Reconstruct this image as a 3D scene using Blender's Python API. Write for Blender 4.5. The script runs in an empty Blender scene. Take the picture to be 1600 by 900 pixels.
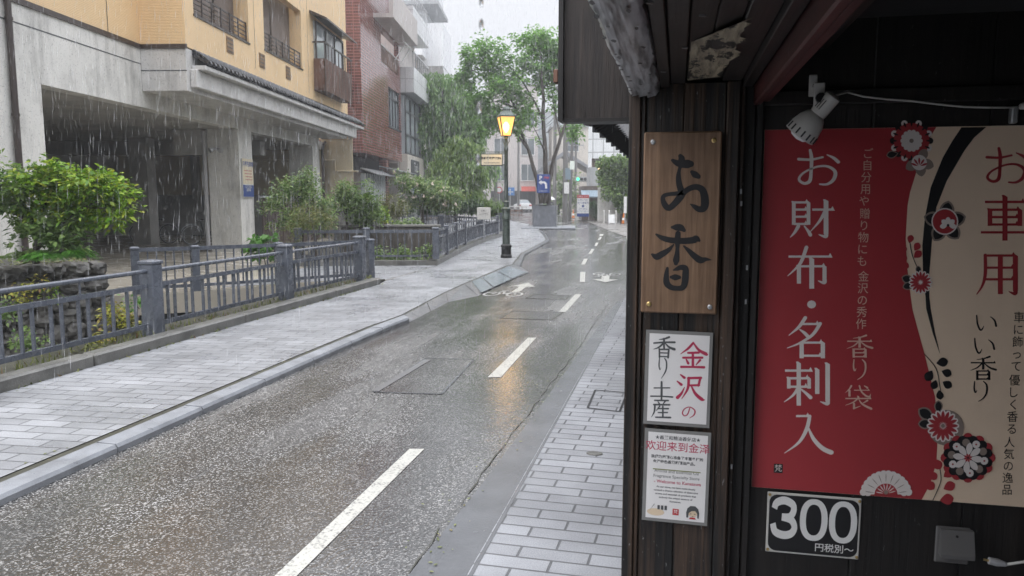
import bpy, bmesh, math, random
import numpy as np
from mathutils import Matrix, Vector
R = math.radians
sc = bpy.context.scene
col = sc.collection

# ---------------------------------------------------------------- camera, sky, sun, exposure
# X runs across the street (right positive), Y along it, Z up; metres. Eye height 1.6 m.
YAW, PITCH, FPX = 12.14, math.degrees(math.atan(140/1200)), 1200.0
cam = bpy.data.cameras.new('camera'); camo = bpy.data.objects.new('camera', cam); col.objects.link(camo)
camo.location = (0, 0, 1.6); camo.rotation_euler = (R(90-PITCH), 0, R(YAW))
cam.sensor_width = 36; cam.lens = 36*FPX/1600; cam.clip_start = 0.05; cam.clip_end = 2000
cam.dof.use_dof = True; cam.dof.focus_distance = 4.0; cam.dof.aperture_fstop = 10
sc.camera = camo

SUN_EL, SUN_AZ = 58, 215
w = bpy.data.worlds.new('World'); sc.world = w; w.use_nodes = True
nt = w.node_tree; nt.nodes.clear()
out = nt.nodes.new('ShaderNodeOutputWorld'); bg = nt.nodes.new('ShaderNodeBackground')
sky = nt.nodes.new('ShaderNodeTexSky'); sky.sky_type = 'NISHITA'; sky.sun_disc = False
sky.sun_elevation = R(SUN_EL); sky.sun_rotation = R(SUN_AZ); sky.dust_density = 4; sky.air_density = 1.5
hs = nt.nodes.new('ShaderNodeHueSaturation'); hs.inputs['Saturation'].default_value = 0.10
tc = nt.nodes.new('ShaderNodeTexCoord'); sp = nt.nodes.new('ShaderNodeSeparateXYZ')
rp = nt.nodes.new('ShaderNodeValToRGB')      # the cloud deck: grey at the horizon, three times brighter overhead
for _i, (_p, _c) in enumerate(((0, 4.0), (.26, 4.9), (.6, 13), (1, 20))):
    e_ = rp.color_ramp.elements[_i] if _i < 1 else (rp.color_ramp.elements.new(_p) if _i < 3 else rp.color_ramp.elements[-1])
    e_.position = _p; e_.color = (_c*.965, _c*.985, _c*1.05, 1)
cn = nt.nodes.new('ShaderNodeTexNoise'); cn.inputs['Scale'].default_value = 2.2; cn.inputs['Detail'].default_value = 5
cm = nt.nodes.new('ShaderNodeMapRange'); cm.inputs['To Min'].default_value = 0.88; cm.inputs['To Max'].default_value = 1.10
mu = nt.nodes.new('ShaderNodeMix'); mu.data_type = 'RGBA'; mu.blend_type = 'MULTIPLY'; mu.inputs['Factor'].default_value = 1
mx = nt.nodes.new('ShaderNodeMix'); mx.data_type = 'RGBA'; mx.inputs['Factor'].default_value = 0.88
L = nt.links.new
L(sky.outputs['Color'], hs.inputs['Color']); L(tc.outputs['Generated'], sp.inputs[0]); L(sp.outputs['Z'], rp.inputs[0])
L(tc.outputs['Generated'], cn.inputs['Vector']); L(cn.outputs['Fac'], cm.inputs['Value'])
L(rp.outputs['Color'], mu.inputs['A']); L(cm.outputs[0], mu.inputs['B'])
L(hs.outputs['Color'], mx.inputs['A']); L(mu.outputs['Result'], mx.inputs['B'])
L(mx.outputs['Result'], bg.inputs['Color']); bg.inputs['Strength'].default_value = 0.105; L(bg.outputs[0], out.inputs[0])
sl = bpy.data.lights.new('sun', 'SUN'); sl.energy = 0.8; sl.angle = R(40); sl.color = (1, .98, .95)
so = bpy.data.objects.new('sun', sl); col.objects.link(so); so.rotation_euler = (R(90-SUN_EL), 0, R(180-SUN_AZ))
so.location = (0, 0, 40)
sc.view_settings.view_transform = 'Standard'; sc.view_settings.look = 'None'
sc.view_settings.gamma = 1; sc.view_settings.use_curve_mapping = False
sc.view_settings.exposure = 0.95
sc.cycles.max_bounces = 8; sc.cycles.volume_bounces = 0; sc.cycles.transparent_max_bounces = 24
sc.cycles.caustics_reflective = False; sc.cycles.caustics_refractive = False; sc.cycles.sample_clamp_indirect = 6

# ---------------------------------------------------------------- survey: angles measured on the photograph -> metres
_y, _p = R(YAW), R(PITCH)
_fw = Vector((-math.sin(_y)*math.cos(_p), math.cos(_y)*math.cos(_p), -math.sin(_p)))
_rt = Vector((math.cos(_y), math.sin(_y), 0)); _up = _rt.cross(_fw)
EYE = Vector((0, 0, 1.6)); HD = Vector((-math.sin(_y), math.cos(_y), 0))
FA = 9.7                                   # the buildings' street line is turned 9.7 degrees from the near kerb
ER = Vector((math.cos(R(FA)), math.sin(R(FA)), 0)); EF = Vector((-math.sin(R(FA)), math.cos(R(FA)), 0))
def ray(x, y): return _fw+_rt*((x-800)/FPX)-_up*((y-450)/FPX)
def G(x, y, z=0.0):                        # where a sight line meets the level z
    d = ray(x, y); q = EYE+d*((z-1.6)/d.z); return (q.x, q.y)
def S(x, y, dist):                         # point at a distance along the view heading
    d = ray(x, y); return EYE+d*(dist/d.dot(HD))
def FP(x, y, u):                           # (v, z) on a facade plane
    d = ray(x, y); q = EYE+d*(u/d.dot(ER)); return (q.dot(EF), q.z)
def WP(x, y, Y):                           # (X, Z) on a plane across the street
    d = ray(x, y); q = EYE+d*(Y/d.y); return (q.x, q.z)
WORLD = Matrix.Identity(4); FAC = Matrix.Rotation(R(FA), 4, 'Z'); CAMF = Matrix.Rotation(R(YAW), 4, 'Z')
def rotz(a): return Matrix.Rotation(R(a), 4, 'Z')
def place(p, a=0): return Matrix.Translation(Vector(p))@rotz(a)

# ---------------------------------------------------------------- mesh helper
class MB:
    def __init__(s, M=None): s.v = []; s.f = []; s.M = M or WORLD; s.smooth = False
    def add(s, vs, fs):
        b = len(s.v); s.v += [tuple(p) for p in vs]; s.f += [tuple(i+b for i in f) for f in fs]; return s
    def box(s, x0, x1, y0, y1, z0, z1, bev=0.0):
        if x1 < x0: x0, x1 = x1, x0
        if y1 < y0: y0, y1 = y1, y0
        if z1 < z0: z0, z1 = z1, z0
        b = min(bev, (x1-x0)*.45, (y1-y0)*.45, (z1-z0)*.45)
        if b <= 0:
            vs = [(x, y, z) for z in (z0, z1) for y in (y0, y1) for x in (x0, x1)]
            return s.add(vs, [(0, 2, 3, 1), (4, 5, 7, 6), (0, 1, 5, 4), (2, 6, 7, 3), (0, 4, 6, 2), (1, 3, 7, 5)])
        def ring(d, z):
            a0, a1, c0, c1 = x0+d, x1-d, y0+d, y1-d
            e = b if d == 0 else b*.02
            return [(a0+e, c0, z), (a1-e, c0, z), (a1, c0+e, z), (a1, c1-e, z), (a1-e, c1, z), (a0+e, c1, z), (a0, c1-e, z), (a0, c0+e, z)]
        rs = ring(b, z0)+ring(0, z0+b)+ring(0, z1-b)+ring(b, z1)
        fs = [tuple(range(7, -1, -1)), tuple(range(24, 32))]
        for k in range(3):
            for i in range(8):
                j = (i+1) % 8; fs.append((k*8+i, k*8+j, k*8+8+j, k*8+8+i))
        return s.add(rs, fs)
    def bar(s, p0, p1, w, h, up=(0, 0, 1)):
        p0, p1 = Vector(p0), Vector(p1); d = (p1-p0).normalized(); u = Vector(up)
        if abs(d.dot(u)) > .98: u = Vector((1, 0, 0))
        r = d.cross(u).normalized(); u = r.cross(d)
        vs = [p+r*a*w/2+u*b*h/2 for p in (p0, p1) for a, b in ((-1, -1), (1, -1), (1, 1), (-1, 1))]
        return s.add(vs, [(3, 2, 1, 0), (4, 5, 6, 7)]+[(i, (i+1) % 4, 4+(i+1) % 4, 4+i) for i in range(4)])
    def tube(s, pts, r, n=8, cap=True):
        pts = [Vector(p) for p in pts]; rs = r if isinstance(r, (list, tuple)) else [r]*len(pts)
        vs = []; prev = None
        for i, p in enumerate(pts):
            d = (pts[min(i+1, len(pts)-1)]-pts[max(i-1, 0)]).normalized()
            if prev is None: a = d.orthogonal().normalized()
            else:
                a = prev-d*prev.dot(d); a = a.normalized() if a.length > 1e-5 else d.orthogonal().normalized()
            prev = a; b = d.cross(a)
            vs += [p+(a*math.cos(2*math.pi*k/n)+b*math.sin(2*math.pi*k/n))*rs[i] for k in range(n)]
        fs = [(i*n+k, i*n+(k+1) % n, (i+1)*n+(k+1) % n, (i+1)*n+k) for i in range(len(pts)-1) for k in range(n)]
        if cap: fs += [tuple(range(n-1, -1, -1)), tuple(range((len(pts)-1)*n, len(pts)*n))]
        return s.add(vs, fs)
    def lathe(s, prof, n=16, o=(0, 0, 0), sq=False, ph=0.0):
        vs = [(o[0]+r*math.cos(2*math.pi*(k+ph)/n), o[1]+r*math.sin(2*math.pi*(k+ph)/n), o[2]+z) for r, z in prof for k in range(n)]
        fs = [(i*n+k, i*n+(k+1) % n, (i+1)*n+(k+1) % n, (i+1)*n+k) for i in range(len(prof)-1) for k in range(n)]
        fs += [tuple(range(n-1, -1, -1)), tuple(range((len(prof)-1)*n, len(prof)*n))]
        return s.add(vs, fs)
    def poly(s, pts): return s.add(pts, [tuple(range(len(pts)))])
    def prism(s, pts, z0, z1):                # outline in XY
        n = len(pts); vs = [(p[0], p[1], z0) for p in pts]+[(p[0], p[1], z1) for p in pts]
        return s.add(vs, [tuple(range(n-1, -1, -1)), tuple(range(n, 2*n))]+[(i, (i+1) % n, n+(i+1) % n, n+i) for i in range(n)])
    def prism_y(s, pts, y0, y1):              # outline in XZ
        n = len(pts); vs = [(p[0], y0, p[1]) for p in pts]+[(p[0], y1, p[1]) for p in pts]
        return s.add(vs, [tuple(range(n)), tuple(range(2*n-1, n-1, -1))]+[(i, n+i, n+(i+1) % n, (i+1) % n) for i in range(n)])
    def prism_x(s, pts, x0, x1):              # outline in YZ
        n = len(pts); vs = [(x0, p[0], p[1]) for p in pts]+[(x1, p[0], p[1]) for p in pts]
        return s.add(vs, [tuple(range(n)), tuple(range(2*n-1, n-1, -1))]+[(i, n+i, n+(i+1) % n, (i+1) % n) for i in range(n)])
    def wall(s, plane, c, t, a0, a1, z0, z1, holes=()):
        """wall slab with openings; plane 'u': constant x=c (thickness t towards +), spans y=a0..a1; plane 'v': constant y=c, spans x"""
        As = sorted({a0, a1, *[h[i] for h in holes for i in (0, 1)]}); Zs = sorted({z0, z1, *[h[i] for h in holes for i in (2, 3)]})
        def solid(i, j):
            if i < 0 or j < 0 or i >= len(As)-1 or j >= len(Zs)-1: return False
            am, zm = (As[i]+As[i+1])/2, (Zs[j]+Zs[j+1])/2
            return not any(h[0] < am < h[1] and h[2] < zm < h[3] for h in holes)
        def P(a, z, k): return (c+k*t, a, z) if plane == 'u' else (a, c+k*t, z)
        for i in range(len(As)-1):
            for j in range(len(Zs)-1):
                if not solid(i, j): continue
                q = [(As[i], Zs[j]), (As[i+1], Zs[j]), (As[i+1], Zs[j+1]), (As[i], Zs[j+1])]
                s.add([P(a, z, 0) for a, z in q], [(0, 1, 2, 3)]); s.add([P(a, z, 1) for a, z in q], [(3, 2, 1, 0)])
                for (di, dj, e) in ((0, -1, (0, 1)), (1, 0, (1, 2)), (0, 1, (2, 3)), (-1, 0, (3, 0))):
                    if not solid(i+di, j+dj):
                        a, b = q[e[0]], q[e[1]]
                        s.add([P(*a, 0), P(*b, 0), P(*b, 1), P(*a, 1)], [(0, 1, 2, 3)])
        return s
    def xf(s, M, start=0):
        s.v[start:] = [tuple(M@Vector(p)) for p in s.v[start:]]; return s
    def build(s, name, m, parent=None, smooth=False, loc=None, clean=True):
        W = s.M
        if parent is not None: W = ROOT[parent.name].inverted()@W
        vs = [W@Vector(p) for p in s.v]
        if parent is None:
            if loc is None:
                xs = [v.x for v in vs]; ys = [v.y for v in vs]; loc = ((min(xs)+max(xs))/2, (min(ys)+max(ys))/2, min(v.z for v in vs))
            lv = Vector(loc); vs = [v-lv for v in vs]
        me = bpy.data.meshes.new(name); me.from_pydata([tuple(v) for v in vs], [], s.f)
        if clean:
            bm = bmesh.new(); bm.from_mesh(me); bmesh.ops.recalc_face_normals(bm, faces=bm.faces); bm.to_mesh(me); bm.free()
        if smooth:
            me.polygons.foreach_set('use_smooth', [True]*len(me.polygons))
        me.materials.append(m); o = bpy.data.objects.new(name, me); col.objects.link(o)
        if parent is not None: o.parent = parent; ROOT[o.name] = ROOT[parent.name]
        else: o.location = loc
        if smooth == 'auto': me.set_sharp_from_angle(angle=R(35))
        return o
ROOT = {}
def tag(o, label, cat, group=None, kind=None):
    if label: o['label'] = label
    if cat: o['category'] = cat
    if group: o['group'] = group
    if kind: o['kind'] = kind
    return o
def structure(o): o['kind'] = 'structure'; return o
def thing(name, label, cat, M, group=None):
    o = bpy.data.objects.new(name, None); col.objects.link(o); o.empty_display_size = .2
    o.matrix_world = M; ROOT[o.name] = M.copy()
    return tag(o, label, cat, group)
def dup(root, M, label, group=None):
    r = root.copy(); col.objects.link(r); r.matrix_world = M; r['label'] = label
    if group: r['group'] = group
    for ch in list(root.children):
        c = ch.copy(); col.objects.link(c); c.parent = r
        for g in ch.children:
            d = g.copy(); col.objects.link(d); d.parent = c
    return r

# ---------------------------------------------------------------- materials
def nodes(name):
    m = bpy.data.materials.new(name); m.use_nodes = True; t = m.node_tree; b = t.nodes['Principled BSDF']; return m, t, b
def coord(t, scale=(1, 1, 1), rot=(0, 0, 0), kind='Object'):
    c = t.nodes.new('ShaderNodeTexCoord'); mp = t.nodes.new('ShaderNodeMapping'); mp.inputs['Scale'].default_value = scale
    mp.inputs['Rotation'].default_value = rot
    t.links.new(c.outputs[kind], mp.inputs['Vector']); return mp.outputs[0]
def noise(t, vec, scale, detail=4, rough=.6):
    n = t.nodes.new('ShaderNodeTexNoise'); n.inputs['Scale'].default_value = scale; n.inputs['Detail'].default_value = detail
    n.inputs['Roughness'].default_value = rough; t.links.new(vec, n.inputs['Vector']); return n.outputs['Fac']
def ramp(t, fac, stops):
    r = t.nodes.new('ShaderNodeValToRGB'); e = r.color_ramp.elements
    while len(e) < len(stops): e.new(.5)
    for i, (p, c) in enumerate(stops):
        e[i].position = p; e[i].color = (c, c, c, 1) if isinstance(c, (int, float)) else (*c, 1)
    t.links.new(fac, r.inputs[0]); return r.outputs[0]
def mixc(t, fac, a, b, mode='MIX'):
    n = t.nodes.new('ShaderNodeMix'); n.data_type = 'RGBA'; n.blend_type = mode
    for sock, v in (('Factor', fac), ('A', a), ('B', b)):
        i = n.inputs[sock]
        if hasattr(v, 'links') or hasattr(v, 'is_linked'): t.links.new(v, i)
        else: i.default_value = v if sock == 'Factor' else (*v, 1)
    return n.outputs['Result']
def bump(t, b, h, strength=.4, dist=.01):
    n = t.nodes.new('ShaderNodeBump'); n.inputs['Strength'].default_value = strength; n.inputs['Distance'].default_value = dist
    t.links.new(h, n.inputs['Height'])
    prev = b.inputs['Normal'].links[0].from_socket if b.inputs['Normal'].is_linked else None
    if prev: t.links.new(prev, n.inputs['Normal'])
    t.links.new(n.outputs[0], b.inputs['Normal'])
def scl(c, k): return tuple(min(1, x*k) for x in c)
def mat(name, c, rough=.5, var=.25, vscale=3.0, stretch=(1, 1, 1), bmp=0.0, bscale=40, metal=0.0, spec=.5, rvar=.15):
    m, t, b = nodes(name); v = coord(t, stretch); n = noise(t, v, vscale, 6)
    f = ramp(t, n, [(.3, 0), (.7, 1)])
    t.links.new(mixc(t, f, scl(c, 1-var), scl(c, 1+var)), b.inputs['Base Color'])
    r = t.nodes.new('ShaderNodeMapRange'); r.inputs['To Min'].default_value = max(.03, rough-rvar); r.inputs['To Max'].default_value = min(1, rough+rvar)
    t.links.new(noise(t, v, vscale*2.3, 3), r.inputs['Value']); t.links.new(r.outputs[0], b.inputs['Roughness'])
    b.inputs['Metallic'].default_value = metal; b.inputs['Specular IOR Level'].default_value = spec
    if bmp: bump(t, b, noise(t, v, bscale, 4), bmp, .01)
    return m
def flat(name, c, rough=.5, var=.06, metal=0.0): return mat(name, c, rough, var, 6, metal=metal, rvar=.05)
HAZE = 0.0021
M = {}
# wet asphalt: dark binder, pale aggregate specks, sheets of standing water
def asphalt(name, base=.040, speck=.30, wet=.5):
    m, t, b = nodes(name); v = coord(t)
    vo = t.nodes.new('ShaderNodeTexVoronoi'); vo.inputs['Scale'].default_value = 125; vo.inputs['Randomness'].default_value = 1
    t.links.new(v, vo.inputs['Vector'])
    sepc = t.nodes.new('ShaderNodeSeparateColor'); t.links.new(vo.outputs['Color'], sepc.inputs[0])
    big = noise(t, v, .9, 5)
    stone = ramp(t, sepc.outputs[0], [(.0, base*.6), (.5, base*1.2), (.76, base*2.6), (.84, speck*1.15), (1, speck*1.6)])
    patch = ramp(t, big, [(.35, .7), (.65, 1.15)])
    wm_ = ramp(t, noise(t, coord(t, (1.3, .22, 1)), .8, 5, .6), [(.38, 0), (.60, .62)]); stone = mixc(t, wm_, stone, (base*1.5,)*3); c0 = mixc(t, 1.0, stone, patch, 'MULTIPLY'); c = mixc(t, 1.0, c0, (1.0, .98, .955), 'MULTIPLY')
    t.links.new(c, b.inputs['Base Color'])
    v2 = coord(t, (1.3, .22, 1)); water = ramp(t, noise(t, v2, .8, 5, .6), [(.30, 0), (.52, 1)])
    film = ramp(t, noise(t, v, 26, 3), [(.3, 0), (.7, 1)])
    r = t.nodes.new('ShaderNodeMix'); t.links.new(water, r.inputs[0]); r.inputs[2].default_value = .38; r.inputs[3].default_value = .155
    t.links.new(r.outputs[0], b.inputs['Roughness'])
    b.inputs['Specular IOR Level'].default_value = .95
    h = mixc(t, water, vo.outputs['Distance'], (.42, .42, .42)); bump(t, b, h, .5, .006)
    rip = t.nodes.new('ShaderNodeTexVoronoi'); rip.feature = 'SMOOTH_F1'; rip.inputs['Scale'].default_value = 7; t.links.new(v, rip.inputs['Vector'])
    wv = t.nodes.new('ShaderNodeMath'); wv.operation = 'SINE'; k = t.nodes.new('ShaderNodeMath'); k.operation = 'MULTIPLY'; k.inputs[1].default_value = 60
    t.links.new(rip.outputs['Distance'], k.inputs[0]); t.links.new(k.outputs[0], wv.inputs[0]); bump(t, b, wv.outputs[0], .06, .004)
    bump(t, b, noise(t, v, 3, 3), .10, .02); bump(t, b, noise(t, v, 38, 2), .12, .01)
    return m
M['asphalt'] = asphalt('wet_asphalt'); M['patch'] = asphalt('patched_asphalt', .05, .22)
def pavers(name, c, bw, rh, rot=0, mortar=.006, var=.22, rough=.3, mdark=.25):
    m, t, b = nodes(name); v = coord(t, rot=(0, 0, R(rot)))
    k = t.nodes.new('ShaderNodeTexBrick'); t.links.new(v, k.inputs['Vector'])
    k.inputs['Scale'].default_value = 1; k.inputs['Brick Width'].default_value = bw; k.inputs['Row Height'].default_value = rh
    k.inputs['Mortar Size'].default_value = mortar; k.inputs['Mortar Smooth'].default_value = .25; k.offset = .5
    k.inputs['Color1'].default_value = (*scl(c, 1-var), 1); k.inputs['Color2'].default_value = (*scl(c, 1+var), 1); k.inputs['Mortar'].default_value = (*scl(c, mdark), 1)
    n = ramp(t, noise(t, v, 1.3, 6), [(.3, .68), (.7, 1.18)]); g = ramp(t, noise(t, v, 160, 2), [(.3, .75), (.7, 1.2)])
    c1 = mixc(t, 1.0, k.outputs['Color'], n, 'MULTIPLY'); c2 = mixc(t, 1.0, c1, g, 'MULTIPLY'); t.links.new(c2, b.inputs['Base Color'])
    r = t.nodes.new('ShaderNodeMapRange'); r.inputs['To Min'].default_value = rough-.08; r.inputs['To Max'].default_value = rough+.24
    t.links.new(ramp(t, noise(t, v, .9, 6), [(.38, 0), (.62, 1)]), r.inputs['Value']); t.links.new(r.outputs[0], b.inputs['Roughness'])
    inv = t.nodes.new('ShaderNodeMath'); inv.operation = 'SUBTRACT'; inv.inputs[0].default_value = 1; t.links.new(k.outputs['Fac'], inv.inputs[1])
    bump(t, b, inv.outputs[0], .7, .006); bump(t, b, noise(t, v, 70, 4), .28, .006); bump(t, b, noise(t, v, 5, 3), .2, .012)
    return m
M['paver_left'] = pavers('wet_granite_setts', (.30, .308, .325), .34, .135, rot=-3, mortar=.007, var=.13, mdark=.42)
M['paver_right'] = pavers('pale_granite_setts', (.31, .32, .345), .33, .112, rot=2.0, mortar=.007, var=.12, rough=.38, mdark=.36)
M['paver_far'] = pavers('far_paving', (.25, .235, .225), .6, .3, var=.1)
M['kerb'] = mat('granite_kerb', (.25, .262, .285), .33, .28, 5, bmp=.35, bscale=150)
M['kerb_far'] = mat('dark_granite_kerb', (.12, .125, .135), .35, .35, 4, bmp=.35, bscale=90)
M['gutter'] = mat('gutter_concrete', (.105, .11, .12), .22, .25, 2.5, bmp=.25, bscale=60)
M['coping'] = mat('coping_stone', (.13, .128, .118), .35, .45, 3, bmp=.5, bscale=60)
M['strip'] = mat('mossy_base', (.055, .055, .042), .4, .5, 3, bmp=.6, bscale=30)
def paint_worn(name, c):
    m, t, b = nodes(name); v = coord(t); n = noise(t, v, 42, 6, .75); n2 = noise(t, v, 5, 3)
    a = t.nodes.new('ShaderNodeMath'); a.operation = 'MULTIPLY_ADD'; a.inputs[1].default_value = .35; t.links.new(n2, a.inputs[0]); t.links.new(n, a.inputs[2])
    f = ramp(t, a.outputs[0], [(.54, 0), (.66, 1)])
    t.links.new(mixc(t, f, (.13, .13, .125), c), b.inputs['Base Color']); b.inputs['Roughness'].default_value = .32; bump(t, b, noise(t, v, 95, 3), .3, .004); return m
M['marking'] = paint_worn('road_marking_paint', (.50, .495, .455))
M['worn'] = paint_worn('worn_marking_paint', (.40, .40, .39))
M['faint'] = paint_worn('faded_line', (.15, .15, .155))
M['shed_blue'] = flat('faded_blue_sheet', (.20, .26, .31), .5)
M['soil'] = mat('canal_bed', (.045, .042, .035), .5, .5, 2, bmp=.8, bscale=8)
M['garage_floor'] = mat('wet_concrete_floor', (.44, .40, .33), .25, .25, .8, bmp=.1, bscale=20)
def concrete(name, c, streak=.5):
    m, t, b = nodes(name); v = coord(t)
    n = ramp(t, noise(t, v, 1.6, 9, .72), [(.32, .74), (.52, 1.0), (.7, 1.08)])
    vs = coord(t, (2.2, 2.2, .35)); st = ramp(t, noise(t, vs, 1.2, 6, .7), [(.36, 1-streak), (.50, 1.0)])
    fl = ramp(t, noise(t, v, 26, 4, .7), [(.34, .50), (.42, 1.0)])
    c1 = mixc(t, 1.0, c, n, 'MULTIPLY'); c2 = mixc(t, 1.0, c1, st, 'MULTIPLY'); c3 = mixc(t, 1.0, c2, fl, 'MULTIPLY')
    t.links.new(c3, b.inputs['Base Color']); b.inputs['Roughness'].default_value = .6
    bump(t, b, noise(t, v, 30, 5), .25, .01); return m
M['concrete'] = concrete('stained_concrete', (.68, .67, .63), .30)
M['concrete2'] = concrete('smooth_concrete', (.58, .57, .55), .14)
def siding(name, c, freq=17, amp=.6, horiz=True, var=.10):
    m, t, b = nodes(name); v = coord(t)
    wv = t.nodes.new('ShaderNodeTexWave'); wv.wave_type = 'BANDS'; wv.bands_direction = 'Z' if horiz else 'Y'; wv.inputs['Scale'].default_value = freq/6.28*2
    wv.inputs['Distortion'].default_value = 2.5 if horiz else 0; wv.inputs['Detail'].default_value = 3; wv.inputs['Detail Scale'].default_value = 1.5
    t.links.new(v, wv.inputs['Vector'])
    n = ramp(t, noise(t, v, .8, 5), [(.3, 1-var), (.7, 1+var)]); f = ramp(t, wv.outputs['Fac'], [(0, .86), (1, 1.05)])
    t.links.new(mixc(t, 1.0, mixc(t, 1.0, c, n, 'MULTIPLY'), f, 'MULTIPLY'), b.inputs['Base Color']); b.inputs['Roughness'].default_value = .55
    bump(t, b, wv.outputs['Fac'], amp, .02); return m
M['yellow'] = siding('ochre_siding', (.79, .57, .32), 30, .22, True, .06)
M['beige_sheet'] = siding('beige_corrugated_sheet', (.64, .55, .38), 16, .8, False)
def tiles(name, c, bw, rh, rough=.16, mortar=.012, mc=.35, var=.2, horiz='FRONT'):
    m, t, b = nodes(name); c0 = t.nodes.new('ShaderNodeTexCoord'); s_ = t.nodes.new('ShaderNodeSeparateXYZ'); t.links.new(c0.outputs['Object'], s_.inputs[0])
    ad = t.nodes.new('ShaderNodeMath'); ad.operation = 'ADD'; t.links.new(s_.outputs['X'], ad.inputs[0]); t.links.new(s_.outputs['Y'], ad.inputs[1])
    cb = t.nodes.new('ShaderNodeCombineXYZ'); t.links.new(ad.outputs[0], cb.inputs['X']); t.links.new(s_.outputs['Z'], cb.inputs['Y'])
    k = t.nodes.new('ShaderNodeTexBrick'); t.links.new(cb.outputs[0], k.inputs['Vector']); k.inputs['Scale'].default_value = 1
    k.inputs['Brick Width'].default_value = bw; k.inputs['Row Height'].default_value = rh; k.inputs['Mortar Size'].default_value = mortar; k.offset = 0
    k.inputs['Color1'].default_value = (*scl(c, 1-var), 1); k.inputs['Color2'].default_value = (*scl(c, 1+var), 1); k.inputs['Mortar'].default_value = (*scl(c, mc), 1)
    t.links.new(k.outputs['Color'], b.inputs['Base Color']); b.inputs['Roughness'].default_value = rough
    inv = t.nodes.new('ShaderNodeMath'); inv.operation = 'SUBTRACT'; inv.inputs[0].default_value = 1; t.links.new(k.outputs['Fac'], inv.inputs[1]); bump(t, b, inv.outputs[0], .6, .01)
    bump(t, b, noise(t, coord(t), 2.5, 3), .1, .03)
    return m
M['red_tile'] = tiles('glazed_red_tile', (.155, .068, .058), .34, .13, .12, .018, 2.1, .22)
M['white_panel'] = tiles('white_panel_cladding', (.66, .67, .68), 1.6, .75, .4, .02, .6, .05)
M['grid_panel'] = tiles('white_grid_cladding', (.70, .72, .73), .9, 1.1, .35, .05, .55, .04)
M['cream'] = mat('cream_render', (.55, .51, .45), .6, .1, 1, (3, 3, .5))
M['pinkgrey'] = mat('pinkish_render', (.50, .46, .44), .6, .1, 1, (3, 3, .5))
M['white_wall'] = mat('white_render', (.74, .75, .76), .5, .08, 1, (3, 3, .4))
M['grey_wall'] = mat('grey_render', (.36, .37, .38), .5, .15, 1, (3, 3, .4))
M['brown_wall'] = mat('weathered_brown_boards', (.11, .085, .07), .5, .4, 3, (6, 6, .6))
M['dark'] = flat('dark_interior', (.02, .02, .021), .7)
M['dim'] = mat('dim_concrete', (.36, .35, .33), .7, .3, 1)
M['brown_metal'] = mat('brown_metal', (.045, .033, .028), .35, .2, 6)
M['brown_slat'] = siding('brown_slat_panel', (.15, .075, .05), 26, .8, False, .3)
M['fence_board'] = siding('dark_stained_boards', (.055, .036, .028), 6, .6, False, .4)
M['vent_brown'] = flat('ochre_brown_vent', (.22, .13, .06), .5)
M['blind'] = siding('bamboo_blind', (.20, .16, .135), 30, .9, True, .3)
M['dark_tile'] = mat('black_glazed_roof_tile', (.025, .026, .03), .16, .4, 8)
M['glass'] = mat('window_glass', (.12, .14, .15), .06, .3, .6, spec=.9, rvar=.02)
M['glass_light'] = mat('pale_window_glass', (.38, .42, .44), .1, .25, .6, spec=.8, rvar=.03)
M['fence'] = mat('slate_grey_rail_paint', (.105, .117, .142), .27, .2, 4, bmp=.12, bscale=60, spec=.6)
M['rock'] = mat('canal_stone', (.115, .11, .10), .5, .75, 7, bmp=1.0, bscale=22)
M['rock_wall'] = mat('stained_wall', (.075, .066, .056), .5, .5, 2, (3, 3, .7), bmp=.5, bscale=20)
M['bark'] = mat('wet_bark', (.055, .045, .036), .5, .4, 6, (3, 3, .7), bmp=.8, bscale=12)
M['lamp_green'] = mat('dark_green_lamp_paint', (.075, .095, .082), .3, .25, 6, metal=.2)
M['steel'] = mat('galvanised_steel', (.42, .43, .44), .35, .15, 5, metal=.6)
M['pvc'] = flat('grey_plastic_pipe', (.42, .42, .43), .35)
M['socket_grey'] = flat('grey_socket_plastic', (.13, .127, .125), .45)
M['box_grey'] = mat('grey_clad_box', (.15, .16, .18), .35, .2, 4)
M['white'] = flat('white_paint', (.72, .72, .71), .4)
M['offwhite'] = flat('aged_white_plastic', (.56, .55, .52), .4)
M['black'] = flat('black_paint', (.012, .012, .013), .35)
M['ink'] = flat('black_ink', (.010, .010, .012), .45)
M['grey_ink'] = flat('grey_ink', (.07, .075, .08), .5)
M['rubber'] = flat('rubber', (.015, .015, .015), .6)
M['blue_sign'] = flat('blue_sign_face', (.018, .055, .23), .35)
M['blue_light'] = flat('light_blue_sign_face', (.06, .22, .55), .35)
M['red_sign'] = flat('red_sign_face', (.42, .03, .035), .4)
M['orange'] = flat('orange_plastic', (.55, .16, .02), .5)
M['yellow_green'] = flat('lime_hi_vis', (.55, .72, .03), .6)
M['cream_sign'] = flat('cream_sign_face', (.66, .58, .42), .45)
M['paper'] = flat('white_paper', (.70, .69, .69), .38, .03)
M['poster_red'] = flat('poster_red', (.35, .034, .042), .42, .03)
M['poster_beige'] = flat('poster_beige', (.76, .60, .45), .42, .03)
M['poster_pale'] = flat('poster_pale_print', (.70, .65, .62), .42, .02)
M['poster_grey'] = flat('poster_grey_print', (.25, .20, .17), .42, .02)
M['crimson'] = flat('crimson_ink', (.40, .025, .075), .45)
M['awning'] = flat('red_awning_fabric', (.40, .07, .05), .6)
M['gold'] = mat('brass_screw', (.55, .40, .17), .35, .2, 60, metal=.8)
M['skin'] = flat('skin', (.52, .33, .24), .5)
M['cloth'] = flat('dark_coat', (.035, .038, .05), .7)
M['car_white'] = flat('white_car_paint', (.74, .74, .74), .14, .02)
M['tail_red'] = flat('red_lens', (.35, .02, .02), .15)
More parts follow.
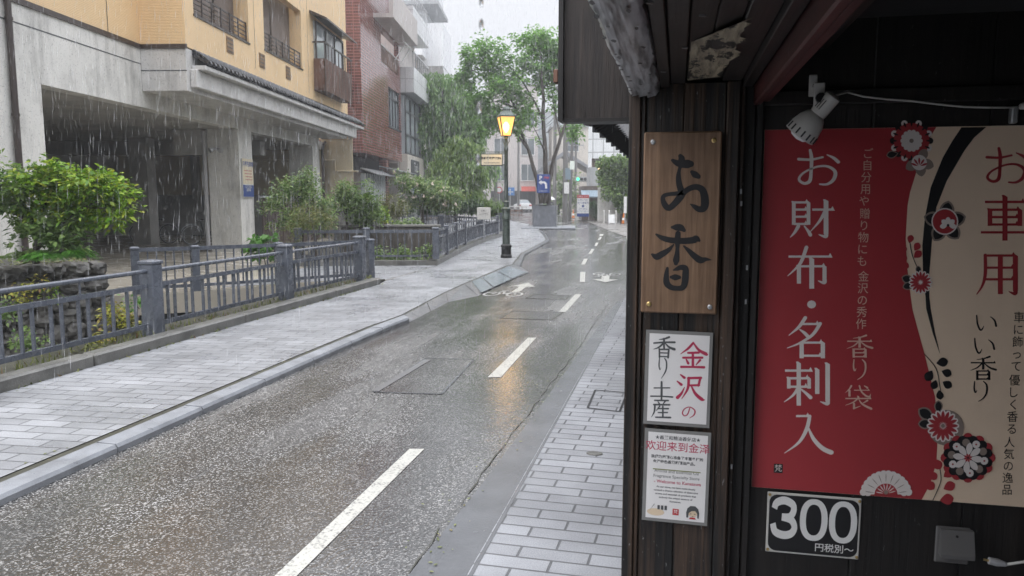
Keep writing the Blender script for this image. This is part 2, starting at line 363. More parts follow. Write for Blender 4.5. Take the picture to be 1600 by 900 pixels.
M['ridge'] = mat('grey_roof', (.22, .23, .25), .35, .2, 2)
def emit(name, c, s):
    m, t, b = nodes(name); b.inputs['Base Color'].default_value = (*c, 1); b.inputs['Emission Color'].default_value = (*c, 1); b.inputs['Emission Strength'].default_value = s
    return m
M['lamp_glass'] = emit('lit_lantern_glass', (1, .50, .13), .9); _g = M['lamp_glass'].node_tree; _tr = _g.nodes.new('ShaderNodeBsdfTransparent'); _mx = _g.nodes.new('ShaderNodeMixShader'); _mx.inputs[0].default_value = .45
_g.links.new(_g.nodes['Principled BSDF'].outputs[0], _mx.inputs[1]); _g.links.new(_tr.outputs[0], _mx.inputs[2]); _g.links.new(_mx.outputs[0], _g.nodes['Material Output'].inputs[0])
M['bulb'] = emit('lit_bulb', (1, .82, .5), 3)
M['green_lit'] = emit('green_signal', (.05, .9, .35), 2.0); M['warm_lit'] = emit('warm_interior_light', (1, .6, .28), 1.2)
M['shop_lit'] = emit('lit_sign_panel', (.6, .65, .6), .15)
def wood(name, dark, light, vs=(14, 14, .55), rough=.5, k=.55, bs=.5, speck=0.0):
    m, t, b = nodes(name); v = coord(t, vs); n = noise(t, v, 2.0, 9, .68); v2 = coord(t); n2 = noise(t, v2, 2.5, 4)
    f = ramp(t, n, [(k-.18, 0), (k+.18, 1)]); g = ramp(t, n2, [(.3, .55), (.7, 1.15)])
    c = mixc(t, 1.0, mixc(t, f, dark, light), g, 'MULTIPLY')
    if name.startswith('peel'): c = mixc(t, ramp(t, noise(t, coord(t, (1, .35, 1)), 16, 5, .7), [(.54, 0), (.57, 1)]), c, (.018, .016, .015))
    if speck:
        sn = ramp(t, noise(t, coord(t, (3, 3, 1)), 45, 2), [(.70, 0), (.74, 1)]); c = mixc(t, sn, c, (speck,)*3)
    t.links.new(c, b.inputs['Base Color']); b.inputs['Roughness'].default_value = rough; bump(t, b, n, bs, .006); return m
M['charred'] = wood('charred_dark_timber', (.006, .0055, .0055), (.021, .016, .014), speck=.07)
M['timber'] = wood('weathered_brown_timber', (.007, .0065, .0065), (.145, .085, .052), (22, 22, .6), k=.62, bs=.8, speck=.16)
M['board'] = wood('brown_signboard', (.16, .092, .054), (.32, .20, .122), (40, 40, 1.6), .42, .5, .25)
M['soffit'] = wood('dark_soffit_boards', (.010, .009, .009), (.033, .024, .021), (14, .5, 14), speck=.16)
M['red_timber'] = wood('dark_red_timber', (.035, .010, .010), (.13, .035, .032), (14, .6, 14), speck=.2)
M['grain_panel'] = wood('raised_grain_cedar', (.010, .008, .008), (.050, .038, .032), (24, 24, 1.6), .42, .5, 1.0)
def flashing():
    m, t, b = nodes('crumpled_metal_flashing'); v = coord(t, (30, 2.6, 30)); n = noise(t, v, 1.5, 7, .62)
    c = ramp(t, n, [(.30, (.04, .04, .042)), (.40, (.22, .225, .235)), (.52, (.50, .505, .52)), (.66, (.66, .67, .69)), (.72, (.36, .365, .38)), (.8, (.74, .75, .77))]); t.links.new(c, b.inputs['Base Color'])  # light and shade of the creases painted in as bright and dark bands
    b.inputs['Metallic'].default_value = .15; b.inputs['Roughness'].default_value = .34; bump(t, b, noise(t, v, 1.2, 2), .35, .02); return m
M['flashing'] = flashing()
M['peel'] = wood('peeling_cream_paint', (.045, .037, .03), (.46, .40, .29), (34, 3.0, 34), .6, .40, .9)
def leaf(name, dark, light, tr=.25, hue2=None):
    m, t, b = nodes(name); g = t.nodes.new('ShaderNodeNewGeometry')
    st = [(0, dark), (.75, light), (1, hue2 or light)]
    c = ramp(t, g.outputs['Random Per Island'], st); t.links.new(c, b.inputs['Base Color']); b.inputs['Roughness'].default_value = .38
    tl = t.nodes.new('ShaderNodeBsdfTranslucent'); t.links.new(c, tl.inputs['Color']); mxs = t.nodes.new('ShaderNodeMixShader'); mxs.inputs[0].default_value = tr
    o = t.nodes['Material Output']; t.links.new(b.outputs[0], mxs.inputs[1]); t.links.new(tl.outputs[0], mxs.inputs[2]); t.links.new(mxs.outputs[0], o.inputs[0]); return m
M['leaf_bright'] = leaf('glossy_yellow_green_leaves', (.09, .22, .022), (.30, .46, .045), .35, (.50, .52, .07))
M['leaf_dark'] = leaf('dark_leaves', (.015, .045, .014), (.05, .11, .03), .2)
M['leaf_mid'] = leaf('mid_green_leaves', (.08, .16, .045), (.25, .36, .11), .4)
M['leaf_tree'] = leaf('street_tree_leaves', (.08, .20, .035), (.24, .44, .10), .45)
M['leaf_willow'] = leaf('willow_leaves', (.09, .19, .06), (.26, .40, .15), .4)
M['leaf_olive'] = leaf('olive_leaves', (.09, .11, .03), (.22, .24, .07), .3, (.26, .24, .08))
M['leaf_pale'] = leaf('pale_green_leaves', (.09, .18, .05), (.26, .38, .12), .3, (.48, .50, .26))
M['fern'] = leaf('fern_fronds', (.05, .16, .02), (.13, .32, .05), .3)
M['blossom'] = flat('pale_blossom', (.70, .58, .50), .6)
M['yellow_leaf'] = leaf('yellowing_leaves', (.16, .20, .03), (.48, .46, .07), .3, (.25, .10, .05))
M['moss'] = leaf('moss_and_litter', (.10, .13, .04), (.22, .24, .08), .1, (.22, .12, .07))
# ================================================================ the setting
RZ = -0.06                                     # carriageway level; the footways are at 0
def sheet(name, pts, z, m):
    return structure(MB().add([(p[0], p[1], z) for p in pts], [tuple(range(len(pts)))]).build(name, m))
def offset(pl, d):
    o = []
    for i, p in enumerate(pl):
        a = Vector(pl[max(i-1, 0)]); b = Vector(pl[min(i+1, len(pl)-1)]); t = (b-a).normalized(); n = Vector((-t.y, t.x))
        q = Vector(p)+n*d; o.append((q.x, q.y))
    return o
def lerp_pl(pl, step):
    o = [pl[0]]
    for a, b in zip(pl, pl[1:]):
        n = max(1, int((Vector(b)-Vector(a)).length/step))
        o += [tuple(Vector(a).lerp(Vector(b), k/n)) for k in range(1, n+1)]
    return o
sheet('ground', [(-400, -200), (400, -200), (400, 600), (-400, 600)], -1.4, M['soil'])
def gr(x, y): return G(x, y, RZ)
KO = [(-3.56, -8), (-3.56, 3.3), (-3.56, 8.9), gr(640, 503), gr(700, 472), gr(747, 462.5), gr(762, 454), gr(826, 426), gr(812, 419), gr(820, 400), gr(859, 378), gr(853, 368), gr(845, 361)]
KI = [(-3.72, -8), (-3.72, 3.3), (-3.71, 8.9), gr(631, 499.5), gr(697, 463), gr(726, 449), gr(740, 443), gr(794, 419), gr(803, 417), gr(815, 400), gr(855, 377.6), gr(849.5, 368.2), gr(842, 361.5)]
ROAD_R = [(-.87, -8), (-.87, 3.2), (-.84, 12.4), (-.85, 18), (-1.25, 20.5), (-2.1, 33.5), (-3.2, 38.6), (-6.3, 55), (-11, 72), (-17, 100), (-22, 130)]
FAR_L = [(-8.3, 42), (-9.0, 47), (-14, 60), (-22, 82), (-36, 130)]
sheet('road', [(x, y) for x, y in KO]+[(-7.2, 41.0)]+FAR_L+ROAD_R[::-1], RZ, M['asphalt'])
gut_in = [(-1.02, -8), (-1.03, 3.2), (-1.01, 6.0), (-1.0, 9.0), (-.93, 12.4)]
gut_out = [(-.87, -8), (-.87, 3.2), (-.86, 6.0), (-.85, 9), (-.84, 12.4)]
sheet('gutter', [(-1.14, -8), (-1.13, 3.0), (-1.08, 4.2), (-1.04, 6.0), (-.99, 9.0), (-.93, 12.4)]+gut_out[::-1], RZ+.004, M['gutter'])
# kerb of separate granite stones
kb = MB()
for i in range(3):
    a0, a1 = Vector(KO[i]), Vector(KO[i+1]); b0, b1 = Vector(KI[i]), Vector(KI[i+1]); n = max(1, round((a1-a0).length/.98))
    for k in range(n):
        g = .006/max((a1-a0).length, .1)
        t0, t1 = k/n+g, (k+1)/n-g; h = -.004+.006*random.Random(i*31+k).random()
        o0, o1, i1, i0 = a0.lerp(a1, t0), a0.lerp(a1, t1), b0.lerp(b1, t1), b0.lerp(b1, t0)
        c = .02
        kb.add([(*o0, RZ-.05), (*o1, RZ-.05), (*o1, h-.022), (*o0, h-.022), (*(o0.lerp(i0, .1)), h), (*(o1.lerp(i1, .1)), h), (*i1, h+.004), (*i0, h+.004), (*i1, RZ-.05), (*i0, RZ-.05)],
               [(0, 1, 2, 3), (3, 2, 5, 4), (4, 5, 6, 7), (0, 3, 4, 7, 9), (1, 8, 6, 5, 2), (7, 6, 8, 9)])
kb2 = MB()
for i in range(3, len(KO)-1):
    a0, a1, b0, b1 = KO[i], KO[i+1], KI[i], KI[i+1]; ho = [-.03, -.045, -.045, -.045, -.045, -.03, 0, 0, 0, 0, 0, 0][i-2]; h1 = [-.03, -.045, -.045, -.045, -.045, -.03, 0, 0, 0, 0, 0, 0][min(i-1, 11)]
    n_ = max(1, round((Vector(a1)-Vector(a0)).length/.95)); A0, A1, B0, B1 = Vector(a0), Vector(a1), Vector(b0), Vector(b1)
    for k in range(n_):
        g = .008/max((A1-A0).length, .1); t0, t1 = k/n_+g, (k+1)/n_-g; q0, q1 = ho+(h1-ho)*t0, ho+(h1-ho)*t1; dz = random.Random(i*7+k).uniform(-.004, .004)
        kb2.add([(*A0.lerp(A1, t0), RZ-.05), (*A0.lerp(A1, t1), RZ-.05), (*A0.lerp(A1, t1), q1-.015), (*A0.lerp(A1, t0), q0-.015), (*A0.lerp(A1, t1).lerp(B0.lerp(B1, t1), .14), q1+dz), (*A0.lerp(A1, t0).lerp(B0.lerp(B1, t0), .14), q0+dz), (*B0.lerp(B1, t1), .003+dz), (*B0.lerp(B1, t0), .003+dz)], [(0, 1, 2, 3), (3, 2, 4, 5), (5, 4, 6, 7)])
structure(kb.build('kerb', M['kerb'])); structure(kb2.build('kerb', M['kerb_far']))
SI = [(-3.79, -8), (-3.79, 3.3), (-3.78, 8.9)]+[(x-.05, y) for x, y in KI[3:]]
sheet('kerb_bedding', KI+SI[::-1], -.006, M['strip'])
COP = [(-5.42, -8), (-5.44, 5.2), (-5.46, 13.5), (-5.58, 14.2)]
F2 = [(-5.62, 17.55), (-5.98, 20.0), (-6.25, 21.9), (-6.55, 23.9), (-7.0, 28.0), (-7.25, 31.5), (-7.6, 34)]
sheet('left_pavement', SI+[(-7.2, 40.9)]+FAR_L[:3]+[(-24, 60), (-14, 38)]+F2[::-1]+COP[::-1], 0, M['paver_left'])
sheet('far_left_pavement', FAR_L[2:]+[(-60, 130), (-60, 60)], -.03, M['paver_far'])
sheet('right_pavement', [(-.87, -8), (-.87, 3.2), (-.84, 12.4), (-.85, 18), (-1.25, 20.5), (-2.1, 33.5), (6, 33.5), (6, -8)], RZ+.012, M['paver_right'])
sheet('far_right_pavement', [(-2.1, 33.5), (-3.2, 38.6), (-6.3, 55), (-11, 72), (-17, 100), (-22, 130), (40, 130), (40, 33.5)], RZ+.01, M['paver_far'])
# drop-kerb plates of the crossing
pl = MB()
for t0, t1 in ((.02, .22), (.24, .60), (.62, .97)):
    a, b = Vector(gr(750, 460)), Vector(gr(824, 426)); c, d = Vector(gr(736, 445.5)), Vector(gr(797, 419.5))
    q = [a.lerp(b, t0), a.lerp(b, t1), c.lerp(d, t1), c.lerp(d, t0)]
    n = len(pl.v); pl.add([(*p, -.038 if k < 2 else .008) for k, p in enumerate(q)], [(0, 1, 2, 3)])
structure(pl.build('drop_kerb_plates', flat('grey_ramp_plate', (.20, .235, .26), .25, .2)))
# canal walls and bridge deck, garage forecourt
DECK = [(-8.95, 11.05), (-8.2, 11.65), (-6.05, 14.35), (-5.58, 14.2), (-5.6, 17.55), (-5.9, 18.0), (-8.95, 16.95), (-12.5, 24), (-16, 40), (-40, 40), (-40, 8), (-11.5, 8.0)]
structure(MB().prism(DECK, -.35, 0).build('garage_forecourt', M['garage_floor']))
sheet('bridge_deck', [(-6.1, 14.42), (-5.60, 14.25), (-5.62, 17.54), (-8.5, 16.95), (-8.05, 12.4)], .004, M['paver_left'])
cw = MB()
cw.box(-6.30, -5.62, -8, 14.2, -1.4, .02); cw.box(-7.3, -5.75, 17.7, 18.1, -1.4, 0)
structure(cw.build('canal_wall', M['strip']))
cp = MB()
ys = [-8, -4.4, -.8, 2.7, 6.25, 8.9, 11.6, 13.55]
for a, b in zip(ys, ys[1:]): cp.box(-5.62, -5.44, a+.008, b-.008, -.05, .115, .02)
cp.M = WORLD; structure(cp.build('coping', M['coping']))
cp = MB(); c2 = offset(F2, .22)
for i in range(len(F2)-1):
    a0, a1, b0, b1 = F2[i], F2[i+1], c2[i], c2[i+1]
    cp.add([(*a0, 0), (*a1, 0), (*a1, .12), (*a0, .12), (*b1, .12), (*b0, .12), (*b0, -.4), (*b1, -.4)], [(0, 1, 2, 3), (3, 2, 4, 5), (5, 4, 7, 6)])
f0 = Vector(F2[0]); f1 = Vector((-9.2, 16.55))
cp.add([(f0.x, f0.y, 0), (f1.x, f1.y, 0), (f1.x, f1.y, .12), (f0.x, f0.y, .12), (f0.x-.05, f0.y+.22, .12), (f1.x, f1.y+.22, .12), (f1.x, f1.y+.22, -.4), (f0.x-.05, f0.y+.22, -.4)], [(0, 1, 2, 3), (3, 2, 5, 4), (4, 5, 6, 7)])
structure(cp.build('garden_coping', M['coping']))
sheet('garden_soil', [(-5.85, 17.9), (-6.2, 20.5), (-6.8, 24), (-7.3, 30), (-7.9, 34), (-14.5, 36), (-12.0, 24), (-9.0, 17.0)], -.02, M['soil'])
# carriageway paint
def quadmark(mb, pts, z=RZ+.004): mb.add([(x, y, z) for x, y in pts], [tuple(range(len(pts)))])
dashes = [[(430, 900), (488, 900), (663, 702), (640, 702)], [(762, 590), (783, 590), (838, 528), (825, 528)], [(872, 488), (884, 488), (909, 460), (899, 460)],
          [(906, 441), (914, 441), (914.5, 425), (907, 425)], [(908, 413.5), (914, 413.5), (918.5, 404.5), (912.5, 404.5)], [(919, 397), (924, 397), (929, 389), (924.5, 389)],
          [(929, 384.5), (932.5, 384.5), (935, 379.2), (931, 379.2)], [(934, 375), (937.5, 375), (940.5, 370.3), (937, 370.3)], [(936.5, 368.6), (942, 368.6), (943.5, 365.6), (937, 365.6)]]
for d in dashes:
    mb = MB(); pts = [gr(*p) for p in d]
    if d[0][1] == 900:
        a, b = Vector(pts[0]), Vector(pts[3]); e = (a-b).normalized(); pts[0] = tuple(b+e*3.0); c = Vector(pts[2]); pts[1] = tuple(c+e*3.0)
    quadmark(mb, pts); o = mb.build('lane_marking', M['marking']); structure(o)
mb = MB()
for i in range(3):
    ln = [[(955, 361), (970, 363), (983, 369)], [(955, 362.3), (970, 364.4), (982, 370.2)]]
for (a, b) in (((953, 360.5), (970, 363.4)), ((970, 363.4), (981, 369)), ((981, 369), (984, 385)), ((984, 385), (984, 410))):
    A, B = Vector(gr(*a)), Vector(gr(*b)); n = (B-A).normalized(); n = Vector((-n.y, n.x))*.07
    quadmark(mb, [tuple(A-n), tuple(B-n), tuple(B+n), tuple(A+n)])
for (a, b) in (((893, 357.5), (912, 357.3)), ((880, 352.5), (900, 352.0)), ((872, 349), (889, 348.6))):
    A, B = Vector(gr(*a)), Vector(gr(*b)); n = (B-A).normalized(); n = Vector((-n.y, n.x))*.2
    quadmark(mb, [tuple(A-n), tuple(B-n), tuple(B+n), tuple(A+n)])
structure(mb.build('edge_line', M['marking']))
def arrow(mb, M4):
    pts = [(-.09, -.75), (.09, -.75), (.09, .1), (.30, .1), (0, .75), (-.30, .1), (-.09, .1)]
    b = len(mb.v); mb.add([M4@Vector((x, y, 0)) for x, y in pts], [tuple(range(7))])
def bike_mark(mb, M4):
    def P(x, y): return M4@Vector((x, y, 0))
    for cx in (-.33, .33):
        n = 18
        for k in range(n):
            a, b = 2*math.pi*k/n, 2*math.pi*(k+1)/n
            mb.add([P(cx+.24*math.cos(a), .36*math.sin(a)), P(cx+.24*math.cos(b), .36*math.sin(b)), P(cx+.17*math.cos(b), .27*math.sin(b)), P(cx+.17*math.cos(a), .27*math.sin(a))], [(0, 1, 2, 3)])
    for (x0, y0, x1, y1) in ((-.33, 0, -.12, .55), (-.12, .55, .22, .55), (.33, 0, .2, .75), (-.1, .5, .02, 0), (.02, 0, .22, .5), (.2, .75, .36, .78), (-.22, .68, -.02, .68)):
        a, b = Vector((x0, y0)), Vector((x1, y1)); n = (b-a).normalized(); n = Vector((-n.y, n.x))*.035
        mb.add([P(*(a-n)), P(*(b-n)), P(*(b+n)), P(*(a+n))], [(0, 1, 2, 3)])
mb = MB(); x, y = gr(816, 449); arrow(mb, Matrix.Translation((x, y, RZ+.005))@rotz(2)@Matrix.Diagonal((.75, 1.0, 1, 1))); structure(mb.build('road_arrow', M['marking']))
mb = MB(); x, y = gr(946, 436); arrow(mb, Matrix.Translation((x, y, RZ+.005))@rotz(185)@Matrix.Diagonal((.9, .9, 1, 1))); structure(mb.build('road_arrow', M['marking']))
mb = MB(); x, y = gr(786, 460); bike_mark(mb, Matrix.Translation((x, y, RZ+.0045))@Matrix.Diagonal((.62, .8, 1, 1))); structure(mb.build('cycle_symbol', M['worn']))
mb = MB(); x, y = gr(948, 428.5); bike_mark(mb, Matrix.Translation((x, y, RZ+.0045))@rotz(180)@Matrix.Diagonal((.55, .8, 1, 1))); structure(mb.build('cycle_symbol', M['worn']))
# patched asphalt with open joints, and the faint tyre-worn line
def frame_quad(mb, q, wd, z):
    q = [Vector(p) for p in q]
    for i in range(4):
        a, b = q[i], q[(i+1) % 4]; n = (b-a).normalized(); n = Vector((-n.y, n.x))*wd/2
        mb.add([(*(a-n), z), (*(b-n), z), (*(b+n), z), (*(a+n), z)], [(0, 1, 2, 3)])
for i, q in enumerate(([(585, 613), (690, 616), (740, 562), (665, 560)], [(782, 497), (862, 500), (880, 488), (800, 486)], [(822, 466), (884, 468), (892, 462), (834, 460)])):
    structure(MB().add([(*gr(*p), RZ+.0025) for p in q], [(0, 1, 2, 3)]).build('road_patch', M['patch']))
    mb = MB(); frame_quad(mb, [gr(*p) for p in q], .022 if i == 0 else .035, RZ+.0045); structure(mb.build('patch_joint', M['strip'] if i else M['gutter']))
mb = MB()
for (a, b, wd) in (((586, 612), (668, 563), .035),):
    A, B = Vector(gr(*a)), Vector(gr(*b)); n = (B-A).normalized(); n = Vector((-n.y, n.x))*wd
    quadmark(mb, [tuple(A-n), tuple(B-n), tuple(B+n), tuple(A+n)], RZ+.007)
structure(mb.build('worn_line', M['faint']))
# cracked seam beside the gutter
rnd = random.Random(5); mb = MB(); pts = []
for k in range(60):
    y = 2.6+k*.16; x0 = -1.04 if y < 6 else -.99
    pts.append((-1.14+.10*min(1, (y-2.6)/6)+rnd.uniform(-.012, .012)-.01, y))
for a, b in zip(pts, pts[1:]):
    w_ = rnd.uniform(.001, .0045); mb.add([(a[0]-w_, a[1], RZ+.0065), (a[0]+w_, a[1], RZ+.0065), (b[0]+w_, b[1], RZ+.0065), (b[0]-w_, b[1], RZ+.0065)], [(0, 1, 2, 3)])
structure(mb.build('gutter_crack', M['strip']))
mb = MB(); q = [WP(0, 0, 1)]; 
mb.add([(-.885, -8, RZ+.0135), (-.86, -8, RZ+.0135), (-.83, 12.4, RZ+.0135), (-.845, 12.4, RZ+.0135)], [(0, 1, 2, 3)]); structure(mb.build('pavement_edge_joint', M['gutter']))
# cover plates let into the right pavement
for q in ([(918, 640), (968, 646), (980, 616), (930, 612)], ):
    mb = MB(); frame_quad(mb, [G(*p, RZ) for p in q], .016, RZ+.0165); structure(mb.build('cover_plate_joint', M['ink']))
mb = MB(); x, y = G(929, 712, RZ); mb.lathe([(.055, 0), (.05, .006)], 12); mb.xf(place((x, y, RZ+.014))@Matrix.Diagonal((1, .7, 1, 1))); structure(mb.build('valve_cover', M['coping']))
# fallen leaves on the wet ground: one litter
mb = MB(); rnd = random.Random(3)
for k in range(260):
    r_ = rnd.random()
    if r_ < .35: x, y, z = -1.0-abs(rnd.gauss(0, .12)), rnd.uniform(2.6, 10), RZ+.008
    elif r_ < .7: x, y, z = -5.40+abs(rnd.gauss(0, .09)), rnd.uniform(3, 13.5), .004
    else: x, y, z = -3.78+rnd.gauss(0, .05), rnd.uniform(3, 12), .004
    a = rnd.uniform(0, 6.3); l = rnd.uniform(.006, .016); c, s_ = math.cos(a)*l, math.sin(a)*l
    mb.add([(x-c, y-s_, z), (x+s_*.5, y-c*.5, z+.002), (x+c, y+s_, z), (x-s_*.5, y+c*.5, z+.001)], [(0, 1, 2, 3)])
tag(mb.build('leaf_litter', M['moss'], clean=False), 'tiny fallen leaves and bits scattered along the kerbs', 'leaf litter', kind='stuff')

# ================================================================ railings along the canal
def railing(name, label, posts, z0, ptop, rails, balus, round_top=True, post_w=.16, cap=True, step=.18, pair=True):
    """posts: world XY; rails: (z, width, height); balus: (z_low, z_high)"""
    a = posts[0]; t = thing(name, label, 'railing', Matrix.Translation((a[0], a[1], z0)), 'grey railings along the canal')
    for i, p in enumerate(posts):
        q = posts[min(i+1, len(posts)-1)] if i < len(posts)-1 else posts[i-1]
        ang = math.degrees(math.atan2(q[1]-p[1], q[0]-p[0]))
        mb = MB(place((p[0], p[1], z0), ang)); h = post_w/2
        mb.box(-h, h, -h, h, 0, ptop-.055, .008)
        if cap: mb.box(-h-.012, h+.012, -h-.012, h+.012, ptop-.05, ptop-.012, .008); mb.box(-h+.01, h-.01, -h+.01, h-.01, ptop-.057, ptop-.05); mb.lathe([(h*1.32, ptop-.012), (h*1.05, ptop)], 4, ph=.5)
        mb.build('post', M['fence'], t, smooth='auto')
    nb = 0
    for i in range(len(posts)-1):
        a, b = Vector((*posts[i], z0)), Vector((*posts[i+1], z0)); d = (b-a).normalized(); Lg = (b-a).length
        a2, b2 = a+d*(post_w/2-.006), b-d*(post_w/2-.006)
        for j, (z, wd, ht) in enumerate(rails):
            mb = MB(); e = Vector((0, 0, z))
            if j == 0 and round_top:
                mb.tube([a2+e, b2+e], .026, 12)
                k = max(2, int(Lg/.9))
                for q in range(1, k): p = a2.lerp(b2, q/k); mb.bar(p+Vector((0, 0, rails[1][0])), p+e, .016, .016)
            else: mb.bar(a2+e, b2+e, wd, ht)
            mb.build('top_rail' if j == 0 else ('bottom_rail' if j == len(rails)-1 else 'middle_rail'), M['fence'], t, smooth='auto')
        n = int(Lg/step); 
        for k in range(1, n):
            f = (k+(.13 if k % 2 else -.13)*(1 if pair else 0))/n; p = a2.lerp(b2, f)
            mb = MB(); mb.bar(p+Vector((0, 0, balus[0])), p+Vector((0, 0, balus[1])), .034, .02, up=(d.x, d.y, 0)); mb.build('baluster', M['fence'], t)
    return t
railing('canal_railing', 'long slate grey railing with round handrail, nearest the camera along the pavement edge', [(-5.97, 4.6), (-5.97, 7.8), (-5.98, 10.95), (-5.93, 13.72)], 0.01, .885,
        [(.755, .05, .05), (.585, .045, .05), (.125, .045, .05)], (.14, .57), post_w=.18)
railing('bridge_railing', 'low grey railing slanting back from the pavement to the rocky planter', [(-8.86, 11.2), (-8.16, 11.82), (-7.2, 12.95), (-6.02, 14.45)], 0.0, .80,
        [(.745, .06, .065), (.10, .05, .05)], (.12, .72), False, .13, True, .15, False)
railing('garden_railing', 'grey railing facing the camera across the front of the planted strip', [(-5.80, 18.05), (-7.4, 17.56), (-8.95, 17.05)], 0.10, .80,
        [(.70, .06, .075), (.10, .05, .05)], (.12, .68), False, .16, True, .17, False)
railing('garden_side_railing', 'grey railing of flat pales receding beside the street lamp', [(-6.0, 19.6), (-6.40, 21.85), (-6.70, 23.9), (-7.12, 28.0), (-7.38, 31.4)], 0.10, .80,
        [(.72, .05, .05), (.55, .045, .05), (.09, .045, .05)], (.10, .55), False, .12, True, .13, False)
railing('garden_return_railing', 'short grey railing joining the corner post to the receding railing', [(-5.80, 18.05+.02), (-6.0, 19.55)], 0.10, .79,
        [(.72, .05, .05), (.55, .045, .05), (.09, .045, .05)], (.10, .55), False, .10, False, .13, False)
p1, p2, p3 = G(606, 337, .88), G(688, 337, .88), G(750, 340, .88)
railing('rear_garden_railing', 'farther grey railing behind the lime green shrub', [p1, p2, p3], 0.0, .92, [(.86, .07, .07), (.12, .06, .05)], (.14, .83), False, .2, True, .22, False)
p4, p5 = G(662, 330.5, .9), G(785, 334, .9)
railing('farthest_railing', 'farthest grey railing in front of the bank of trees', [p4, p5], 0.0, .95, [(.88, .07, .07), (.5, .06, .05)], (.3, .83), False, .2, True, .4, False)
# ================================================================ the street front, left (u across, v along, metres; FAC frame)
def ftag(name, label, cat, u, v, z=0, group=None):
    p = FAC@Vector((u, v, z)); return thing(name, label, cat, place(p, FA), group)
def FM(): return MB(FAC)
UF, UL = -8.1, -9.15
PIPEV = 13.06
# ---- concrete apartment building over its open garage
b = ftag('apartment_building', 'ochre apartment building on raw concrete columns over a dark open garage', 'building', -12, 20)
V0, V1, VS = 5.0, 31.6, 17.47            # left end, right end, step in the front
m = FM()      # concrete frame: band beams, columns, jamb wall, overhang
m.wall('u', UL, -.35, V0, 31.2, 0, 4.95, holes=[(13.9, 22.9, -1, 3.66), (23.95, 30.3, -1, 3.66)])
m.box(UL-.9, UL-.352, 13.0, 13.88, 0, 3.9)                       # return of the jamb
m.box(UL-.95, UL-.351, 22.92, 23.93, 0, 3.9)                       # column shafts
m.box(UL-.95, UL-.351, 30.32, 31.18, 0, 3.9)
m.build('concrete_frame', M['concrete'], b)
m = FM(); m.box(UL+.003, UF, VS, 32.2, 4.02, 4.97, .01); m.box(UF+.002, UF+.16, VS+.15, 32.6, 4.12, 4.52, .015); m.box(UF+.002, UF+.34, VS+.25, 33.2, 4.52, 4.62, .01)
m.build('overhang', M['concrete2'], b)
m = FM()
for (a0, a1, z, u) in ((V0, VS, 4.62, UL), ): m.box(u-.01, u+.004, a0, a1, z-.012, z+.012)
m.box(UL+.003, UF+.004, VS-.004, VS+.001, 4.46, 4.485)
for v_ in (10.3, 12.05): m.box(UL-.01, UL+.003, v_-.006, v_+.006, 0 if v_ < 12 else 3.7, 4.6)
m.build('formwork_joint', M['grey_ink'], b)
m = FM(); m.wall('u', UL, -.2, V0, VS-.002, 5.0, 11.5); m.box(UL-.2, UF, VS, VS+.2, 5.0, 11.5)
W1, W2 = (17.95, 21.3), (22.46, 25.95)
m.wall('u', UF+.002, -.25, VS+.003, V1, 5.0, 11.5, holes=[(W1[0], W1[1], 5.82, 7.85), (W2[0], W2[1], 5.88, 7.75), (W1[0], W1[1], 8.9, 10.9), (W2[0], W2[1], 8.9, 10.9)])
m.wall('v', V1, .2, -14, UF, 4.0, 11.5)
for (w0, w1) in (W1, W2):                                     # reveals of the loggias
    m.box(UF-.95, UF-.252, w1, w1+.12, 5.8, 8.0); m.box(UF-.95, UF-.252, w0-.12, w0, 5.8, 8.0); m.box(UF-.95, UF-.252, w0, w1, 5.66, 5.78)
m.build('wall', M['yellow'], b)
m = FM()
m.box(UL+.002, UL+.035, V0, VS, 4.95, 5.05); m.box(UL+.036, UF+.04, VS-.035, VS-.002, 4.95, 5.05)
for v_ in (13.2, 16.2): m.box(UL+.001, UL+.006, v_-.01, v_+.01, 5.05, 11.5)
m.box(UF+.003, UF+.007, 21.7, 21.715, 5.2, 11.5); m.box(UF+.003, UF+.007, 26.6, 26.615, 5.2, 11.5)
m.build('trim', M['brown_metal'], b)
for i, (w0, w1) in enumerate((W1, W2)):
    z = 5.82 if i == 0 else 5.88; zt = 7.85 if i == 0 else 7.75
    w_ = FM(); w_.box(UF-.97, UF-.90, w0+.002, w1-.002, 5.8, 8.4); wn = w_.build('window', M['glass'], b)
    s_ = FM(); mid = w0+(w1-w0)*(.62 if i == 0 else .5)
    s_.box(UF-.46, UF-.43, w0+.03, mid-.01, 5.9, 8.0); s_.box(UF-.42, UF-.39, mid+.02, w1-.03, 5.95, 8.0); s_.build('blind', M['blind'], wn)
    r_ = FM()
    for k, zz in enumerate((.06, .17, .28, .39, .50)): r_.box(UF-.10, UF-.07, w0+.01, w1-.01, z+zz, z+zz+(.035 if k == 4 else .02))
    n = 6
    for k in range(n+1): vv = w0+.03+(w1-w0-.09)*k/n; r_.box(UF-.07, UF-.045, vv, vv+.03, z, z+.53)
    r_.box(UF-.04, UF+.03, w0-.02, w1+.02, z-.05, z); r_.build('railing', M['brown_metal'], b)
for (v_, z_) in ((19.75, 5.30), (22.0, 5.30), (24.25, 5.32)):
    m = FM(); m.box(UF+.002, UF+.02, v_, v_+.42, z_, z_+.40); vt = m.build('vent', M['vent_brown'], b)
    m = FM()
    for k in range(4): m.box(UF+.02, UF+.026, v_+.03, v_+.39, z_+.03+.1*k, z_+.055+.1*k)
    m.build('louvre', M['brown_metal'], vt)
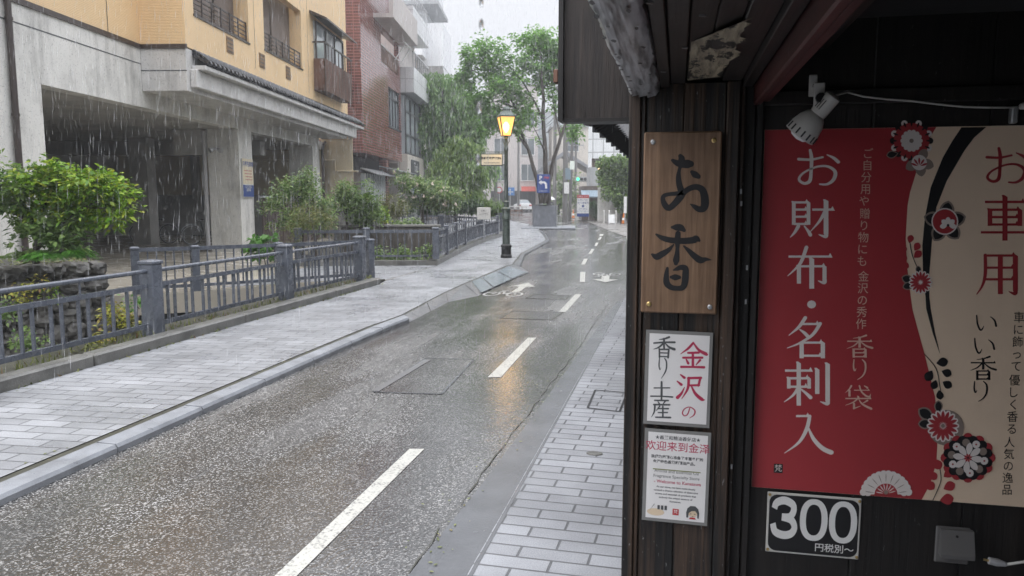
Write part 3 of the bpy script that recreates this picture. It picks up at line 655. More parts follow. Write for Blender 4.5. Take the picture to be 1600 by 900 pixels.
# balcony at the far end
bm_ = FM(); bm_.box(UF+.003, UF+.06, 27.3, 31.0, 6.15, 7.75); wn = bm_.build('window', M['glass_light'], b)
m = FM()
for v_ in (27.3, 28.5, 29.7, 30.93): m.box(UF+.05, UF+.10, v_, v_+.09, 6.15, 7.75)
m.box(UF+.05, UF+.1, 27.3, 31.0, 7.68, 7.76); m.build('frame', M['brown_metal'], wn)
m = FM(); m.box(UF+.06, UF+.075, 28.6, 29.65, 6.2, 7.65); m.build('curtain', M['grey_wall'], wn)
m = FM()
for k in range(24): v_ = 27.2+k*.152; m.box(UF+.40, UF+.43, v_, v_+.11, 5.35, 6.45)
m.box(UF+.02, UF+.40, 27.2, 27.23, 5.35, 6.45); m.box(UF+.02, UF+.40, 27.2, 30.85, 5.35, 5.45); m.build('balcony', M['brown_slat'], b)
m = FM(); m.bar((UF+.42, 27.15, 7.0), (UF+.42, 30.88, 7.0), .05, .05); m.bar((UF, 27.18, 7.0), (UF+.42, 27.18, 7.0), .05, .05)
for k in range(9): v_ = 27.17+k*.46; m.bar((UF+.42, v_, 5.3), (UF+.42, v_, 7.0), .03, .03)
m.build('balcony_rail', M['brown_metal'], b)
m = FM(); m.prism_y([(UF, 8.02), (UF+.6, 7.76), (UF+.6, 7.70), (UF, 7.92)], 26.9, 31.2); m.build('balcony_roof', M['brown_metal'], b)
# pent roof of black tiles along the front
m = FM(); n = 62
m.prism_y([(UF+.005, 4.97), (UF+.005, 4.86), (UF+.36, 4.64), (UF+.36, 4.70)], VS+.3, 33.25)
for k in range(n):
    v_ = VS+.36+k*(33.2-VS-.4)/n
    m.tube([(UF+.01, v_, 4.97), (UF+.2, v_, 4.87), (UF+.39, v_, 4.715)], .042, 7)
    m.lathe([(.055, -.03), (.055, .03)], 8); m.xf(Matrix.Translation((UF+.39, v_, 4.70))@Matrix.Rotation(R(70), 4, 'Y'), len(m.v)-16)
m.build('pent_roof', M['dark_tile'], b)
# inside of the garage
m = FM(); m.box(-22, UL-.36, 5, 33.0, 3.67, 4.0); m.box(-22.2, -22, 5, 33, 0, 3.7); m.box(-22, UL-.4, 5.0, 5.2, 0, 3.7); m.build('garage_ceiling', M['dim'], b)
for bx in ((UL-2.0, UL-.96, 22.95, 23.5, 2.9, 3.66), (-21.9, -12, 14, 14.5, 3.1, 3.66), (-21.9, -10.2, 27.5, 28, 3.15, 3.66), (-14.2, -13.6, 26.0, 26.6, 0, 3.66)):
    m = FM(); m.box(*bx); m.build('garage_beam', M['dim'], b)
m = FM(); m.box(-18.5, UL-.1, 33.02, 33.1, 1.75, 4.0); m.box(-9.6, UF-.15, 33.02, 33.1, 0, 4.6); m.build('end_sheeting', M['beige_sheet'], b)
m = FM(); m.box(-22, -9.6, 33.12, 33.3, 0, 3.67); m.build('end_wall', M['dim'], b)
m = FM(); m.tube([(-14.9, 32.98, 3.22), (-9.0, 32.98, 3.22), (-9.0, 32.98, 2.75), (-8.0, 32.98, 2.75)], .035, 6); m.build('conduit', M['beige_sheet'], b)
m = FM(); m.box(-15.2, -14.9, 32.7, 32.95, 1.0, 3.65); m.build('inner_post', M['dim'], b)
# pipes
m = FM(); m.tube([(UL+.07, PIPEV, 11), (UL+.07, PIPEV, .25)], .055, 10)
for z in (1.6, 3.0, 4.6): m.lathe([(.066, 0), (.066, .05)], 10, (UL+.07, PIPEV, z))
m.build('downpipe', M['brown_metal'], b)
m = FM(); m.tube([(-10.18, 22.86, 3.6), (-10.18, 22.84, .05)], .065, 10); m.lathe([(.075, 0), (.075, .06)], 10, (-10.18, 22.84, 1.75)); m.lathe([(.08, 0), (.08, .1)], 10, (-10.18, 22.86, 3.5)); m.build('drainpipe', M['pvc'], b)
m = FM(); m.tube([(UL+.1, 31.75, 3.9), (UL+.12, 31.35, 3.75), (UL+.1, 31.32, 3.5), (UL+.1, 31.32, 0)], .06, 8); m.build('downpipe', M['brown_metal'], b)
# notice on the column
def text_obj(body, h, extrude=0, align='CENTER', bold=0.0, space=1.0):
    c = bpy.data.curves.new('t', 'FONT'); c.body = body; c.size = h; c.align_x = align; c.align_y = 'CENTER'; c.offset = bold; c.space_character = space
    c.resolution_u = 3
    o = bpy.data.objects.new('t', c); col.objects.link(o); bpy.context.view_layer.update()
    me = bpy.data.meshes.new_from_object(o.evaluated_get(bpy.context.evaluated_depsgraph_get()))
    vs = [v.co.copy() for v in me.vertices]; fs = [tuple(p.vertices) for p in me.polygons]
    bpy.data.objects.remove(o); bpy.data.curves.remove(c); bpy.data.meshes.remove(me)
    return vs, fs
def put_text(mb, body, h, M4, **k):
    vs, fs = text_obj(body, h, **k); mb.add([M4@v for v in vs], fs)
def put_vtext(mb, body, h, M4, pitch=1.12, **k):
    y = 0
    for ch in body:
        if ch != ' ':
            vs, fs = text_obj(ch, h, **k)
            if vs:
                cx = (min(v.x for v in vs)+max(v.x for v in vs))/2
                mb.add([M4@Vector((v.x-(cx if ch not in '、。っ' else cx-.25*h), v.y+y, 0)) for v in vs], fs)
            y -= h*pitch
        else: y -= h*pitch*.62
def upright(p, ang=0): return place(p, ang)@Matrix.Rotation(R(90), 4, 'X')      # sign face: x right, y up, facing the viewer's side
# faces the street: normal +u ; sign axes run along -v? seen from the street side x runs towards +v
pc = FAC@Vector((UL+.03, 23.44, 2.25))
t = thing('parking_notice', 'cream and blue parking notice on the column between garage openings', 'notice', place(pc, FA+90))
mm = place(pc, FA+90)
m = MB(mm); m.box(-.42, .42, -.015, .015, -.62, .55, .006); m.build('board', M['white'], t)
m = MB(mm); m.box(-.42, .42, -.019, -.0155, -.22, .55); m.build('upper_panel', M['cream_sign'], t)
m = MB(mm); m.box(-.42, .42, -.019, -.0155, -.60, -.24); m.build('lower_panel', M['blue_sign'], t)
m = MB(mm); put_text(m, '月極駐車場', .17, Matrix.Translation((0, -.021, .38))@Matrix.Rotation(R(90), 4, 'X'), bold=.004); m.build('lettering', M['blue_sign'], t)
m = MB(mm)
for k in range(4): m.box(-.3+.04*k, .3, -.022, -.02, .18-.09*k, .2-.09*k)
m.build('small_print', M['red_sign'], t)
m = MB(mm); put_text(m, '立入り禁止\n駐車場', .11, Matrix.Translation((0, -.021, -.34))@Matrix.Rotation(R(90), 4, 'X')); m.build('lettering', M['white'], t)
# lamp on the column
pc = FAC@Vector((-9.75, 22.88, 3.05)); t = thing('security_lamp', 'small twin spotlight fixed to the concrete garage column', 'lamp', place(pc, FA))
m = MB(place(pc, FA)); m.lathe([(.05, 0), (.05, .02)], 12); m.xf(Matrix.Rotation(R(90), 4, 'X')); m.tube([(0, -.02, 0), (.0, -.12, .02)], .02, 8); m.build('bracket', M['steel'], t)
for s in (-1, 1):
    m = MB(place(pc, FA)); m.tube([(s*.02, -.1, .03), (s*.10, -.17, -.0), (s*.17, -.24, -.04)], [.03, .05, .085], 10); m.build('lamp_head', M['steel'], t, smooth='auto')
# ---- dark board fence beside the garage
t = ftag('board_fence', 'dark brown board fence standing right of the garage column', 'fence', -8.9, 25)
m = FM()
for k in range(17): v_ = 24.05+k*.36; m.box(-8.95+(k % 2)*.01, -8.90+(k % 2)*.01, v_, v_+.34, -.1, 1.62)
m.build('boarding', M['fence_board'], t); m = FM(); m.box(-8.99, -8.86, 24.0, 30.3, 1.62, 1.68); m.build('cap', M['grey_wall'], t)
t = ftag('garden_wall', 'low dark stone wall behind the shrubs below the beige sheeting', 'wall', -8.3, 34)
m = FM(); m.box(-8.5, -8.2, 30.6, 37.5, -.1, 1.1, .04); m.build('masonry', M['rock'], t); m = FM(); m.box(-8.55, -8.15, 30.5, 37.6, 1.1, 1.18, .02); m.build('capping', M['coping'], t)

p_ = S(622, 352, 21.5); Q = place((p_.x, p_.y, 0), YAW); t = thing('low_stone_wall', 'low dark stained wall behind the front garden railing', 'wall', Q)
m = MB(Q); m.box(-1.6, 1.15, 0, .25, -.1, .80, .02); m.build('masonry', M['rock_wall'], t); m = MB(Q); m.box(-1.63, 1.18, -.03, .28, .80, .87, .015); m.build('capping', M['coping'], t)
# ---- red tiled building
b = ftag('tiled_building', 'red glazed tile building with overhanging upper floors', 'building', -10, 39)
m = FM(); V2, V3 = 34.35, 43.7
m.wall('u', UF, -.25, V2, V3, 3.65, 14, holes=[(40.2, 43.35, 5.35, 7.35), (38.6, 43.2, 8.3, 9.9)])
m.wall('v', V2+.002, .25, -16, UF-.252, 3.65, 14); m.box(-16, UF, V2+.26, V3, 3.64, 3.65)
m.build('wall', M['red_tile'], b)
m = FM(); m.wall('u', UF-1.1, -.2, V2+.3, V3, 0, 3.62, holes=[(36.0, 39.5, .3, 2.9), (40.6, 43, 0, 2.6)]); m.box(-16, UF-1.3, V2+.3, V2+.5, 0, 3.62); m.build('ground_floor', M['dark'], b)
m = FM(); m.box(UF-.45, UF-.05, 39.7, 40.2, 0, 3.6); m.build('pillar', M['red_tile'], b)
m = FM(); m.box(UF-.35, UF-.15, 35.2, 39.6, .5, 2.75); gw = m.build('show_window', M['glass_light'], b)
m = FM()
for k in range(10): m.box(UF-.15, UF-.11, 35.2+k*.48, 35.25+k*.48, .5, 2.75)
m.build('frame', M['white'], gw)
m = FM(); m.prism_y([(UF-.3, 3.0), (UF+.45, 2.72), (UF+.45, 2.68), (UF-.3, 2.95)], 35.0, 39.9); m.prism_y([(UF-.3, 3.25), (UF+.7, 3.0), (UF+.7, 2.96), (UF-.3, 3.2)], 39.0, 44.4); m.build('awning', M['steel'], b)
m = FM(); m.box(UF-.18, UF-.14, 40.2, 43.35, 5.35, 7.35); wn = m.build('window', M['glass_light'], b)
m = FM()
for k in range(5): m.box(UF-.14, UF-.06, 40.2+k*.766, 40.28+k*.766, 5.35, 7.35)
for z in (5.35, 6.85, 7.28): m.box(UF-.139, UF-.065, 40.2, 43.35, z, z+.07)
m.box(UF-.05, UF+.06, 40.1, 43.45, 5.27, 5.35); m.build('frame', M['grey_ink'], wn)
m = FM(); m.box(UF-.9, UF-.85, 38.6, 43.2, 8.3, 9.9); m.build('loggia_wall', M['dim'], b)
m = FM(); m.box(UF-.05, UF-.01, 38.65, 43.15, 8.35, 9.1); m.build('loggia_panel', M['brown_slat'], b)
m = FM(); m.bar((UF-.02, 38.6, 9.15), (UF-.02, 43.2, 9.15), .06, .05); m.build('loggia_rail', M['white'], b)
m = FM(); m.box(UF-.3, UF+.95, 37.0, 43.9, 10.05, 10.25); m.box(UF+.75, UF+.95, 37, 43.9, 10.25, 11.4); m.build('upper_balcony', M['pinkgrey'], b)
m = FM(); m.tube([(UF+.0, 43.0, 9.9), (UF+.7, 43.0, 9.75), (UF+.1, 43.0, 8.9)], .03, 6); m.tube([(UF+.02, 41.6, 9.9), (UF+.7, 41.6, 9.75), (UF+.1, 41.6, 8.9)], .03, 6); m.tube([(UF+.7, 41.3, 9.75), (UF+.7, 43.3, 9.75)], .03, 6); m.build('laundry_bracket', M['white'], b)
m = FM(); m.box(UF-.95, UF-.35, V2-.55, V2, 6.3, 6.85, .02); m.build('ventilation_hood', M['red_tile'], b)

# ---- white balconied building next door
b = ftag('panelled_building', 'pale panelled building with glass railed balconies right of the red tiles', 'building', -9.5, 47)
m = FM(); m.box(-16, UF-.2, V3+.02, 49.8, 0, 13); m.build('wall', M['pinkgrey'], b)
m = FM(); m.box(UF-.2, UF+.75, V3+.05, 49.6, 7.5, 8.9); m.box(UF-.2, UF+.75, V3+.05, 49.6, 11.0, 12.2); m.build('balcony', M['white_panel'], b)
m = FM()
for z in (8.9, 12.2):
    m.bar((UF+.7, V3+.1, z+.85), (UF+.7, 49.55, z+.85), .06, .06); m.bar((UF+.7, 49.5, z+.85), (UF-.2, 49.5, z+.85), .06, .06)
    for k in range(8): v_ = V3+.12+k*.775; m.bar((UF+.7, v_, z), (UF+.7, v_, z+.85), .05, .05)
m.build('balcony_rail', M['steel'], b)
m = FM(); m.box(UF-.18, UF+.12, V3+.4, 49.2, 4.15, 7.4); wn = m.build('window', M['glass_light'], b)
m = FM()
for v_ in (44.1, 45.7, 47.3, 49.1): m.box(UF+.12, UF+.2, v_, v_+.12, 4.15, 7.4)
for z in (4.15, 5.2, 6.5, 7.3): m.box(UF+.12, UF+.19, V3+.4, 49.2, z, z+.1)
m.build('frame', M['grey_ink'], wn)
m = FM(); m.box(UF-.2, UF+.3, V3+.2, 49.8, 2.7, 4.1, .02); m.build('fascia', M['cream'], b)
m = FM(); m.box(UF+.3, UF+.36, 44.9, 47.6, 2.95, 3.85, .02); sg = m.build('shop_sign', M['grey_ink'], b)
mm = FAC@Matrix.Translation((UF+.375, 46.25, 3.4))@rotz(90)@Matrix.Rotation(R(90), 4, 'X')
m = MB(mm); put_text(m, 'Tati', .8, Matrix.Identity(4), bold=.01); m.build('lettering', M['white'], sg)
m = FM(); m.box(UF-.2, UF-.12, 44.5, 49.4, .2, 2.5); m.build('shopfront', M['glass'], b)
m = FM(); m.prism_y([(UF-.2, 2.75), (UF+.9, 2.5), (UF+.9, 2.45), (UF-.2, 2.65)], V3+.3, 49.9); m.build('awning', M['steel'], b)

# ---- small white house and old timber house
b = ftag('narrow_house', 'narrow cream house with a flat white parapet between panelled and timber buildings', 'house', -8.9, 52)
m = FM(); m.box(-15, UF-.3, 49.9, 54.6, 0, 7.6); m.build('wall', M['brown_wall'], b)
m = FM(); m.box(UF-.35, UF+.75, 49.9, 55.2, 7.5, 8.75); m.build('parapet', M['white_wall'], b)
m = FM(); m.box(UF-.29, UF-.1, 52.3, 54.5, 4.6, 7.3); m.build('upper_wall', M['cream'], b)
m = FM(); m.prism_y([(UF-.3, 7.5), (UF+.95, 7.15), (UF+.95, 7.08), (UF-.3, 7.4)], 49.9, 54.9); m.build('roof', M['dark_tile'], b)
m = FM(); m.tube([(UF+.1, 54.75, 7.3), (UF+.1, 54.75, .2)], .07, 8); m.box(UF-.1, UF+.15, 53.4, 54.2, 2.3, 4.3); m.build('downpipe', M['white'], b)
m = FM(); m.box(UF-.29, UF-.2, 50.4, 53.9, .3, 2.3); m.build('window', M['glass'], b)
b = ftag('timber_house', 'old dark timber house with a tiled roof edge half hidden by the weeping tree', 'house', -8.8, 58)
m = FM(); m.box(-15, UF-.3, 54.9, 63.5, 0, 7.2); m.build('wall', M['brown_wall'], b)
m = FM(); m.prism_y([(UF-2, 8.3), (UF+.6, 7.25), (UF+.6, 7.12), (UF-2, 8.1)], 54.8, 64.0); m.prism_y([(UF-.3, 4.3), (UF+1.0, 3.9), (UF+1.0, 3.8), (UF-.3, 4.15)], 54.8, 64.0); m.build('roof', M['dark_tile'], b)
for k in range(3):
    v_ = 56+k*2.5; m = FM(); m.box(UF-.29, UF-.2, v_, v_+1.8, 4.7, 6.7); wn = m.build('window', M['glass_light'], b)
    m = FM()
    for q in range(4): m.box(UF-.2, UF-.14, v_+q*.57, v_+q*.57+.09, 4.7, 6.7)
    m.build('frame', M['grey_ink'], wn)
m = FM(); m.box(UF+.2, UF+.75, 62.2, 63.4, 7.4, 7.9, .2); m.build('satellite_unit', M['white'], b)

# ---- tall white block with cantilevered balconies behind
c0 = S(660, 310, 68); t = thing('tall_white_block', 'tall white block with deep angular balconies rising behind the red building', 'building', place((c0.x, c0.y, 0), FA))
mm = place((c0.x, c0.y, 0), FA)
m = MB(mm); m.box(-6, -.3, 0, 14, 0, 13.4); m.build('wall', M['cream'], t)
m = MB(mm); m.box(-9, .2, 2, 14, 13.2, 34); m.build('upper_wall', M['grid_panel'], t)
m = MB(mm); m.box(-3, 1.9, .4, 6.2, 13.0, 16.6); m.box(-1.9, 0.4, -1.6, .4, 13.6, 16.6); m.build('balcony', M['white_wall'], t)
m = MB(mm); m.prism_y([(-3, 18.3), (1.6, 18.3), (1.6, 18.0), (-3, 18.0)], -.5, 6.6); m.build('canopy', M['grey_wall'], t)
m = MB(mm); m.prism_x([(.4, 13.0), (6.2, 13.0), (6.2, 9.8)], -2.2, 1.85); m.build('balcony_bracket', M['white_wall'], t)
m = MB(mm); m.box(-2.6, -.2, -.06, 0, 10.2, 12.6); wn = m.build('window', M['glass'], t)
m = MB(mm); m.box(-1.45, -1.3, -.1, -.05, 10.2, 12.6); m.box(-2.7, -.2, -.1, -.05, 12.6, 12.75); m.build('frame', M['white'], wn)
# ================================================================ far end of the street (baseline frame, facing the camera)
def at(px, dist, z=0): p = S(px, 310, dist); return Vector((p.x, p.y, z))
def far(name, label, cat, px, dist, z=0, a=0, group=None):
    p = at(px, dist, z); Mx = place(p, YAW+a); return thing(name, label, cat, Mx, group), Mx
def windows(t, Mx, xs, zs, w_, h_, y=-.02, gm='glass', fm='white'):
    for x in xs:
        for z in zs:
            m = MB(Mx); m.box(x, x+w_, y-.03, y, z, z+h_); wn = m.build('window', M[gm], t)
            m = MB(Mx); m.box(x-.06, x+w_+.06, y-.10, y-.03, z-.1, z); m.box(x+w_/2-.03, x+w_/2+.03, y-.07, y-.031, z, z+h_); m.box(x-.06, x, y-.07, y, z, z+h_+.06); m.box(x+w_, x+w_+.06, y-.07, y, z, z+h_+.06); m.build('frame', M[fm], wn)
t, Q = far('apartment_block', 'beige four storey apartment block behind the street lamp sign', 'building', 745, 118)
m = MB(Q); m.box(-3.2, 8.5, 0, 14, 0, 14.5); m.build('wall', M['cream'], t)
m = MB(Q); m.box(-3.4, 8.7, -.3, 14, 14.5, 14.9); m.build('roof', M['grey_wall'], t)
windows(t, Q, (-2.2, .6, 3.6, 6.2), (3.4, 6.6, 10.0), 1.5, 1.7, gm='glass')
m = MB(Q); m.box(-2.5, 8, -.9, -.02, 2.4, 2.65); m.build('awning', M['grey_wall'], t)
t, Q = far('corner_building', 'pinkish plastered corner building with tall windows above the parked car', 'building', 803, 104)
m = MB(Q); m.box(-3.6, 3.2, 0, 12, 0, 16.5); m.build('wall', M['pinkgrey'], t)
windows(t, Q, (-2.6, 1.0), (4.0, 7.4, 11.2), 1.7, 2.1, gm='glass')
m = MB(Q); m.box(-3.1, 2.9, -.06, -.01, .2, 2.6); m.build('shopfront', M['dark'], t)
m = MB(Q); m.prism_x([(-1.5, 2.6), (0, 3.2), (0, 3.1), (-1.5, 2.5)], 1.0, 2.9); m.build('awning', M['awning'], t)
m = MB(Q); m.box(-3.8, 3.4, -.2, 12, 16.5, 16.9); m.build('roof', M['grey_wall'], t)
t, Q = far('grey_building', 'pale blue grey modern building rising behind the street tree', 'building', 866, 126)
m = MB(Q); m.box(-6.2, 6.0, 0, 14, 0, 15.6); m.build('wall', M['grey_wall'], t)
m = MB(Q); m.box(-6.0, 5.8, -.06, -.01, 8, 14.8); m.build('glazing', M['glass_light'], t)
m = MB(Q)
for k in range(9): m.box(-6+k*1.47, -5.9+k*1.47, -.12, -.06, 8, 14.8)
for z in (9.8, 12.2): m.box(-6, 5.8, -.12, -.061, z, z+.1)
m.build('mullion', M['steel'], t)
t, Q = far('plastered_house', 'white plastered house showing between tree stems with a square window', 'house', 896, 106)
m = MB(Q); m.box(-3.0, 3.2, 0, 9, 0, 11.2); m.build('wall', M['cream'], t); windows(t, Q, (-1.0, ), (8.0, ), 1.6, 1.8)
m = MB(Q); m.box(-3.2, 3.4, -.3, 9.2, 11.2, 11.5); m.build('roof', M['grey_wall'], t)
t, Q = far('temple_roofed_house', 'low house with a wide grey gabled tile roof', 'house', 886, 97)
m = MB(Q); m.box(-2.6, 3.2, 0, 7, 0, 4.6); m.build('wall', M['cream'], t)
m = MB(Q); m.prism_y([(-4.0, 4.9), (-.5, 7.4), (-.2, 7.4), (3.7, 4.9), (3.5, 4.7), (-.35, 7.0), (-3.8, 4.7)], -.8, 7.5); m.build('roof', M['ridge'], t)
t, Q = far('grid_clad_building', 'white grid clad building with a brown glazed lower floor above the ivy', 'building', 958, 66, 0, -16)
m = MB(Q); m.box(-2.2, 9, 0, 12, 5.0, 14); m.build('wall', M['grid_panel'], t)
m = MB(Q); m.box(-1.9, 9, .3, 12, 0, 5.0); m.build('lower_wall', M['brown_wall'], t)
m = MB(Q); m.box(-1.6, 8.5, .26, .29, 2.3, 4.9); wn = m.build('shop_window', M['glass'], t)
m = MB(Q)
for x in (-1.3, -1.0, .9, 2.3): m.lathe([(.08, 0), (.14, .1), (.08, .2)], 10, (x, .2, 4.1+.3*math.sin(x*5)))
m.build('hanging_lamp', M['warm_lit'], t)
m = MB(Q); m.box(-2.2, -1.9, -.02, 12, 0, 5.0); m.build('corner_column', M['white_wall'], t)
# concrete wall with ivy
t, Q = far('retaining_wall', 'pale concrete wall running below the ivy mass at right', 'wall', 960, 53, 0, -10)
m = MB(Q); m.box(-1.15, 4.5, 0, .3, 0, 2.4, .02); m.build('wall_panel', M['concrete2'], t)
# shed with blue awning left of the wall
t, Q = far('timber_shed', 'dark brown timber shed with a pale blue awning beside concrete wall', 'shed', 933, 57)
m = MB(Q); m.box(-1.1, .35, 0, 3, 0, 2.5); m.build('wall', M['brown_wall'], t)
m = MB(Q); m.prism_x([(-.9, 1.75), (0, 2.2), (0, 2.12), (-.9, 1.67)], -1.2, .5); m.build('awning', M['shed_blue'], t)
m = MB(Q); m.box(-.5, .1, .5, 3, 2.5, 3.9); m.build('upper_panel', M['grey_wall'], t)
# ---- street lamp (lit)
lp = S(791, 401, 20.8); LX, LY = lp.x, lp.y
Q = place((LX, LY, 0), YAW); t = thing('street_lamp', 'tall dark green street lamp with a glowing four sided lantern', 'street lamp', Q)
m = MB(Q); m.lathe([(.155, 0), (.155, .07), (.135, .09), (.135, .28), (.15, .30), (.15, .34), (.115, .37)], 14); m.build('plinth', M['black'], t, smooth='auto')
m = MB(Q); m.lathe([(.105, .37), (.10, 1.02), (.122, 1.04), (.122, 1.12), (.108, 1.14), (.106, 1.26), (.122, 1.28), (.122, 1.33), (.078, 1.37), (.068, 1.46), (.082, 1.48), (.082, 1.51), (.058, 1.54), (.047, 2.85), (.058, 2.87), (.058, 2.93), (.047, 2.95), (.043, 3.18), (.068, 3.21), (.04, 3.25)], 14); m.build('pole', M['lamp_green'], t, smooth='auto')
m = MB(Q)
for k in range(4):
    a = R(45+90*k); m.tube([(.05*math.cos(a), .05*math.sin(a), 3.02), (.12*math.cos(a), .12*math.sin(a), 3.12), (.12*math.cos(a), .12*math.sin(a), 3.22)], .009, 6)
m.build('scroll', M['lamp_green'], t)
LQ = Q@Matrix.Translation((0, 0, 3.24))@rotz(12)
m = MB(LQ); m.lathe([(.17, 0), (.17, .02)], 4, ph=.5); hd = m.build('lantern', M['lamp_green'], t)
m = MB(LQ); m.lathe([(.150, .025), (.285, .50)], 4, ph=.5); m.build('glass', M['lamp_glass'], hd)
m = MB(LQ)
for k in range(4):
    a = R(45+90*k); m.bar((.155*math.cos(a), .155*math.sin(a), .02), (.292*math.cos(a), .292*math.sin(a), .51), .022, .022)
m.lathe([(.30, .50), (.31, .53), (.13, .66), (.12, .70), (.14, .71), (.10, .76), (.02, .79), (.02, .83), (.035, .85), (.0, .90)], 4, ph=.5); m.build('lantern_frame', M['lamp_green'], hd)
m = MB(LQ); m.lathe([(.02, .1), (.085, .2), (.085, .30), (.03, .38)], 12); m.build('bulb', M['bulb'], hd, smooth=True)
ll = bpy.data.lights.new('lantern_light', 'POINT'); ll.energy = 14; ll.color = (1, .62, .25); ll.shadow_soft_size = .3
lo = bpy.data.objects.new('lantern_light', ll); col.objects.link(lo); lo.parent = t; lo.location = (0, 0, 2.95)
# ---- signs at the lamp
Q = place((LX, LY, 2.46), YAW); t = thing('direction_sign', 'cream framed direction sign with an arrow hanging from the lamp post', 'sign', Q)
m = MB(Q); m.box(-.68, -.09, -.02, .02, 0, .335, .006); m.build('frame', M['lamp_green'], t)
m = MB(Q); m.box(-.655, -.115, -.026, -.021, .03, .305); m.build('face', M['cream_sign'], t)
m = MB(Q); put_text(m, '長町武家屋敷跡', .075, Matrix.Translation((-.42, -.0275, .20))@Matrix.Rotation(R(90), 4, 'X'), bold=.002)
put_text(m, 'Nagamachi Samurai House Ruins', .032, Matrix.Translation((-.385, -.0275, .085))@Matrix.Rotation(R(90), 4, 'X'), bold=.001)
m.bar((-.2, -.028, .20), (-.135, -.028, .20), .001, .014); m.add([(-.13, -.028, .20), (-.16, -.028, .24), (-.15, -.028, .20), (-.16, -.028, .16)], [(0, 1, 2, 3)]); m.build('lettering', M['ink'], t)
m = MB(Q); m.bar((-.68, 0, .37), (0, 0, .37), .02, .02); m.bar((-.60, 0, .33), (-.60, 0, .37), .015, .015); m.bar((-.2, 0, .33), (-.2, 0, .37), .015, .015); m.bar((-.1, 0, .04), (0, 0, .04), .02, .02); m.build('bracket', M['lamp_green'], t)
gp = S(756, 343, 27.0); Q = place((gp.x, gp.y, gp.z), YAW); t = thing('notice_board', 'small white notice fixed on top of the grey receding railing', 'notice', Q)
m = MB(Q); m.box(-.24, .24, -.02, .02, .0, .42, .01); m.build('panel', M['offwhite'], t)
m = MB(Q); put_text(m, 'お願い', .07, Matrix.Translation((0, -.022, .3))@Matrix.Rotation(R(90), 4, 'X')); put_text(m, 'ここに自転車を\n止めないで下さい', .045, Matrix.Translation((0, -.022, .19))@Matrix.Rotation(R(90), 4, 'X')); m.build('lettering', M['grey_ink'], t)
m = MB(Q); m.bar((0, .03, -.75), (0, .03, .1), .04, .03); m.build('post', M['steel'], t)
# ---- stone clad tree box
pc = at(851, 42.5); Q = place(pc, YAW-4); t = thing('tree_box', 'tall square grey planter box around the street tree base', 'planter', Q)
m = MB(Q); m.box(-.64, .64, -.5, .6, 0, 1.22, .03); m.build('box', M['box_grey'], t); m = MB(Q); m.box(-.6, .6, -.44, .54, 1.22, 1.26); m.build('soil', M['soil'], t)
m = MB(Q); m.box(.661, .70, -.4, .5, .0, 1.2); m.build('side_panel', M['steel'], t)
m = MB(Q); m.box(-1.2, 1.7, -1.5, 1.1, -.06, .07, .03); structure(m.build('island_kerb', M['kerb']))
tp = S(849, 287, 41.75); Q = place(tp, YAW); t = thing('parking_sign', 'blue parking sign with a white left turn arrow tied to the street tree', 'sign', Q)
m = MB(Q); m.box(-.34, .34, -.02, .02, -.50, .50, .01); m.build('panel', M['blue_sign'], t)
m = MB(Q); put_text(m, 'P', .30, Matrix.Translation((-.15, -.024, .30))@Matrix.Rotation(R(90), 4, 'X'), bold=.01)
ar = [(-.26, .07), (-.10, .20), (-.10, .125), (.08, .125), (.20, .0), (.20, -.26), (.09, -.26), (.09, -.05), (.03, .02), (-.10, .02), (-.10, -.06)]
m.add([(x, -.024, y) for x, y in ar], [tuple(range(len(ar)))]); put_text(m, 'ご利用下さい', .085, Matrix.Translation((0, -.024, -.40))@Matrix.Rotation(R(90), 4, 'X')); m.build('lettering', M['white'], t)
m = MB(Q); put_text(m, '満空', .14, Matrix.Translation((.16, -.024, .30))@Matrix.Rotation(R(90), 4, 'X'), bold=.006); m.build('lettering', M['red_sign'], t)
# ---- standing sign at the right
sg = at(911, 54.5); Q = place(sg, YAW); t = thing('standing_sign', 'white standing sign with red header and blue foot beside the utility pole', 'sign', Q)
m = MB(Q); m.box(-.42, .42, -.02, .02, .32, 1.85, .01); m.build('panel', M['white'], t)
m = MB(Q); m.box(-.42, .42, -.026, -.021, 1.62, 1.85); m.build('header', M['red_sign'], t); m = MB(Q); m.box(-.42, .42, -.026, -.021, .32, .55); m.build('footer', M['blue_sign'], t)
m = MB(Q); put_text(m, 'お気をつけて', .13, Matrix.Translation((0, -.028, 1.73))@Matrix.Rotation(R(90), 4, 'X')); m.build('lettering', M['white'], t)
m = MB(Q)
for z, h, s_ in ((1.48, .10, '駐車場のご案内'), (1.28, .16, '歩行者優先'), (.86, .11, 'この先 通行止'), (.7, .08, '路上駐車はご遠慮下さい')): put_text(m, s_, h, Matrix.Translation((0, -.028, z))@Matrix.Rotation(R(90), 4, 'X'))
m.lathe([(.09, 0), (.09, .004)], 14); m.xf(Matrix.Translation((0, -.026, 1.06))@Matrix.Rotation(R(90), 4, 'X'), len(m.v)-28); m.build('lettering', M['blue_sign'], t)
for s in (-1, 1):
    m = MB(Q); m.bar((s*.42, 0, 0), (s*.42, 0, 1.86), .035, .035); m.build('leg', M['steel'], t)
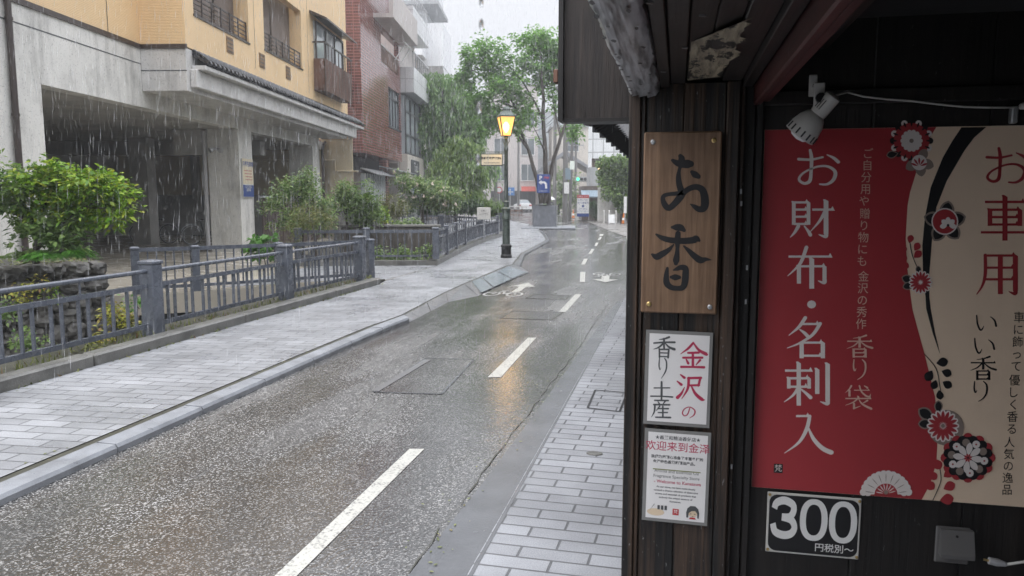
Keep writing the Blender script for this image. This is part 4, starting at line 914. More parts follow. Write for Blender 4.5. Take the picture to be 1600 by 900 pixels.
# ---- utility poles and wires
def pole(label, px, dist, h, r, arms=(), lean=0):
    p = at(px, dist, -.06); Q = place(p, YAW)@Matrix.Rotation(R(lean), 4, 'Y'); t = thing('utility_pole', label, 'utility pole', Q, 'utility poles along the street')
    m = MB(Q); m.tube([(0, 0, 0), (0, 0, h)], [r, r*.72], 12); m.build('shaft', M['pole'], t, smooth='auto')
    for z, l in arms:
        m = MB(Q); m.bar((-l, 0, z), (l, 0, z), .09, .09)
        for k in (-.9, -.45, .45, .9): m.lathe([(.05, 0), (.06, .06), (.03, .14)], 8, (k*l, 0, z+.045))
        m.build('crossarm', M['steel'], t)
    return t, Q
M['pole'] = mat('weathered_concrete_pole', (.16, .155, .15), .5, .25, 2, (1, 1, .3))
t, Q = pole('thick utility pole right of the street tree carrying small signs', 883, 55.5, 13, .2, ((11.5, 1.1), (10.6, .8)))
m = MB(Q); m.box(-.02, .36, -.3, -.25, 3.0, 3.8); m.build('sign_plate', M['shed_blue'], t); m = MB(Q); m.box(.3, .62, -.35, -.3, 3.7, 4.3); m.build('lit_sign', M['shop_lit'], t)
m = MB(Q); m.box(-.1, .25, -.3, -.26, 2.0, 2.8); m.build('notice', M['white'], t)
pole('second utility pole standing close behind the thick one', 890, 57.0, 13, .13, (), 1.5)
pole('slim utility pole between the street tree and the traffic signal', 866.5, 71, 10.5, .19, ((9.4, 1.2),))
pole('utility pole beside the corner building over the parked car', 810, 92, 11.5, .17, ((10.4, 1.1), (9.4, .9)))
pole('thin utility pole behind the direction sign', 774.5, 60, 5.0, .17)
pole('distant utility pole left of the signal', 899, 88, 8.5, .16, ((7.6, .9),))
m = MB(); rnd = random.Random(8)
A = [at(810, 92, 10.6), at(866.5, 71, 9.4), at(883, 55.5, 11.5), at(899, 88, 7.7), at(1010, 40, 10.5), at(740, 118, 11)]
for i, j, n in ((0, 1, 4), (1, 2, 4), (0, 5, 3), (1, 3, 2), (2, 4, 5), (2, 3, 2)):
    for k in range(n):
        a, b = A[i]+Vector((0, 0, -.4*k)), A[j]+Vector((0, 0, -.4*k)); sag = .6+.4*rnd.random()
        m.tube([a.lerp(b, q/10)-Vector((0, 0, sag*4*(q/10)*(1-q/10))) for q in range(11)], .028, 4)
tag(m.build('overhead_wires', M['ink']), 'sagging black overhead wires strung between the utility poles', 'wires')
# ---- traffic signal
p = at(904, 72, 0); Q = place(p, YAW); t = thing('traffic_signal', 'traffic signal showing a green light at the far crossing', 'traffic light', Q)
m = MB(Q); m.tube([(.9, 0, 0), (.9, 0, 3.6), (.9, -.1, 3.7)], .06, 8); m.build('post', M['steel'], t)
m = MB(Q); m.box(-.35, .9, -.2, .05, 3.15, 3.6, .05); hs_ = m.build('housing', M['grey_wall'], t)
m = MB(Q); m.lathe([(.13, 0), (.13, .03)], 14); m.xf(Matrix.Translation((-.1, -.2, 3.37))@Matrix.Rotation(R(90), 4, 'X')); m.build('green_lens', M['green_lit'], hs_)
for dx in (.25, .58):
    m = MB(Q); m.lathe([(.14, 0), (.14, .02)], 14); m.xf(Matrix.Translation((dx, -.2, 3.37))@Matrix.Rotation(R(90), 4, 'X')); m.build('dark_lens', M['dark'], hs_)
# ---- small blue road sign, orange cones/posts, bollards, barrier
p = at(797, 78, 0); Q = place(p, YAW); t = thing('road_sign', 'light blue road sign on a thin post near the barrier', 'sign', Q)
m = MB(Q); m.tube([(0, 0, 0), (0, 0, 2.9)], .04, 8); m.build('post', M['steel'], t); m = MB(Q); m.box(-.45, .45, -.06, -.03, 1.9, 2.7, .02); m.build('plate', M['blue_light'], t)
m = MB(Q); m.box(-.3, .3, -.066, -.062, 2.2, 2.3); m.box(-.06, .06, -.066, -.0625, 2.0, 2.55); m.build('symbol', M['white'], t)
p = at(780, 84, 0); Q = place(p, YAW); t = thing('round_road_sign', 'round red rimmed road sign left of the lamp post', 'sign', Q)
m = MB(Q); m.tube([(0, 0, 0), (0, 0, 2.9)], .04, 8); m.build('post', M['steel'], t)
m = MB(Q); m.lathe([(.36, 0), (.36, .02)], 20); m.xf(Matrix.Translation((0, -.05, 2.5))@Matrix.Rotation(R(90), 4, 'X')); m.build('rim', M['red_sign'], t)
m = MB(Q); m.lathe([(.25, 0), (.25, .02)], 20); m.xf(Matrix.Translation((0, -.06, 2.5))@Matrix.Rotation(R(90), 4, 'X')); m.build('face', M['white'], t)
p = at(803, 66, 0); Q = place(p, YAW+5); t = thing('pedestrian_barrier', 'low brown and white pedestrian barrier in front of the parked car', 'barrier', Q)
m = MB(Q); m.bar((-.85, 0, .92), (.75, 0, .92), .07, .1); m.build('rail', M['offwhite'], t); m = MB(Q); m.bar((-.8, 0, .55), (.7, 0, .55), .05, .09); m.bar((-.8, 0, .2), (.7, 0, .2), .05, .06)
for x in [-.8+.25*k for k in range(7)]: m.bar((x, 0, 0), (x, 0, .88), .045, .045)
m.build('panel', M['brown_slat'], t)
for i, (px, d, h, lab) in enumerate(((944, 50, .82, 'left of three pale bollards before the concrete wall'), (952, 50.5, .82, 'middle of three pale bollards before the concrete wall'), (963, 51, .8, 'right of three pale bollards, beside the small notice stand'))):
    p = at(px, d, RZ+.01); Q = place(p, YAW); t = thing('bollard', lab, 'bollard', Q, 'pale bollards at the far pavement')
    m = MB(Q); m.tube([(0, 0, 0), (0, 0, h)], .055, 10); m.build('tube', M['offwhite'], t, smooth='auto'); m = MB(Q); m.lathe([(.06, h), (.05, h+.04), (.01, h+.06)], 10); m.build('cap', M['white'], t)
p = at(977, 47, RZ+.01); Q = place(p, YAW); t = thing('slim_marker_post', 'slim white marker post with a tall plate in front of the ivy', 'post', Q)
m = MB(Q); m.tube([(0, 0, 0), (0, 0, 1.7)], .035, 8); m.build('shaft', M['steel'], t); m = MB(Q); m.box(-.09, .09, -.05, -.03, .75, 1.75, .01); m.build('plate', M['white'], t)
p = at(956, 49, RZ+.01); Q = place(p, YAW); t = thing('notice_stand', 'small white folding notice stand on the pavement by the wall', 'stand', Q)
m = MB(Q); m.bar((-.2, -.15, 0), (-.2, .05, .65), .03, .03); m.bar((.2, -.15, 0), (.2, .05, .65), .03, .03); m.bar((-.2, .25, 0), (-.2, .05, .65), .03, .03); m.bar((.2, .25, 0), (.2, .05, .65), .03, .03); m.build('frame', M['steel'], t)
m = MB(Q); m.add([(-.2, -.11, .1), (.2, -.11, .1), (.2, .03, .63), (-.2, .03, .63)], [(0, 1, 2, 3)]); m.add([(-.2, -.10, .1), (.2, -.10, .1), (.2, .04, .63), (-.2, .04, .63)], [(3, 2, 1, 0)]); m.build('panel', M['white'], t)
for i, (px, d, lab) in enumerate(((896, 64, 'orange striped road work fence post left of the standing sign'), (975, 50, 'orange traffic cone at the foot of the ivy wall'))):
    p = at(px, d, RZ+.01); Q = place(p, YAW); t = thing('traffic_cone', lab, 'traffic cone', Q)
    m = MB(Q); m.box(-.19, .19, -.19, .19, 0, .04, .01); m.build('base', M['black'], t); m = MB(Q); m.lathe([(.14, .04), (.03, .72)], 12); cn_ = m.build('cone', M['orange'], t); m = MB(Q); m.lathe([(.112, .25), (.085, .40)], 12); m.build('band', M['white'], cn_)
# hi-vis banner among the shrubs
p = S(732, 322, 45); Q = place((p.x, p.y, 0), YAW); t = thing('lime_banner', 'bright lime warning banner on a post among the bushes', 'banner', Q)
m = MB(Q); m.tube([(0, .03, 0), (0, .03, 2.6)], .03, 6); m.build('post', M['steel'], t); m = MB(Q); m.box(-.15, .25, -.01, .01, .9, 1.55); m.build('cloth', M['yellow_green'], t); m = MB(Q)
for k in range(3): m.box(-.13, .25, -.02, 0, 1.7+k*.22, 1.82+k*.22)
m.build('stripe', M['yellow_green'], t)
# ---- parked car, seen from behind
p = at(820.5, 92, RZ+.02); Q = place(p, YAW+8); t = thing('parked_car', 'white saloon car parked at the far end of the street, seen from behind', 'car', Q)
def loft(mb, secs):
    n = len(secs[0]); b0 = len(mb.v); mb.v += [p for s in secs for p in s]
    mb.f += [tuple(b0+i for i in range(n-1, -1, -1)), tuple(b0+(len(secs)-1)*n+i for i in range(n))]
    mb.f += [(b0+i*n+k, b0+i*n+(k+1) % n, b0+(i+1)*n+(k+1) % n, b0+(i+1)*n+k) for i in range(len(secs)-1) for k in range(n)]
def csec(y, hw, z0, z1, r=.12): return [(-hw+r, y, z0), (hw-r, y, z0), (hw, y, z0+r), (hw, y, z1-r), (hw-r*.9, y, z1), (-hw+r*.9, y, z1), (-hw, y, z1-r), (-hw, y, z0+r)]
m = MB(Q); loft(m, [csec(0, .74, .35, .85), csec(.08, .84, .28, 1.0), csec(.7, .88, .22, 1.06), csec(2.2, .88, .2, 1.0), csec(3.6, .87, .22, .95), csec(4.3, .82, .28, .82), csec(4.45, .7, .36, .7)]); m.build('body', M['car_white'], t, smooth='auto')
m = MB(Q); loft(m, [[(-.74, .72, 1.0), (.74, .72, 1.0), (.72, .74, 1.04), (-.72, .74, 1.04)], [(-.78, 1.35, 1.0), (.78, 1.35, 1.0), (.58, 1.35, 1.42), (-.58, 1.35, 1.42)], [(-.78, 2.5, 1.0), (.78, 2.5, 1.0), (.58, 2.4, 1.46), (-.58, 2.4, 1.46)], [(-.76, 3.5, .95), (.76, 3.5, .95), (.7, 3.45, .98), (-.7, 3.45, .98)]]); cb_ = m.build('cabin', M['glass'], t)
m = MB(Q); m.box(-.57, .57, 1.4, 2.35, 1.425, 1.48, .03); m.build('roof', M['car_white'], cb_)
for s in (-1, 1):
    m = MB(Q); m.box(s*.82, s*.5, -.02, .06, .72, .9, .03); m.build('tail_light', M['tail_red'], t)
    for y in (.85, 3.55):
        m = MB(Q); m.lathe([(.30, -.1), (.31, 0), (.30, .1)], 16); m.xf(Matrix.Translation((s*.78, y, .31))@Matrix.Rotation(R(90), 4, 'Y')); wl = m.build('wheel', M['rubber'], t)
        m = MB(Q); m.lathe([(.19, -.105), (.19, .105)], 14); m.xf(Matrix.Translation((s*.78, y, .31))@Matrix.Rotation(R(90), 4, 'Y')); m.build('rim', M['steel'], wl)
m = MB(Q); m.box(-.2, .2, -.03, 0, .55, .68); m.build('number_plate', M['offwhite'], t)
m = MB(Q); m.box(-.8, .8, -.06, .1, .33, .5, .04); m.build('bumper', M['car_white'], t)
# ---- pedestrian with umbrella
p = at(859.5, 62, RZ+.005); PQ = place(p, YAW+170)
def skin_body(name, joints, edges, parent_M, m, sub=2):
    me = bpy.data.meshes.new(name); me.from_pydata([j[0] for j in joints], edges, []); o = bpy.data.objects.new(name, me); col.objects.link(o)
    sk = o.modifiers.new('s', 'SKIN'); sb = o.modifiers.new('d', 'SUBSURF'); sb.levels = sub; sb.render_levels = sub
    for v, j in zip(me.skin_vertices[0].data, joints): v.radius = (j[1], j[2] if len(j) > 2 else j[1])
    me.skin_vertices[0].data[0].use_root = True; bpy.context.view_layer.update()
    n = bpy.data.meshes.new_from_object(o.evaluated_get(bpy.context.evaluated_depsgraph_get())); bpy.data.objects.remove(o)
    n.name = name; n.polygons.foreach_set('use_smooth', [True]*len(n.polygons)); n.materials.clear(); n.materials.append(m)
    q = bpy.data.objects.new(name, n); col.objects.link(q); q.matrix_world = parent_M; ROOT[q.name] = parent_M.copy(); return q
J = [((0, 0, .92), .15, .11), ((0, 0, 1.12), .14, .10), ((0, .01, 1.34), .17, .10), ((0, 0, 1.46), .055), ((0, -.01, 1.56), .085, .095), ((0, -.01, 1.64), .08, .09),
     ((-.1, 0, .86), .085), ((-.1, .06, .48), .06), ((-.1, .02, .09), .045), ((-.1, -.11, .03), .035), ((.1, 0, .86), .085), ((.1, -.14, .48), .06), ((.1, -.05, .09), .045), ((.1, -.2, .03), .035),
     ((-.2, .01, 1.33), .06), ((-.27, .03, 1.08), .045), ((-.25, -.1, .88), .036), ((.2, .01, 1.33), .06), ((.24, -.06, 1.10), .045), ((.14, -.24, 1.22), .036)]
E_ = [(0, 1), (1, 2), (2, 3), (3, 4), (4, 5), (0, 6), (6, 7), (7, 8), (8, 9), (0, 10), (10, 11), (11, 12), (12, 13), (2, 14), (14, 15), (15, 16), (2, 17), (17, 18), (18, 19)]
pb = skin_body('person', J, E_, PQ, M['cloth'], 2); tag(pb, 'person in a dark coat walking under an umbrella behind the planter box', 'person')
m = MB(PQ); m.lathe([(.0, 1.72), (.07, 1.70), (.10, 1.62), (.095, 1.55), (.05, 1.52)], 12, (0, .015, 0)); m.build('hair', M['black'], pb, smooth=True)
m = MB(PQ); m.lathe([(.01, 1.50), (.06, 1.53), (.075, 1.58), (.06, 1.64)], 10, (0, -.045, 0)); m.build('face', M['skin'], pb, smooth=True)
UQ = PQ@Matrix.Translation((.10, -.22, 0)); t = thing('umbrella', 'translucent white umbrella held by the walking person', 'umbrella', UQ)
m = MB(UQ); n = 16; prof = [(.02, 1.83), (.22, 1.79), (.40, 1.69), (.50, 1.55)]; m.lathe(prof, n); m.f = m.f[:-2]; m.lathe([(r_-.004, z-.006) for r_, z in prof], n); m.f = m.f[:-2]; m.build('canopy', M['white_wall'], t, smooth=True)
m = MB(UQ); m.tube([(0, 0, 1.12), (0, 0, 1.90)], .008, 6); m.build('shaft', M['steel'], t)
m = MB(UQ)
for k in range(8): a = 2*math.pi*k/8; m.tube([(0, 0, 1.55), (.25*math.cos(a), .25*math.sin(a), 1.74)], .004, 4)
m.build('rib', M['steel'], t)
# ---- bicycles in the garage
def bicycle(label, Mx):
    t = thing('bicycle', label, 'bicycle', Mx, 'bicycles parked in the garage'); r = .33
    for x in (-.54, .54):
        W_ = Mx@Matrix.Translation((x, 0, r))@Matrix.Rotation(R(90), 4, 'X')
        m = MB(W_); n = 28; m.tube([(r*math.cos(2*math.pi*k/n), r*math.sin(2*math.pi*k/n), 0) for k in range(n+1)], .018, 6, False); wl = m.build('wheel', M['rubber'], t, smooth=True)
        m = MB(W_); m.tube([((r-.025)*math.cos(2*math.pi*k/n), (r-.025)*math.sin(2*math.pi*k/n), 0) for k in range(n+1)], .012, 5, False)
        for k in range(14): a = 2*math.pi*k/14; m.tube([(0, 0, 0), ((r-.02)*math.cos(a), (r-.02)*math.sin(a), 0)], .003, 3)
        m.build('rim', M['steel'], wl)
        m = MB(W_); m.tube([((r+.035)*math.cos(a), (r+.035)*math.sin(a), 0) for a in [R(20+10*k) for k in range(15)]], .02, 5); m.build('mudguard', M['steel'], t)
    m = MB(Mx); m.tube([(.54, 0, r), (.40, 0, .78), (.37, 0, .95)], .017, 6); m.tube([(.41, 0, .72), (.0, 0, .36), (-.12, 0, .30), (-.54, 0, r)], .018, 6); m.tube([(-.12, 0, .30), (-.24, 0, .80)], .016, 6); m.tube([(-.54, 0, r), (-.21, 0, .68)], .012, 6); m.build('frame', M['cloth'], t, smooth=True)
    m = MB(Mx); m.tube([(.30, .27, 1.0), (.42, .2, 1.05), (.37, 0, .97), (.42, -.2, 1.05), (.30, -.27, 1.0)], .013, 6); m.build('handlebar', M['white'], t, smooth=True)
    m = MB(Mx); m.box(-.38, -.12, -.07, .07, .82, .88, .03); m.build('saddle', M['black'], t)
    m = MB(Mx); m.box(-.72, -.36, -.06, .06, .70, .72); m.tube([(-.6, .05, .70), (-.54, .05, r)], .006, 4); m.build('carrier', M['steel'], t)
    m = MB(Mx); m.box(.45, .75, -.15, .15, .72, .95, .02); m.build('basket', M['black'], t)
    return t
p = S(241, 377, 27.6); b1 = bicycle('dark bicycle standing broadside on the garage floor, left of two', place((p.x, p.y, 0.0), YAW+180))
p = S(326, 378, 27.0); dup(b1, place((p.x, p.y, 0.0), YAW+24), 'bicycle with pale handlebar beside the concrete column')
# ================================================================ plants
from mathutils import noise as mnoise
def leaf_mesh(P, Nrm, Dir, ln, wd, rs):
    """rhombic, slightly folded leaves as arrays"""
    n = len(P); side = np.cross(Dir, Nrm); side /= np.linalg.norm(side, axis=1)[:, None]+1e-9
    l = (ln*(.65+.7*rs.rand(n)))[:, None]; w_ = (wd*(.65+.7*rs.rand(n)))[:, None]
    b = P; tip = P+Dir*l-np.array([0, 0, .18])*l; mid = P+Dir*l*.5
    lf = mid+side*w_*.5+Nrm*w_*.12; rg = mid-side*w_*.5+Nrm*w_*.12
    V = np.stack([b, lf, tip, rg], 1).reshape(-1, 3); return V
def build_leaves(name, V, m, parent=None):
    n = len(V)//4
    if parent is not None:
        I = np.array(ROOT[parent.name].inverted()); V = V@I[:3, :3].T+I[:3, 3]
    me = bpy.data.meshes.new(name); me.vertices.add(n*4); me.vertices.foreach_set('co', V.astype(np.float32).ravel())
    me.loops.add(n*4); me.loops.foreach_set('vertex_index', np.arange(n*4, dtype=np.int32))
    me.polygons.add(n); me.polygons.foreach_set('loop_start', np.arange(0, n*4, 4, dtype=np.int32)); me.update(calc_edges=True); me.validate()
    me.materials.append(m); o = bpy.data.objects.new(name, me); col.objects.link(o)
    if parent is not None: o.parent = parent; ROOT[o.name] = ROOT[parent.name]
    return o
def unit(rs, n): v = rs.normal(size=(n, 3)); return v/np.linalg.norm(v, axis=1)[:, None]
def cloud(blobs, dist, per, ln, wd, seed, flatk=.5, sprig=7, spread=.28, droop=0.0, gap=.0, gscale=1.0):
    """leaf sprays gathered in clumps; blobs = (px, py, half width, half height[, depth shift]) seen at dist"""
    rs = np.random.RandomState(seed); out_ = []; k = dist/FPX
    for bl in blobs:
        px, py, rx, rz = bl[:4]; dd = bl[4] if len(bl) > 4 else rs.uniform(-.5, .5)*rx*k
        c = np.array(S(px, py, dist+dd)); ry = max(rx*k*.75, .12); ax = np.array([_rt.x, _rt.y, 0]); ay = np.array([HD.x, HD.y, 0]); az = np.array([0, 0, 1])
        n = max(4, int(per*rx*rz*k*k))
        u = unit(rs, n); rad = rs.rand(n)**.42
        for q in range(n):
            p = c+ax*u[q, 0]*rad[q]*rx*k+ay*u[q, 1]*rad[q]*ry+az*u[q, 2]*rad[q]*rz*k
            if gap and mnoise.noise(Vector(p*gscale)) < gap-.5: continue
            ns = max(3, int(sprig*rs.uniform(.6, 1.4)))
            out_dir = u[q]*.8+rs.normal(size=3)*.5; out_dir[2] -= droop; out_dir /= np.linalg.norm(out_dir)+1e-9
            t = rs.rand(ns)[:, None]; pts = p+out_dir*t*spread+rs.normal(size=(ns, 3))*spread*.22
            d = out_dir*.6+rs.normal(size=(ns, 3))*.6; d[:, 2] = d[:, 2]*flatk-droop*.5; d /= np.linalg.norm(d, axis=1)[:, None]
            nm = rs.normal(size=(ns, 3))*.45+np.array([0, 0, 1.0]); nm /= np.linalg.norm(nm, axis=1)[:, None]
            out_.append(leaf_mesh(pts, nm, d, ln, wd, rs))
    return np.concatenate(out_) if out_ else np.zeros((0, 3))
def strands(blobs, dist, per, length, ln, wd, seed):
    rs = np.random.RandomState(seed); out_ = []; k = dist/FPX
    for bl in blobs:
        px, py, rx, rz = bl[:4]; dd = bl[4] if len(bl) > 4 else rs.uniform(-.6, .6)*rx*k
        c = np.array(S(px, py, dist+dd)); n = int(per*rx*rz*k*k)
        u = unit(rs, n); rad = rs.rand(n)**.4
        for q in range(n):
            p = c+np.array([_rt.x, _rt.y, 0])*u[q, 0]*rad[q]*rx*k+np.array([HD.x, HD.y, 0])*u[q, 1]*rad[q]*rx*k*.7+np.array([0, 0, 1])*u[q, 2]*rad[q]*rz*k
            m_ = int(rs.uniform(7, 14)); t = np.linspace(0, 1, m_)[:, None]; L_ = length*rs.uniform(.5, 1.2)
            sx, sy = rs.normal()*.25, rs.normal()*.25
            pts = p+np.concatenate([sx*(1-(1-t)**2)*L_, sy*(1-(1-t)**2)*L_, .12*L_*np.sin(t*2)-t**1.4*L_], 1)+rs.normal(size=(m_, 3))*.03
            d = np.concatenate([rs.normal(size=(m_, 1))*.5+sx, rs.normal(size=(m_, 1))*.5+sy, -np.ones((m_, 1))*.9], 1); d /= np.linalg.norm(d, axis=1)[:, None]
            nm = rs.normal(size=(m_, 3)); nm /= np.linalg.norm(nm, axis=1)[:, None]
            out_.append(leaf_mesh(pts, nm, d, ln, wd, rs))
    return np.concatenate(out_)
def limbs(t, name, paths, m='bark', n=8):
    mb = MB()
    for pts, r0, r1 in paths:
        k = len(pts); P = [Vector(p) for p in pts]; fine = []
        for i in range(k-1):
            for q in range(3): fine.append(P[i].lerp(P[i+1], q/3)+Vector((mnoise.noise(P[i]*3+Vector((q, 0, 0))), mnoise.noise(P[i]*2+Vector((0, q, 3))), 0))*r0*.5*(1 if q else 0))
        fine.append(P[-1]); kk = len(fine)
        mb.tube(fine, [r0+(r1-r0)*i/(kk-1) for i in range(kk)], n)
    return mb.build(name, M[m], t, smooth=True)
def plant(name, label, cat, base, group=None):
    return thing(name, label, cat, place(base, YAW), group)
# ---- street tree in the tall box
D = 42.0; base = at(851, D, 1.2); t = plant('street_tree', 'tall three stemmed street tree growing out of the grey box', 'tree', base)
sp_ = lambda x, y, d=0: S(x, y, D+d)
limbs(t, 'trunk', [([sp_(846, 318), sp_(844, 300), sp_(836, 270), sp_(826, 235, .3), sp_(814, 205, .5), sp_(806, 170, .4), sp_(812, 120, .2)], .15, .04),
    ([sp_(852, 318), sp_(853, 290), sp_(852, 240), sp_(849, 190), sp_(848, 140, -.3), sp_(845, 90, -.3), sp_(842, 55)], .18, .03),
    ([sp_(857, 318), sp_(858, 285), sp_(866, 245, -.4), sp_(876, 215, -.6), sp_(884, 190, -.6), sp_(888, 150, -.5), sp_(880, 95)], .14, .035),
    ([sp_(826, 235, .3), sp_(812, 215), sp_(795, 195), sp_(778, 180)], .07, .02), ([sp_(806, 170, .4), sp_(790, 140), sp_(770, 110), sp_(750, 85)], .07, .02), ([sp_(849, 190), sp_(836, 160), sp_(815, 125), sp_(790, 95)], .07, .02),
    ([sp_(876, 215, -.6), sp_(868, 180), sp_(862, 140)], .06, .02), ([sp_(848, 140), sp_(866, 110), sp_(878, 75)], .05, .015), ([sp_(852, 240), sp_(842, 215, -1), sp_(832, 195, -1.5)], .05, .015), ([sp_(884, 190, -.6), sp_(897, 185), sp_(908, 195)], .05, .015), ([sp_(806, 170), sp_(785, 158), sp_(762, 160)], .05, .015), ([sp_(770, 110), sp_(745, 108), sp_(725, 115)], .04, .015)])
B = [(850, 50, 17, 8), (832, 60, 22, 10), (862, 62, 18, 9), (812, 58, 12, 5), (872, 82, 12, 10), (845, 76, 20, 8), (765, 70, 18, 7), (745, 82, 22, 8), (775, 92, 20, 9), (738, 95, 12, 6), (733, 110, 18, 7), (728, 123, 14, 5), (720, 117, 8, 4),
     (775, 113, 24, 8), (792, 128, 26, 9), (770, 145, 24, 10), (802, 150, 20, 8), (816, 95, 18, 8), (842, 100, 22, 9), (866, 98, 14, 10), (850, 120, 18, 7), (870, 130, 10, 8), (764, 163, 20, 9), (782, 180, 18, 9), (758, 192, 16, 8), (815, 168, 16, 7), (828, 184, 16, 6), (804, 195, 13, 6),
     (860, 145, 14, 6), (872, 160, 10, 6), (798, 205, 14, 6), (825, 214, 15, 5), (906, 206, 16, 6), (893, 196, 10, 5), (890, 80, 16, 22), (898, 130, 14, 18), (745, 150, 14, 8), (842, 160, 10, 5), (800, 112, 14, 7), (755, 130, 18, 8)]
build_leaves('crown', cloud(B, D, 230, .22, .12, 11, .35, 12, .45, .22, .30, .9), M['leaf_tree'], t)
# ---- weeping tree
D = 50.0; base = at(700, D, 0); t = plant('weeping_tree', 'large weeping tree with trailing foliage beside the old timber house', 'tree', base)
sp_ = lambda x, y, d=0: S(x, y, D+d)
limbs(t, 'trunk', [([at(700, D, -.1), sp_(700, 280), sp_(694, 220), sp_(690, 160), sp_(690, 125)], .28, .08), ([sp_(698, 250), sp_(715, 200), sp_(735, 165)], .14, .04), ([sp_(694, 220), sp_(672, 180), sp_(660, 145)], .13, .04)])
B = [(668, 122, 26, 12), (700, 128, 34, 14), (655, 145, 16, 18), (690, 160, 40, 22), (735, 160, 26, 20), (665, 190, 24, 26), (705, 200, 42, 28), (742, 205, 20, 26), (690, 235, 30, 20), (735, 250, 26, 24), (765, 255, 12, 12), (720, 180, 30, 16)]
build_leaves('crown', strands(B, D, 170, 1.3, .26, .10, 21), M['leaf_willow'], t)
# ---- feathery tree behind the railings
D = 36.0; base = at(712, D, 0); t = plant('maple_tree', 'bushy mid green tree with layered foliage in front of the weeping tree', 'tree', base)
sp_ = lambda x, y, d=0: S(x, y, D+d)
limbs(t, 'trunk', [([at(712, D, -.05), sp_(712, 310), sp_(706, 270), sp_(715, 235)], .12, .03), ([sp_(710, 290), sp_(690, 262), sp_(676, 250)], .06, .02), ([sp_(710, 285), sp_(732, 255), sp_(745, 240)], .06, .02)])
B = [(720, 216, 22, 7), (738, 230, 20, 9), (702, 236, 24, 9), (686, 256, 24, 9), (725, 256, 32, 12), (700, 276, 34, 12), (738, 282, 24, 12), (680, 292, 20, 12), (715, 302, 34, 12), (745, 308, 16, 12), (672, 272, 10, 7), (752, 262, 12, 8), (716, 240, 20, 8)]
build_leaves('crown', strands(B, D, 300, .6, .16, .08, 31), M['leaf_mid'], t)
# ---- flowering tree, shrubs
def shrub(name, label, cat, bx, D, z, blobs, per, ln, wd, seed, m, stems, flowers=None, sprig=7, spread=.2, gap=.3, grp=None, droop=.05, gs=2.0):
    base = at(bx, D, z); t = plant(name, label, cat, base, grp)
    limbs(t, 'stem', [([at(bx, D, z-.03)]+[S(x, y, D) for x, y in st], r, r*.35) for st, r in stems], n=6)
    build_leaves('foliage', cloud(blobs, D, per*6.5, ln, wd, seed, .5, sprig, spread, droop, gap, gs), M[m], t)
    if flowers:
        rs = random.Random(seed); mb = MB()
        for k in range(flowers):
            b_ = rs.choice(blobs); p = S(b_[0]+rs.uniform(-1, 1)*b_[2], b_[1]+rs.uniform(-1.05, .3)*b_[3], D-b_[2]*D/FPX*.7)
            for q in range(4):
                a = rs.uniform(0, 6.3); r_ = rs.uniform(.02, .04); o = Vector((rs.uniform(-.05, .05), rs.uniform(-.05, .05), rs.uniform(-.04, .04)))
                mb.add([p+o+Vector((r_*math.cos(a+i*1.571), r_*.4*math.sin(i*1.571+a), r_*math.sin(a+i*1.571))) for i in range(4)], [(0, 1, 2, 3)])
        mb.build('blossom', M['blossom'], t, clean=False)
    return t
shrub('flowering_tree', 'spreading small tree dotted with pinkish blossom above the far railings', 'tree', 662, 28, 0,
      [(632, 283, 14, 9), (648, 292, 20, 10), (670, 290, 22, 9), (692, 300, 20, 9), (655, 308, 24, 10), (680, 315, 24, 10), (700, 318, 16, 10), (640, 315, 12, 10), (712, 305, 10, 6), (622, 272, 6, 6)], 200, .10, .05, 41, 'leaf_pale', [([(656, 318), (650, 300), (640, 285)], .05), ([(660, 315), (678, 300), (695, 295)], .045), ([(668, 320), (690, 312)], .03)], 26, 7, .22, .2)
shrub('russet_shrub', 'low russet green shrub between flowering tree and potted greenery', 'shrub', 614, 26, 0, [(612, 316, 16, 9), (600, 325, 10, 10), (622, 328, 14, 9), (610, 334, 16, 8)], 300, .07, .035, 42, 'leaf_olive', [([(612, 325)], .03), ([(605, 322)], .02)])
shrub('glossy_shrub', 'rounded glossy shrub on a single pale trunk beside the beige sheeting', 'shrub', 543, 21.5, 0, [(545, 298, 14, 10), (562, 302, 16, 12), (535, 312, 14, 12), (575, 320, 16, 14), (552, 325, 18, 12), (580, 338, 12, 10), (560, 340, 16, 9), (566, 288, 8, 6), (540, 332, 9, 7)], 330, .09, .05, 43, 'leaf_mid', [([(542, 345), (541, 325)], .055), ([(541, 340), (555, 315)], .03), ([(542, 342), (532, 315)], .03)])
shrub('tall_garden_shrub', 'tallest pale green shrub in front of the board fence', 'shrub', 470, 19.5, 0, [(482, 276, 7, 12), (462, 290, 22, 9), (480, 295, 20, 10), (445, 302, 20, 10), (500, 305, 12, 12), (425, 318, 12, 9), (450, 325, 26, 13), (485, 322, 24, 14), (508, 328, 12, 13), (435, 340, 16, 10), (465, 345, 24, 12), (500, 348, 16, 12), (418, 330, 8, 6)], 300, .085, .042, 44, 'leaf_pale', [([(468, 350), (465, 310), (480, 275)], .04), ([(472, 350), (490, 310)], .03), ([(464, 352), (440, 315)], .03), ([(474, 355), (505, 325)], .025)], None, 7, .2, .32)
shrub('nandina_shrub', 'feathery olive shrub tinged bronze at the foot of the tallest shrub', 'shrub', 490, 18.2, 0, [(480, 335, 22, 10), (500, 345, 18, 12), (470, 355, 20, 12), (495, 365, 22, 12), (470, 375, 16, 8), (512, 350, 8, 8)], 330, .06, .022, 45, 'leaf_olive', [([(490, 360), (485, 340)], .02), ([(495, 365), (505, 345)], .02)])
shrub('broadleaf_plant', 'low broad leaved plant at the base of the dark board fence', 'plant', 412, 18, 0, [(405, 384, 14, 7), (420, 380, 10, 6), (398, 392, 10, 7), (425, 392, 10, 6)], 200, .16, .12, 46, 'fern', [([(410, 390)], .015)], None, 4, .15, 0)
